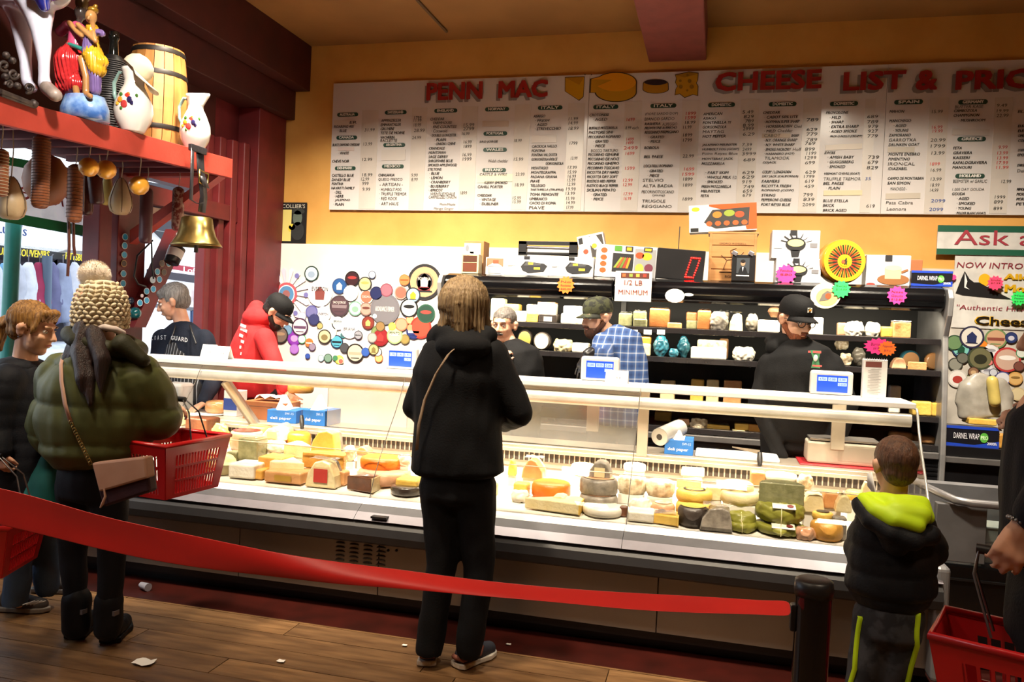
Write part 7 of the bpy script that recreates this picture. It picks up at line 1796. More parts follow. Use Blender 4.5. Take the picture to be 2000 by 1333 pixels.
# --- shopping baskets
m_bask = M('red_basket_plastic', 'c81e22', .32, c2='bd1a1e', coat=.3)
def basket(label, c, W=.30, D=.42, Hh=.23, rz=0, wire=None, grp=None, topd=V((0, 0, .17)), hw=1.0):
    t = thing('shopping_basket', label, 'basket', c, rz, grp); ROOT[t.name] = Matrix.Identity(4); k = .80
    def wall(p0, p1, q0, q1, nb, nm):
        """top corners p0 p1, bottom corners q0 q1"""
        P_ = lambda u, v: (V(p0) * (1 - u) + V(p1) * u) * v + (V(q0) * (1 - u) + V(q1) * u) * (1 - v); n = (V(p1) - V(p0)).cross(V(q0) - V(p0)).normalized() * .003; b = B()
        def bar(u0, u1, v0, v1): q = [P_(u0, v0), P_(u1, v0), P_(u1, v1), P_(u0, v1)]; b.add([a - n for a in q] + [a + n for a in q], FB)
        bar(0, 1, .80, 1); bar(0, 1, 0, .08); bar(0, .14, .08, .8); bar(.86, 1, .08, .8); bar(.14, .86, .30, .34); bar(.14, .86, .56, .60)
        for i in range(nb + 1): u = .14 + .72 * i / nb; bar(u - .009, u + .009, .08, .8)
        return b.build(nm, m_bask, t)
    a, b_, h = W / 2, D / 2, Hh; T = [(-a, -b_, h), (a, -b_, h), (a, b_, h), (-a, b_, h)]; Q = [(x * k, y * k, 0) for x, y, z in T]
    for i in range(4): wall(T[i], T[(i + 1) % 4], Q[i], Q[(i + 1) % 4], 11 if i % 2 == 0 else 15, 'side_wall')
    B().box((0, 0, .004), (W * k, D * k, .008)).build('base', m_bask, t)
    B().tube([V(q) for q in T], .011, 6, closed=True).build('rim', m_bask, t)
    if wire:
        for s_ in (-1, 1):
            y0 = s_ * b_ * .25
            B().tube([V((-a * hw, y0, h)), V((-a * .75 * hw, y0 * .6, h * .5)) + topd * .7 + V((0, 0, h * .5)), V((-.05, s_ * .008, h)) + topd, V((.05, s_ * .008, h)) + topd, V((a * .75 * hw, y0 * .6, h * .5)) + topd * .7 + V((0, 0, h * .5)), V((a * hw, y0, h))], .0035, 6).build('wire_handle', wire, t)
        B().tube([V((-.055, 0, h)) + topd, V((.055, 0, h)) + topd], .012, 10).build('grip', m_blk, t)
    return t
m_wire = M('chromed_wire', '8a8a8e', .3, .8)

# ---------- woman in the black hooded coat, centre, seen from behind
Y0 = 3.24; J = lambda px, py, d=0: atY(px, py, Y0 + d)
t = thing('person', 'woman in black hooded coat and black trousers seen from behind at the counter centre', 'person', atZ(885, 1300, 0))
Hd = HF(J(905, 598), (.35, 1, -.2))
j = dict(neck=J(902, 655), chest=J(898, 700), sl=J(852, 695), sr=J(962, 695), el=J(812, 795, .03), er=J(1014, 806, .03), wl=J(852, 838, .24), wr=J(985, 825, .26), hip=J(893, 925), hl=J(862, 950), hr=J(926, 950), kl=J(862, 1105), kr=J(937, 1105, .02), al=J(838, 1268), ar=J(916, 1268, .02), tl=J(842, 1268, .2), tr=J(958, 1262, .13))
core(t, SK1, Hd, j, .011, hands=((j['wl'], (.5, .8, .3), (0, 0, 1), .9, 1, 1), (j['wr'], (-.5, .8, .3), (0, 0, 1), .9, 1, -1)))
mc = cloth('black_coat', '0f0f12', '0b0b0e', .85)
garment(t, 'coat', mc, [(J(893, 922), .208, .15), (J(893, 870), .198, .145), (J(893, 800), .190, .14), (J(896, 730), .205, .14), (J(900, 680), .165, .12), (J(902, 655), .10, .09)], (1, 0, 0), [([j['sl'], j['el'], j['wl']], [.072, .060, .045]), ([j['sr'], j['er'], j['wr']], [.074, .062, .046])], disp=folds(.008, 8))
garment(t, 'hood', mc, None, 0, extra=(('b', J(900, 655, 0), (.142, .12, .065)), ('b', J(903, 676, -.085), (.125, .07, .062)), ('c', J(852, 660, -.02), J(895, 700, -.11), .045, .035), ('c', J(950, 655, -.02), J(905, 702, -.11), .045, .035)), voxel=.011, disp=folds(.01, 9), label='gathered black hood lying on the shoulders')
hm = hairm('ash_blonde', '9a8260', '6b543a')
b = Blob(); b.ball(J(906, 592), (.108, .122, .118)); b.cap(J(900, 595, -.03), J(868, 640, -.06), .082, .030); b.cap(J(910, 595, -.03), J(935, 652, -.04), .080, .030); b.cap(J(900, 600, -.05), J(900, 655, -.075), .075, .035); b.cap(J(925, 600, .0), J(950, 648, .02), .06, .02)
b.fuse('hair', hm, t, .0075, 1, locks(J(905, 590), .005, 40), 'ash blonde shoulder length straight hair')
strap = [J(903, 668, -.12), J(876, 692, -.175), J(852, 730, -.165), J(830, 780, -.16), J(818, 830, -.155), J(814, 880, -.15)]
B().sheet([[p_ + V((-.007, 0, -.004)), p_ + V((.007, 0, .004))] for p_ in strap]).build('bag_strap', cloth('tan_strap', 'a89078'), t, solid=.004)
trousers(t, j, cloth('black_twill', '0f0f13', '0b0b0e'), 1.0, -.0, .013, ank=.060)
for k, hl_, to in (('l', (833, 1303), (842, 1262)), ('r', (893, 1307), (966, 1277))):
    shoe(t, atZ(*hl_, 0), atZ(*to, 0), M('slate_shoe', '2b2d38', .6), M('white_sole', 'd8d0c4', .5), .046, .03, M('brown_suede', '8a5040', .7), 'shoe')
# ---------- woman in the olive puffer jacket and pompom hat
Y0 = 2.95
t = thing('person', 'woman in olive puffer jacket, cream pompom knit hat and black boots seen from behind', 'person', atZ(185, 1255, 0))
Hd = HF(J(196, 605), (.5, 1, -.1))
j = dict(neck=J(200, 665), chest=J(196, 720), sl=J(125, 735), sr=J(272, 740), el=J(102, 840, .05), er=J(308, 812, .06), wl=J(140, 890, .2), wr=J(322, 795, .27), hip=J(180, 925), hl=J(148, 945), hr=J(212, 945), kl=J(143, 1080), kr=J(219, 1080), al=J(149, 1215), ar=J(211, 1218), tl=J(170, 1215, .18), tr=J(235, 1218, .15))
core(t, SK1, Hd, j, .012, hands=((j['wr'], (.7, .6, -.1), (0, 0, 1), 1.2, .95, 1), (j['wl'], (.3, .9, 0), (0, 0, 1), .8, .95, 1)))
mo = cloth('olive_puffer', '585c34', '4a4e2c', .55, .08, 60)
garment(t, 'puffer_jacket', mo, [(J(190, 903), .175, .15), (J(188, 880), .235, .19), (J(190, 820), .262, .20), (J(195, 760), .25, .19), (J(200, 715), .20, .16), (J(204, 682), .13, .12)], (1, .15, 0), [([j['sl'], j['el'], j['wl']], [.105, .105, .07]), ([j['sr'], j['er'], j['wr']], [.105, .105, .065])], voxel=.011, disp=folds(.009, 8, .016, .17, .05))
b = Blob(); ring = [J(204, 668) + V((.155 * cos(a), .12 * sin(a), .035 * cos(a) * -1 + .0)) for a in [2 * pi * i / 14 for i in range(15)]]; b.chain(ring, [.036] * 15); b.cap(J(240, 672, -.08), J(280, 705, -.05), .045, .03)
b.fuse('collar', cloth('olive_collar', '35341f', '2a2a1a', .6), t, .01, 2, folds(.006, 12))
B().tube([J(170, 650, .0), J(185, 643, -.07), J(205, 640, -.085), J(225, 644, -.07), J(240, 652, .0)], .015, 8).build('hood_lining', M('cream_fleece', 'd8c8c0', .9), t)
hb = hairm('dark_brown', '3a2824', '241816')
b = Blob(); b.ball(J(195, 620), (.09, .09, .08)); b.chain([J(162, 640, -.10), J(160, 690, -.135), J(166, 740, -.175), J(175, 790, -.19)], [.035, .045, .036, .010]); b.chain([J(152, 650, -.09), J(142, 700, -.11), J(124, 745, -.13)], [.03, .036, .010]); b.chain([J(182, 650, -.11), J(200, 705, -.15), J(198, 765, -.18)], [.034, .036, .008]); b.fuse('hair', hb, t, .008, 1, locks(J(165, 700), .004, 24), 'long dark brown hair down the back')
m_knit = M('cream_chunky_knit', 'e4d8bc', .9, c2='ccbc9c', scale=30)
Fc, Fm, Fs = Hd
prof = [(.106, -.07), (.110, -.03), (.106, .02), (.095, .07), (.07, .11), (.04, .13), (0, .135)]
B().lathe(prof, J(197, 606), 24).build('knit_hat', m_knit, t, label='cream chunky knit hat')
b = B()
for k in range(11):
    z = -.068 + k * .0185; rr = 0
    for (r0, z0), (r1, z1) in zip(prof, prof[1:]):
        if z0 <= z <= z1: rr = r0 + (r1 - r0) * (z - z0) / (z1 - z0)
    n_ = max(8, int(rr * 2 * pi / .027))
    for i in range(n_):
        a = 2 * pi * (i + .5 * (k % 2)) / n_; c_ = J(197, 606) + V(((rr + .003) * cos(a), (rr + .003) * sin(a), z)); up_ = Matrix.Rotation(a, 3, 'Z') @ Matrix.Rotation((.5 if (i + k) % 2 else -.5), 3, 'X'); b.ball(c_, (.0085, .0155, .0088), 8, rot=up_)
b.build('knit_stitches', m_knit, t, kind='stuff')
pc = J(184, 538); m_fur = M('cream_fur', 'f4eadc', .95, c2='e6d8c6', scale=20); B().ball(pc, .061, 20).build('pompom', m_fur, t)
b = B(); rnd = random.Random(4)
for i in range(5200):
    v = V((rnd.gauss(0, 1), rnd.gauss(0, 1), rnd.gauss(0, 1))).normalized(); a = pc + v * .04; e_ = pc + (v + V((rnd.gauss(0, .14), rnd.gauss(0, .14), rnd.gauss(0, .14) - .03))).normalized() * rnd.uniform(.066, .073); s_ = v.orthogonal().normalized() * .0016; b.add([a - s_, a + s_, e_], [(0, 1, 2)])
b.build('pompom_fur', m_fur, t, kind='stuff')
trousers(t, j, cloth('black_leggings', '0e0e16', '0a0a10', .7), .86, -.02, .012, 'leggings', .115, .045)
mbt = cloth('black_boot', '0e0e13', '0a0a0e', .6, .05)
for k, hx, tx_ in (('l', (145, 1250), (182, 1215)), ('r', (214, 1258), (247, 1222))):
    b = Blob(); a = V(j['a' + k]); b.cap(a + V((0, 0, .10)), a + V((0, 0, -.02)), .062, .060); b.fuse('boot_shaft', mbt, t, .01, 2, folds(.004, 20)); shoe(t, atZ(*hx, 0), atZ(*tx_, 0), mbt, mbt, .05, .05, None, 'boot'); B().box(a + V((.055, -.02, .06)), (.012, .03, .02)).build('buckle', m_alu, t)
m_pl = cloth('pink_leather', 'c49a84', 'b58a74', .5, .05, 30); bd = -.30
qb = [J(178, 905, bd), J(283, 893, bd), J(287, 935, bd), J(193, 962, bd)]
B().add(qb + [p_ + V((0, .05, 0)) for p_ in qb], [(0, 1, 2, 3)[::-1], (4, 5, 6, 7), (0, 4, 5, 1)[::-1], (1, 5, 6, 2)[::-1], (2, 6, 7, 3)[::-1], (3, 7, 4, 0)[::-1]]).build('bag_flap', m_pl, t, bevel=.008)
qb = [J(180, 915, bd + .012), J(286, 900, bd + .012), J(292, 962, bd + .012), J(200, 992, bd + .012), ]
B().add(qb + [p_ + V((0, .05, 0)) for p_ in qb], [(0, 1, 2, 3)[::-1], (4, 5, 6, 7), (0, 4, 5, 1)[::-1], (1, 5, 6, 2)[::-1], (2, 6, 7, 3)[::-1], (3, 7, 4, 0)[::-1]]).build('bag_body', cloth('maroon_bag', '40252a', '341c22', .6), t, bevel=.01)
sp = [J(125, 692, -.10), J(119, 712, -.16), J(120, 745, -.215), J(127, 790, -.245), J(138, 825, -.25)]
B().sheet([[p_ + V((-.009, 0, 0)), p_ + V((.009, 0, .002))] for p_ in sp]).build('bag_strap', m_pl, t, solid=.004)
b = B(); n_ = 17
for i in range(n_): u = i / (n_ - 1); c_ = J(138 + 38 * u, 825 + 80 * u, -.25 - .05 * u); b.tube([c_ + V((.006 * cos(a) * (1 if i % 2 else .3), .006 * cos(a) * (.3 if i % 2 else 1), .009 * sin(a))) for a in [2 * pi * q / 8 for q in range(8)]], .0018, 4, closed=True)
b.build('bag_chain', M('brass', 'a88a4a', .3, .9), t); B().tube([J(203, 955, bd - .004), J(206, 970, bd - .008), J(200, 985, bd - .008), J(196, 992, bd - .008)], [.003, .005, .006, .003], 6).build('zip_pull', m_pl, t)
bk = J(338, 905, .14); bk.z -= .115
basket('red basket hanging from the forearm of the woman in the olive jacket', (bk.x, bk.y, J(338, 958, .14).z), W=.285, D=.40, Hh=.235, rz=R(-6), wire=M('black_wire', '1e1e20', .4), topd=V((0, .0, .175)), grp='red shopping baskets')
# ---------- woman with the ponytail, far left
Y0 = 3.12
t = thing('person', 'blonde woman with ponytail, navy quilted coat and jeans at far left', 'person', atZ(70, 1180, 0))
Hd = HF(J(66, 645), (.95, .22, -.22))
j = dict(neck=J(48, 708), chest=J(42, 750), sl=J(15, 745, -.12), sr=J(62, 745, .14), el=J(-12, 840, -.18), er=J(75, 840, .16), wl=J(2, 880, -.2), wr=J(95, 880, .1), hip=J(52, 950), hl=J(40, 975, -.06), hr=J(80, 970, .08), kl=J(38, 1080, -.04), kr=J(88, 1075, .1), al=J(30, 1165, -.02), ar=J(92, 1135, .12), tl=J(70, 1180, -.03), tr=J(130, 1150, .1))
core(t, SK2, Hd, j, .0065, hands=((j['wl'], (.1, 0, -1), (0, -1, 0), 1.3, .95, 1), (j['wr'], (.4, .2, -.8), (1, 0, 0), .8, .95, 1))); face(t, Hd, '8a6a48', 'a8504c', '3a4a4a')
mn = cloth('navy_quilt', '14161e', '0f1118', .7)
garment(t, 'coat', mn, [(J(52, 985), .20, .165), (J(46, 900), .20, .17), (J(42, 830), .19, .165), (J(42, 770), .19, .15), (J(44, 728), .14, .12), (J(47, 708), .09, .09)], (0, 1, 0), [([j['sl'], j['el'], j['wl']], [.085, .075, .05]), ([j['sr'], j['er'], j['wr']], [.085, .07, .05])], disp=folds(.006, 9, .004, .07))
garment(t, 'hood', mn, None, 0, extra=(('b', J(38, 718), (.12, .14, .055)), ('b', J(12, 735), (.07, .12, .08))), disp=folds(.008, 9))
hg = hairm('golden_blonde', 'a87c42', '6e4a24')
f, m, s = Hd; b = Blob(); b.ball(f(0, .030, .048), (.086, .104, .090), rot=m); b.ball(f(0, .055, -.01), (.07, .06, .06), rot=m); b.chain([f(0, .10, .03), f(0, .155, -.02), f(.0, .155, -.09), f(.0, .13, -.14)], [.034, .036, .03, .006])
b.cap(f(-.045, -.05, .09), f(-.073, -.035, .0), .024, .010); b.cap(f(.045, -.05, .09), f(.073, -.035, .0), .024, .010); b.cap(f(-.03, -.07, .095), f(.03, -.07, .095), .02); inv_ = m.inverted(); c0_ = f(0, 0, 0)
def hc(co): q = inv_ @ (co - c0_); return (q.y < -.05 and q.z < .05 and abs(q.x) < .06)
b.fuse('hair', hg, t, .0075, 1, locks(f(0, .03, 0), .0035, 36), 'golden blonde hair tied in a ponytail', None, hc)
B().ball(f(-.082, .012, -.035), .004, 8).build('earring', m_alu, t)
trousers(t, j, cloth('blue_denim', '44566e', '34445c', .8), .9, -.03, .013, 'jeans', .12, .058)
sg_ = cloth('grey_sneaker', '55504e', '47423f'); sw = M('grey_sole', '8c857c', .6)
shoe(t, atZ(0, 1192, 0), atZ(97, 1196, 0), sg_, sw, .045, .05, None, 'sneaker'); shoe(t, atZ(66, 1155, 0), atZ(166, 1158, 0), sg_, sw, .045, .05, None, 'sneaker')
for i in range(4): B().tube([atZ(55 + i * 7, 1178 - 0, .09 - .006 * i) + V((0, -.03, 0)), atZ(55 + i * 7, 1178, .095 - .006 * i) + V((.01, .03, 0))], .003, 5).build('lace', flat('b8b2aa'), t)
t = thing('shopping_bag', 'teal cloth bag carried between the two women at the left', 'bag', J(88, 1020)); b = Blob(); b.torso([(J(92, 1020, -.12), .10, .04), (J(88, 980, -.12), .10, .05), (J(90, 930, -.12), .07, .04), (J(95, 895, -.12), .03, .02)], (1, .2, 0)); b.fuse('cloth_body', M('teal_fabric', '0f6e66', .7, c2='0b5a54', scale=4), t, .01, 2, folds(.012, 12)); B().tube([J(94, 900, -.12), J(88, 870, -.1), J(98, 868, -.1), J(97, 900, -.12)], .006, 6).build('bag_handle', M('teal_fabric', '0f6e66'), t)
p = atY(-32, 1108, 2.55)
basket('red basket at the left frame edge, partly behind the barrier ribbon', (p.x, p.y, p.z), W=.34, D=.34, Hh=.20, rz=R(20), wire=m_wire, topd=V((.0, .0, .24)), grp='red shopping baskets')
# ---------- boy in the dark puffer jacket
Y0 = 3.05
t = thing('person', 'small boy in dark grey puffer jacket with neon yellow hood lining seen from behind', 'person', J(1720, 1480))
Hd = HF(J(1746, 912), (-.25, 1, -.05), 0, .83)
j = dict(neck=J(1744, 972), chest=J(1742, 1010), sl=J(1700, 1018), sr=J(1790, 1018), el=J(1676, 1072, .03), er=J(1822, 1075, .03), wl=J(1690, 1035, .17), wr=J(1800, 1100, .15), hip=J(1738, 1185), hl=J(1712, 1205), hr=J(1762, 1205), kl=J(1684, 1330), kr=J(1738, 1335), al=J(1672, 1450), ar=J(1735, 1455), tl=J(1668, 1450, .14), tr=J(1740, 1455, .14))
core(t, SK1, Hd, j, .007, .8, hands=((j['wl'], (.2, .3, .9), (0, -1, 0), .9, .72, 1), (j['wr'], (-.3, .9, 0), (0, 0, 1), .8, .72, 1)))
f, m, s = Hd; b = Blob(); b.ball(f(0, .022, .042), (.085 * s, .106 * s, .095 * s), rot=m); b.ball(f(0, .05, -.015), (.07 * s, .062 * s, .062 * s), rot=m); b.fuse('hair', hairm('short_brown', '6b4a36', '4a3226'), t, .006, 2, lambda co, n_: .0018 * nz(co * 120), 'short cropped brown hair')
mp_ = cloth('charcoal_puffer', '1a1b20', '131418', .6)
garment(t, 'puffer_jacket', mp_, [(J(1738, 1178), .115, .10), (J(1739, 1150), .15, .125), (J(1741, 1090), .145, .12), (J(1743, 1040), .14, .11), (J(1745, 1005), .11, .09), (J(1745, 982), .06, .06)], (1, 0, 0), [([j['sl'], j['el'], j['wl']], [.055, .05, .036]), ([j['sr'], j['er'], j['wr']], [.055, .052, .036])], voxel=.009, disp=folds(.005, 12, .008, .082, .03))
hp_ = [J(1680, 985, -.06), J(1700, 1015, -.12), J(1740, 1042, -.155), J(1785, 1056, -.15), J(1815, 1045, -.10)]
garment(t, 'hood', mp_, None, 0, extra=[('c', hp_[i], hp_[i + 1], .03, .034) for i in range(4)] + [('b', J(1745, 1000, -.03), (.12, .09, .045)), ('c', J(1742, 1030, -.12), J(1750, 1058, -.12), .06, .05)], voxel=.009, disp=folds(.006, 14))
b = Blob(); b.chain([J(1688, 975, -.065), J(1712, 998, -.12), J(1745, 1015, -.148), J(1790, 1026, -.142)], [.026, .032, .034, .028]); b.chain([J(1700, 972, -.05), J(1745, 985, -.10), J(1800, 985, -.075), J(1812, 1010, -.09)], [.024, .035, .03, .025]); b.cap(J(1750, 1000, -.125), J(1795, 1005, -.115), .04)
b.fuse('hood_lining', M('neon_yellow_lining', 'daff22', .55, c2='c6f01a', scale=5), t, .007, 2, folds(.004, 16), 'neon yellow hood lining')
bt_ = trousers(t, j, M('grey_camouflage', '45464c', .85, c2='2c2d32', scale=16, contrast=.05), .80, -.02, .010, 'trousers', .10, .052)
for pts in ([J(1668, 1185, -.05), J(1666, 1240, -.06), J(1655, 1333, -.05), J(1648, 1440, -.03)], [J(1782, 1192, -.07), J(1776, 1240, -.075), J(1764, 1333, -.06), J(1758, 1440, -.04)]): 
    iv = ROOT[t.name]; fw = iv.inverted(); qs = []
    for i in range(13):
        u = i / 12 * 2.999; k0 = int(u); p_ = pts[k0] * (1 - u + k0) + pts[k0 + 1] * (u - k0) + V((-.06 if pts[0].x < J(1720, 1200).x else .06, -.05, 0)); ok, c0, n0, _ = bt_.closest_point_on_mesh(iv @ p_); qs.append(fw @ (c0 + n0 * .004))
    B().sheet([[p_ + V((-.008, 0, 0)), p_ + V((.008, -.003, 0))] for p_ in qs]).build('side_stripe', M('neon_yellow_lining', 'c6ee1c'), t, solid=.004)
for k in 'lr': shoe(t, j['a' + k] + V((0, -.05, 0)), j['a' + k] + V((0, .14, 0)), m_blk, m_blk, .036, .04)
o = B().sheet([[J(1694, 925, .14), J(1703, 922, .13), J(1711, 962, .10)], [J(1694, 950, .14), J(1702, 960, .13), J(1709, 975, .10)]]).build('paper_sheet', m_cardw, None, solid=.001); tag(o, 'white paper sheet the boy holds up by his cheek', 'paper')

# ---------- staff behind the counter
def staff(label, Yd, hc_, fwd, sk, secs, arms, mat, hx, roll=0, hands=(), nm='sweater', hs=1.0, disp=None, voxel=.0065, extra=(), ht=.92):
    global Y0; Y0 = Yd
    t = thing('person', label, 'person', V((atY(hx, 700, Yd).x, Yd, 0))); H = HF(J(*hc_), fwd, roll, hs); j = legs_auto({}, atY(hx, 700, Yd).x, Yd + .02, ht)
    j['neck'] = J(*secs[0][:2], secs[0][4] if len(secs[0]) > 4 else 0) + V((0, 0, .0)); j['chest'] = J(*secs[1][:2], secs[1][4] if len(secs[1]) > 4 else 0) - V((0, 0, .06))
    for k, a in zip('lr', arms): j['s' + k], j['e' + k], j['w' + k] = [J(*q) for q in a]
    core(t, sk, H, j, voxel, .84, hands=[(j[h[0]],) + tuple(h[1:]) for h in hands])
    tz = [(V((j['hip'].x, Yd, .88)), .18, .13)] + [(J(px, py, (e[0] if e else 0)), a, b_) for px, py, a, b_, *e in secs[::-1]]
    tz = [q for i, q in enumerate(tz)]
    garment(t, nm, mat, tz, (1, 0, 0), [([j['s' + k], j['e' + k], j['w' + k] * .88 + j['e' + k] * .12], [.075, .062, .045]) for k in 'lr'], extra, .011, disp or folds(.007, 9)); staff_legs(t, j)
    return t, H, j
# grey haired man in the navy sweatshirt
t, Hd, j = staff('grey haired man in navy sweatshirt and pinstripe apron looking down at the left', 5.12, (338, 592), (-.85, -.42, -.35), SK2,
    [(356, 634, .09, .085), (357, 655, .20, .13), (357, 690, .235, .15), (358, 750, .225, .15)], (((318, 662), (306, 745, -.08), (335, 790, -.3)), ((398, 662), (418, 745, -.05), (395, 790, -.3))), cloth('navy_sweat', '131b2b', '0f1522'), 358, hands=(('wl', (.3, -.8, -.4), (0, 0, 1), .6, 1, 1), ('wr', (-.3, -.8, -.4), (0, 0, 1), .6, 1, -1)), nm='sweatshirt', hs=1.06)
face(t, Hd, '77706a'); hairshort(t, Hd, hairm('steel_grey', '8e8c8a', '5c5a58'), .010, .01, fringe=1)
def stripes(name, c1, c2, n):
    m = M(name, c1, .8); N = m.node_tree.nodes; L = m.node_tree.links; w_ = N.new('ShaderNodeTexWave'); tc = N.new('ShaderNodeTexCoord'); w_.inputs['Scale'].default_value = n; L.new(tc.outputs['Object'], w_.inputs['Vector']); r_ = N.new('ShaderNodeValToRGB'); r_.color_ramp.elements[0].position = .90; r_.color_ramp.elements[1].position = .97
    r_.color_ramp.elements[0].color = (*lin(c1), 1); r_.color_ramp.elements[1].color = (*lin(c2), 1); L.new(w_.outputs['Fac'], r_.inputs[0]); L.new(r_.outputs[0], N['Principled BSDF'].inputs['Base Color']); return m
garment(t, 'apron', stripes('pinstripe_apron', '15161a', '8c9098', 14), [(V((j['hip'].x, 5.09, .66)), .21, .13), (J(358, 750, -.03), .19, .14), (J(357, 700, -.03), .15, .14), (J(357, 672, -.02), .12, .12)], (1, 0, 0), voxel=.014)
for q in (-1, 1): B().tube([J(357 + q * 26, 672, -.155), J(357 + q * 18, 650, -.14), J(357 + q * 14, 636, -.08)], .007, 6).build('apron_strap', m_blk, t)
b = B()
for i, ch in enumerate('COAST GUARD'):
    if ch == ' ': continue
    u = (i - 5) / 5; a = .62 * u; text(b, ch, J(357, 664, 0) + V((.150 * sin(a) / .62 * 1.0, -.128 - .03 * cos(a), .022 * cos(a * 1.6) - .005)), V((cos(a), sin(a) * .75, -.12 * u)), UZ, .021, .032, 0, .03, center=True)
b.build('lettering', flat('d4d6da'), t, kind='stuff')
# man in the red hoodie
t, Hd, j = staff('man in red hoodie and black cap bending over, turned away to the right', 5.2, (541, 612), (.82, .12, -.55), SK2,
    [(518, 632, .09, .09), (505, 650, .15, .13), (495, 690, .18, .16), (492, 740, .18, .16)], (((480, 660, .1), (500, 740, .15), (560, 775, .1)), ((516, 660, -.14), (536, 708, -.2), (560, 765, -.25))), M('red_fleece', 'c41a1e', .85, c2='b01418', scale=5, bump=.1, bscale=120), 492, hands=(('wr', (.7, -.3, -.5), (0, -1, 0), .6, 1, 1), ('wl', (.7, -.3, -.5), (0, -1, 0), .6, 1, 1)), nm='hoodie', extra=())
face(t, Hd, '241a16', '8a4a44'); hairshort(t, Hd, hairm('near_black', '241c18', '15110e'), .004, .0)
cap_(t, Hd, cloth('black_cap', '0c0c0e', '09090b', .8), tilt=10)
f, m, s = Hd; b = Blob(); b.ball(f(0, -.045, -.075), (.056, .050, .045), rot=m); b.cap(f(-.062, -.0, -.04), f(-.04, -.04, -.075), .02); b.cap(f(.062, 0, -.04), f(.04, -.04, -.075), .02); b.fuse('beard', hairm('near_black', '241c18', '15110e'), t, .006, 1, lambda co, n_: .002 * nz(co * 110), None, None, lambda co: False)
garment(t, 'hood', MATS['red_fleece'], None, 0, extra=(('b', J(508, 622, .0), (.13, .12, .085)), ('c', J(490, 632, 0), J(500, 600, .02), .075, .055)), disp=folds(.007, 10))
b = B()
for k, (px, py, w_) in enumerate(((464, 637, 22), (463, 645, 26), (464, 656, 14), (463, 667, 18), (462, 678, 12), (461, 690, 14))): b.box(J(px + w_ / 2, py, -.125 - .02 * (k > 1)), (w_ * .0036, .004, .02), Matrix.Rotation(.2, 3, 'Y') @ Matrix.Rotation(-.5, 3, 'Z'))
b.build('back_print', flat('e0d4d4'), t, kind='stuff')
# man with moustache
t, Hd, j = staff('older man with grey moustache and black sweater resting his hand on his chin', 5.25, (984, 637), (-.12, -1, -.12), SK2,
    [(995, 672, .085, .08), (1002, 692, .18, .13), (1006, 725, .205, .15), (1008, 770, .20, .15)], (((955, 705), (950, 760, -.2), (978, 712, -.2)), ((1040, 708), (1050, 775, -.02), (1010, 790, -.22))), cloth('black_knit', '0e0e11', '0b0b0d'), 1005, hands=(('wl', (.25, .25, .9), (-.3, -1, 0), 1.1, .95, -1), ('wr', (-.5, -.6, 0), (0, 0, 1), .6, 1, 1)), hs=1.0)
face(t, Hd, '6a5a50', '9a5a50'); hairshort(t, Hd, hairm('short_grey', '77706a', '4e4843'), .004, .0)
f, m, s = Hd; B().tube([f(x, -.0985 + x * x * 10, -.040 - abs(x) * .22) for x in (-.03, -.015, 0, .015, .03)], [.003, .0075, .008, .0075, .003], 8).build('moustache', hairm('short_grey', '77706a', '4e4843'), t)
# bearded man in the plaid shirt
def plaid():
    m = M('blue_plaid', '2a4676', .85); N = m.node_tree.nodes; L = m.node_tree.links; tc = N.new('ShaderNodeTexCoord'); pr = None
    for d, sc in (('X', 7), ('Z', 6)):
        w_ = N.new('ShaderNodeTexWave'); w_.bands_direction = d; w_.inputs['Scale'].default_value = sc; w_.inputs['Distortion'].default_value = 1.2; w_.inputs['Detail Scale'].default_value = .5; L.new(tc.outputs['Object'], w_.inputs['Vector']); r_ = N.new('ShaderNodeValToRGB')
        e = r_.color_ramp.elements; e[0].position = .0; e[1].position = 1; e[0].color = (.012, .035, .13, 1); e[1].color = (.40, .45, .55, 1); q = e.new(.5); q.color = (.03, .075, .22, 1); q = e.new(.9); q.color = (.035, .09, .26, 1); L.new(w_.outputs['Fac'], r_.inputs[0])
        if pr: mx = N.new('ShaderNodeMix'); mx.data_type = 'RGBA'; L.new(pr.outputs[0], mx.inputs[6]); L.new(r_.outputs[0], mx.inputs[7]); L.new(mx.outputs[2], N['Principled BSDF'].inputs['Base Color'])
        pr = r_
    return m
t, Hd, j = staff('bearded man in blue plaid shirt and camouflage cap leaning a gloved hand on the counter', 5.1, (1166, 622), (-.72, -.66, -.18), SK1,
    [(1188, 650, .09, .09), (1202, 668, .17, .13), (1207, 705, .185, .15), (1210, 750, .19, .15)], (((1178, 672, -.08), (1178, 700, -.36), (1153, 690, -.5)), ((1234, 680), (1244, 760, .02), (1225, 880, -.0))), plaid(), 1210, hands=(('wr', (-.4, -.6, -.3), (0, 0, 1), .6, 1, 1),), nm='plaid_shirt')
face(t, Hd, '5a3a28', '9a5850'); mcm = M('camouflage_cloth', '3d4028', .85, c2='1e2018', scale=30, contrast=.04); cap_(t, Hd, mcm, tilt=4, brimm=M('camouflage_cloth', '3d4028'))
hb2 = hairm('red_brown', '5a3624', '3c2318'); f, m, s = Hd; b = Blob(); b.ball(f(0, -.046, -.08), (.058, .052, .048), rot=m); b.cap(f(-.066, .0, -.03), f(-.045, -.04, -.07), .019); b.cap(f(.066, 0, -.03), f(.045, -.04, -.07), .019); b.cap(f(-.024, -.094, -.042), f(.024, -.094, -.042), .008); b.fuse('beard', hb2, t, .006, 1, lambda co, n_: .002 * nz(co * 110))
b = Blob(); hand(b, J(1150, 690, -.51), (-.35, -.25, -.85), (-.5, -.8, .2), .35, 1.12, 1, .12); b.cap(J(1153, 690, -.5), J(1148, 694, -.515), .037, .036); b.fuse('black_glove', M('black_nitrile', '17171a', .35), t, .006, 1, None, 'black disposable glove')
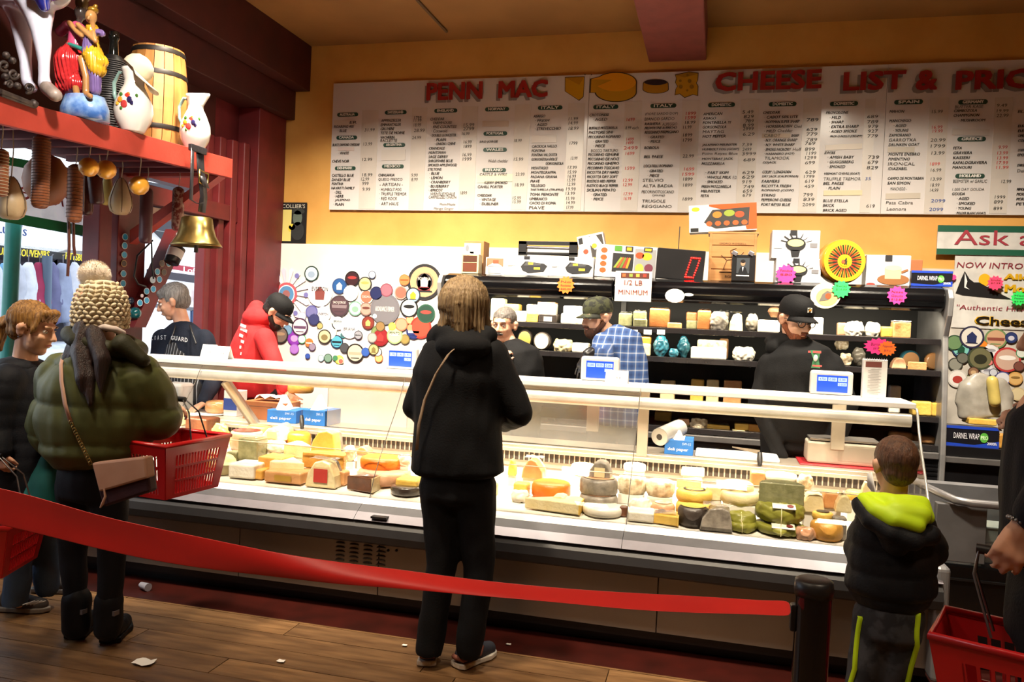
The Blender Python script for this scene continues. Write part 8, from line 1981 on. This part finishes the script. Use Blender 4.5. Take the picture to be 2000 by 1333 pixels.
b = Blob(); b.cap(J(1174, 699, -.38), J(1154, 690, -.49), .042, .032); b.fuse('forearm', SK1, t, .008, 1)
# man in the black hoodie
t, Hd, j = staff('man in black hoodie, black cap and glasses looking down behind the right screen', 5.0, (1554, 626), (.55, -.78, -.33), SK1,
    [(1552, 668, .095, .09), (1556, 690, .19, .14), (1562, 725, .245, .165), (1562, 775, .25, .17)], (((1505, 712), (1482, 790, -.05), (1530, 905, -.12)), ((1622, 712), (1655, 790, -.05), (1620, 905, -.12))), cloth('black_hoodie', '0a0a0c', '08080a'), 1560, hands=(('wl', (.4, -.8, -.3), (0, 0, 1), .6, 1, 1), ('wr', (-.4, -.8, -.3), (0, 0, 1), .6, 1, -1)), nm='hoodie', hs=1.08)
face(t, Hd, '6a4430', 'a85c50'); hr_ = hairm('ginger', '8a4a28', '5f321c'); cap_(t, Hd, cloth('black_cap', '121214'), logo=('d8d4c8', 'd89028')); hairshort(t, Hd, hr_, .003, .0)
f, m, s = Hd; b = Blob(); b.ball(f(0, -.044, -.078), (.056 * s, .052 * s, .046 * s), rot=m); b.cap(f(-.064, .0, -.03), f(-.044, -.04, -.07), .019); b.cap(f(.064, 0, -.03), f(.044, -.04, -.07), .019); b.cap(f(-.022, -.095, -.040), f(.022, -.095, -.040), .007); b.fuse('beard', hr_, t, .006, 1, lambda co, n_: .002 * nz(co * 110))
for q in (-1, 1): B().tube([f(q * .033 + .023 * cos(a), -.094 + .25 * abs(.023 * cos(a) * q) * .3, .008 + .017 * sin(a)) for a in [2 * pi * i / 14 for i in range(14)]], .0024, 5, closed=True).build('glasses_frame', m_blk, t); B().tube([f(q * .056, -.088, .012), f(q * .080, -.02, .012), f(q * .083, .02, .008)], .0022, 5).build('glasses_arm', m_blk, t)
B().tube([f(-.01, -.098, .012), f(.01, -.098, .012)], .0022, 5).build('glasses_bridge', m_blk, t)
garment(t, 'hood', MATS['cloth_black_hoodie'], None, 0, extra=(('b', J(1540, 668, .05), (.14, .11, .06)), ('c', J(1515, 680, .0), J(1530, 665, .08), .06, .06)), disp=folds(.007, 10))
b = B().prism([(-.03, .05), (.03, .05), (.02, .0), (.03, -.05), (-.02, -.05), (-.01, 0)], lambda x, y, dd: J(1592, 702, -.185) + V((x, -dd + x * .3, y)), .002); b.build('chest_emblem', flat('4a8a60'), t); b = B().box(J(1591, 688, -.19), (.07, .003, .012)); b.box(J(1596, 715, -.20), (.05, .003, .01)); b.build('chest_emblem', flat('c85a58'), t); B().ball(J(1593, 700, -.19), (.012, .004, .02), 10).build('chest_emblem', flat('e0e0dc'), t)

# ---------- person at the right edge
Y0 = 2.15
t = thing('person', 'person in dark coat cut by the right frame edge holding a basket, hand at mouth', 'person', J(2070, 1500))
Hd = HF(J(2096, 655), (-1, .12, -.12))
j = dict(neck=J(2105, 755), chest=J(2085, 830), sl=J(2075, 815, .16), sr=J(2080, 815, -.14), el=J(2085, 960, .22), er=J(2088, 930, -.17), wl=J(2060, 838, .05), wr=J(2002, 1020, -.12), hip=J(2080, 1160), hl=J(2075, 1180, .09), hr=J(2075, 1180, -.09), kl=J(2068, 1480, .1), kr=J(2070, 1480, -.1), al=J(2078, 1820, .1), ar=J(2078, 1820, -.1), tl=J(1980, 1850, .1), tr=J(1980, 1850, -.1))
for k in ('al', 'ar'): j[k].z = .09
for k in ('kl', 'kr'): j[k].z = .5
core(t, SK2, Hd, j, .0065, hands=((j['wl'], (-1, -.1, .15), (0, -.9, .4), 1.25, 1, -1), (j['wr'], (-.42, -.1, -1), (-.2, -1, .1), .95, 1.05, 1))); face(t, Hd, '4a3a30', 'a85a54')
mk = cloth('ink_coat', '14151d', '0f1017')
garment(t, 'coat', mk, [(J(2072, 1100), .19, .125), (J(2078, 1000), .19, .13), (J(2084, 900), .19, .13), (J(2086, 820), .19, .12), (J(2088, 770), .10, .08)], (0, 1, 0), [([j['sl'], j['el'], j['wl'] * .8 + j['el'] * .2], [.08, .07, .05]), ([j['sr'], j['er'], j['wr'] * .82 + j['er'] * .18], [.08, .065, .045])], disp=folds(.008, 9))
hairshort(t, Hd, hairm('dark_short', '2c221c', '1c1612'), .01, .01)
trousers(t, j, DARKT, 1, -.02, .015); 
for k in 'lr': shoe(t, j['a' + k] + V((.07, 0, 0)), j['a' + k] + V((-.2, 0, 0)), m_blk, m_blk)
wb = j['wr']; d_ = V((-.42, -.1, -1)).normalized(); u_ = d_.orthogonal().normalized(); v_ = d_.cross(u_)
b = B()
for i in range(22): a = 2 * pi * i / 22; b.ball(wb + d_ * .005 + (u_ * cos(a) + v_ * sin(a)) * .033, .0052, 6)
b.build('bead_bracelet', M('silver_beads', '9a9a9c', .3, .8), t)
hh = wb + d_ * .092
p = atY(1958, 1345, 1.98)
basket('red basket carried low by the person at the right frame edge', (hh.x + .11, hh.y + .03, hh.z - .425), W=.46, D=.23, Hh=.225, rz=R(-22), wire=m_wire, topd=V((-.10, -.02, .20)), hw=.5, grp='red shopping baskets')

# ---------- barrier post and red ribbon
py_ = 1.76; c_ = atY(1582, 1300, py_); zt_ = atY(1582, 1130, py_).z
t = thing('barrier_post', 'glossy black barrier post standing before the boy', 'post', (c_.x, py_, 0)); ROOT[t.name] = Matrix.Identity(4)
B().tube([V((0, 0, .02)), V((0, 0, zt_ - .03))], .036, 24).build('pole', M('glossy_black_post', '0c0c12', .15, coat=.5), t)
B().lathe([(0, zt_ - .035), (.038, zt_ - .035), (.0395, zt_ - .02), (.038, zt_ - .004), (.030, zt_), (0, zt_)], (0, 0, 0), 24).build('post_head', m_blk, t)
B().lathe([(0, 0), (.17, 0), (.165, .015), (.05, .025), (0, .025)], (0, 0, 0), 28).build('foot_disc', m_blk, t); B().box((-.038, 0, zt_ - .085), (.012, .025, .055)).build('belt_clip', m_blk, t, bevel=.003)
m_rib = M('red_barrier_ribbon', 'e01f1a', .45, c2='d01814', scale=6, sheen=.3)
top = [(-220, 905), (-60, 940), (60, 965), (180, 1004), (300, 1030), (420, 1054), (540, 1080), (660, 1102), (780, 1118), (880, 1133), (960, 1143), (1100, 1157), (1250, 1166), (1400, 1173), (1500, 1182), (1546, 1178)]
bot = [(-220, 970), (-60, 1015), (60, 1040), (180, 1072), (300, 1098), (420, 1116), (540, 1128), (660, 1139), (780, 1144), (880, 1153), (960, 1160), (1100, 1171), (1250, 1188), (1400, 1193), (1500, 1194), (1546, 1200)]
rows = []
for i, (a, b_) in enumerate(zip(top, bot)):
    u = i / (len(top) - 1); y = 1.42 + (1.74 - 1.42) * u; A = atY(*a, y); Bq = atY(*b_, y); hh_ = (A - Bq).length; off = math.sqrt(max(0, .05 ** 2 - hh_ ** 2)) if hh_ < .05 else 0
    mid = (A + Bq) / 2 + V((0, .012 * sin(u * 9), 0)); rows.append([A + V((0, off * .5, 0)), mid + V((0, -.006, 0)), Bq - V((0, off * .5, 0))])
o = B().sheet(rows).build('barrier_ribbon', m_rib, None, solid=.0015, subs=2); tag(o, 'long red fabric barrier ribbon sagging across the front of the counter', 'ribbon')
t = thing('barrier_post', 'second black barrier post outside the left frame edge', 'post', (rows[0][0].x, 1.42, 0)); ROOT[t.name] = Matrix.Identity(4); zt_ = rows[0][0].z + .03
B().tube([V((-.036, 0, .02)), V((-.036, 0, zt_))], .036, 20).build('pole', MATS['glossy_black_post'], t); B().lathe([(0, 0), (.17, 0), (.165, .015), (.05, .025), (0, .025)], (-.036, 0, 0), 24).build('foot_disc', m_blk, t)
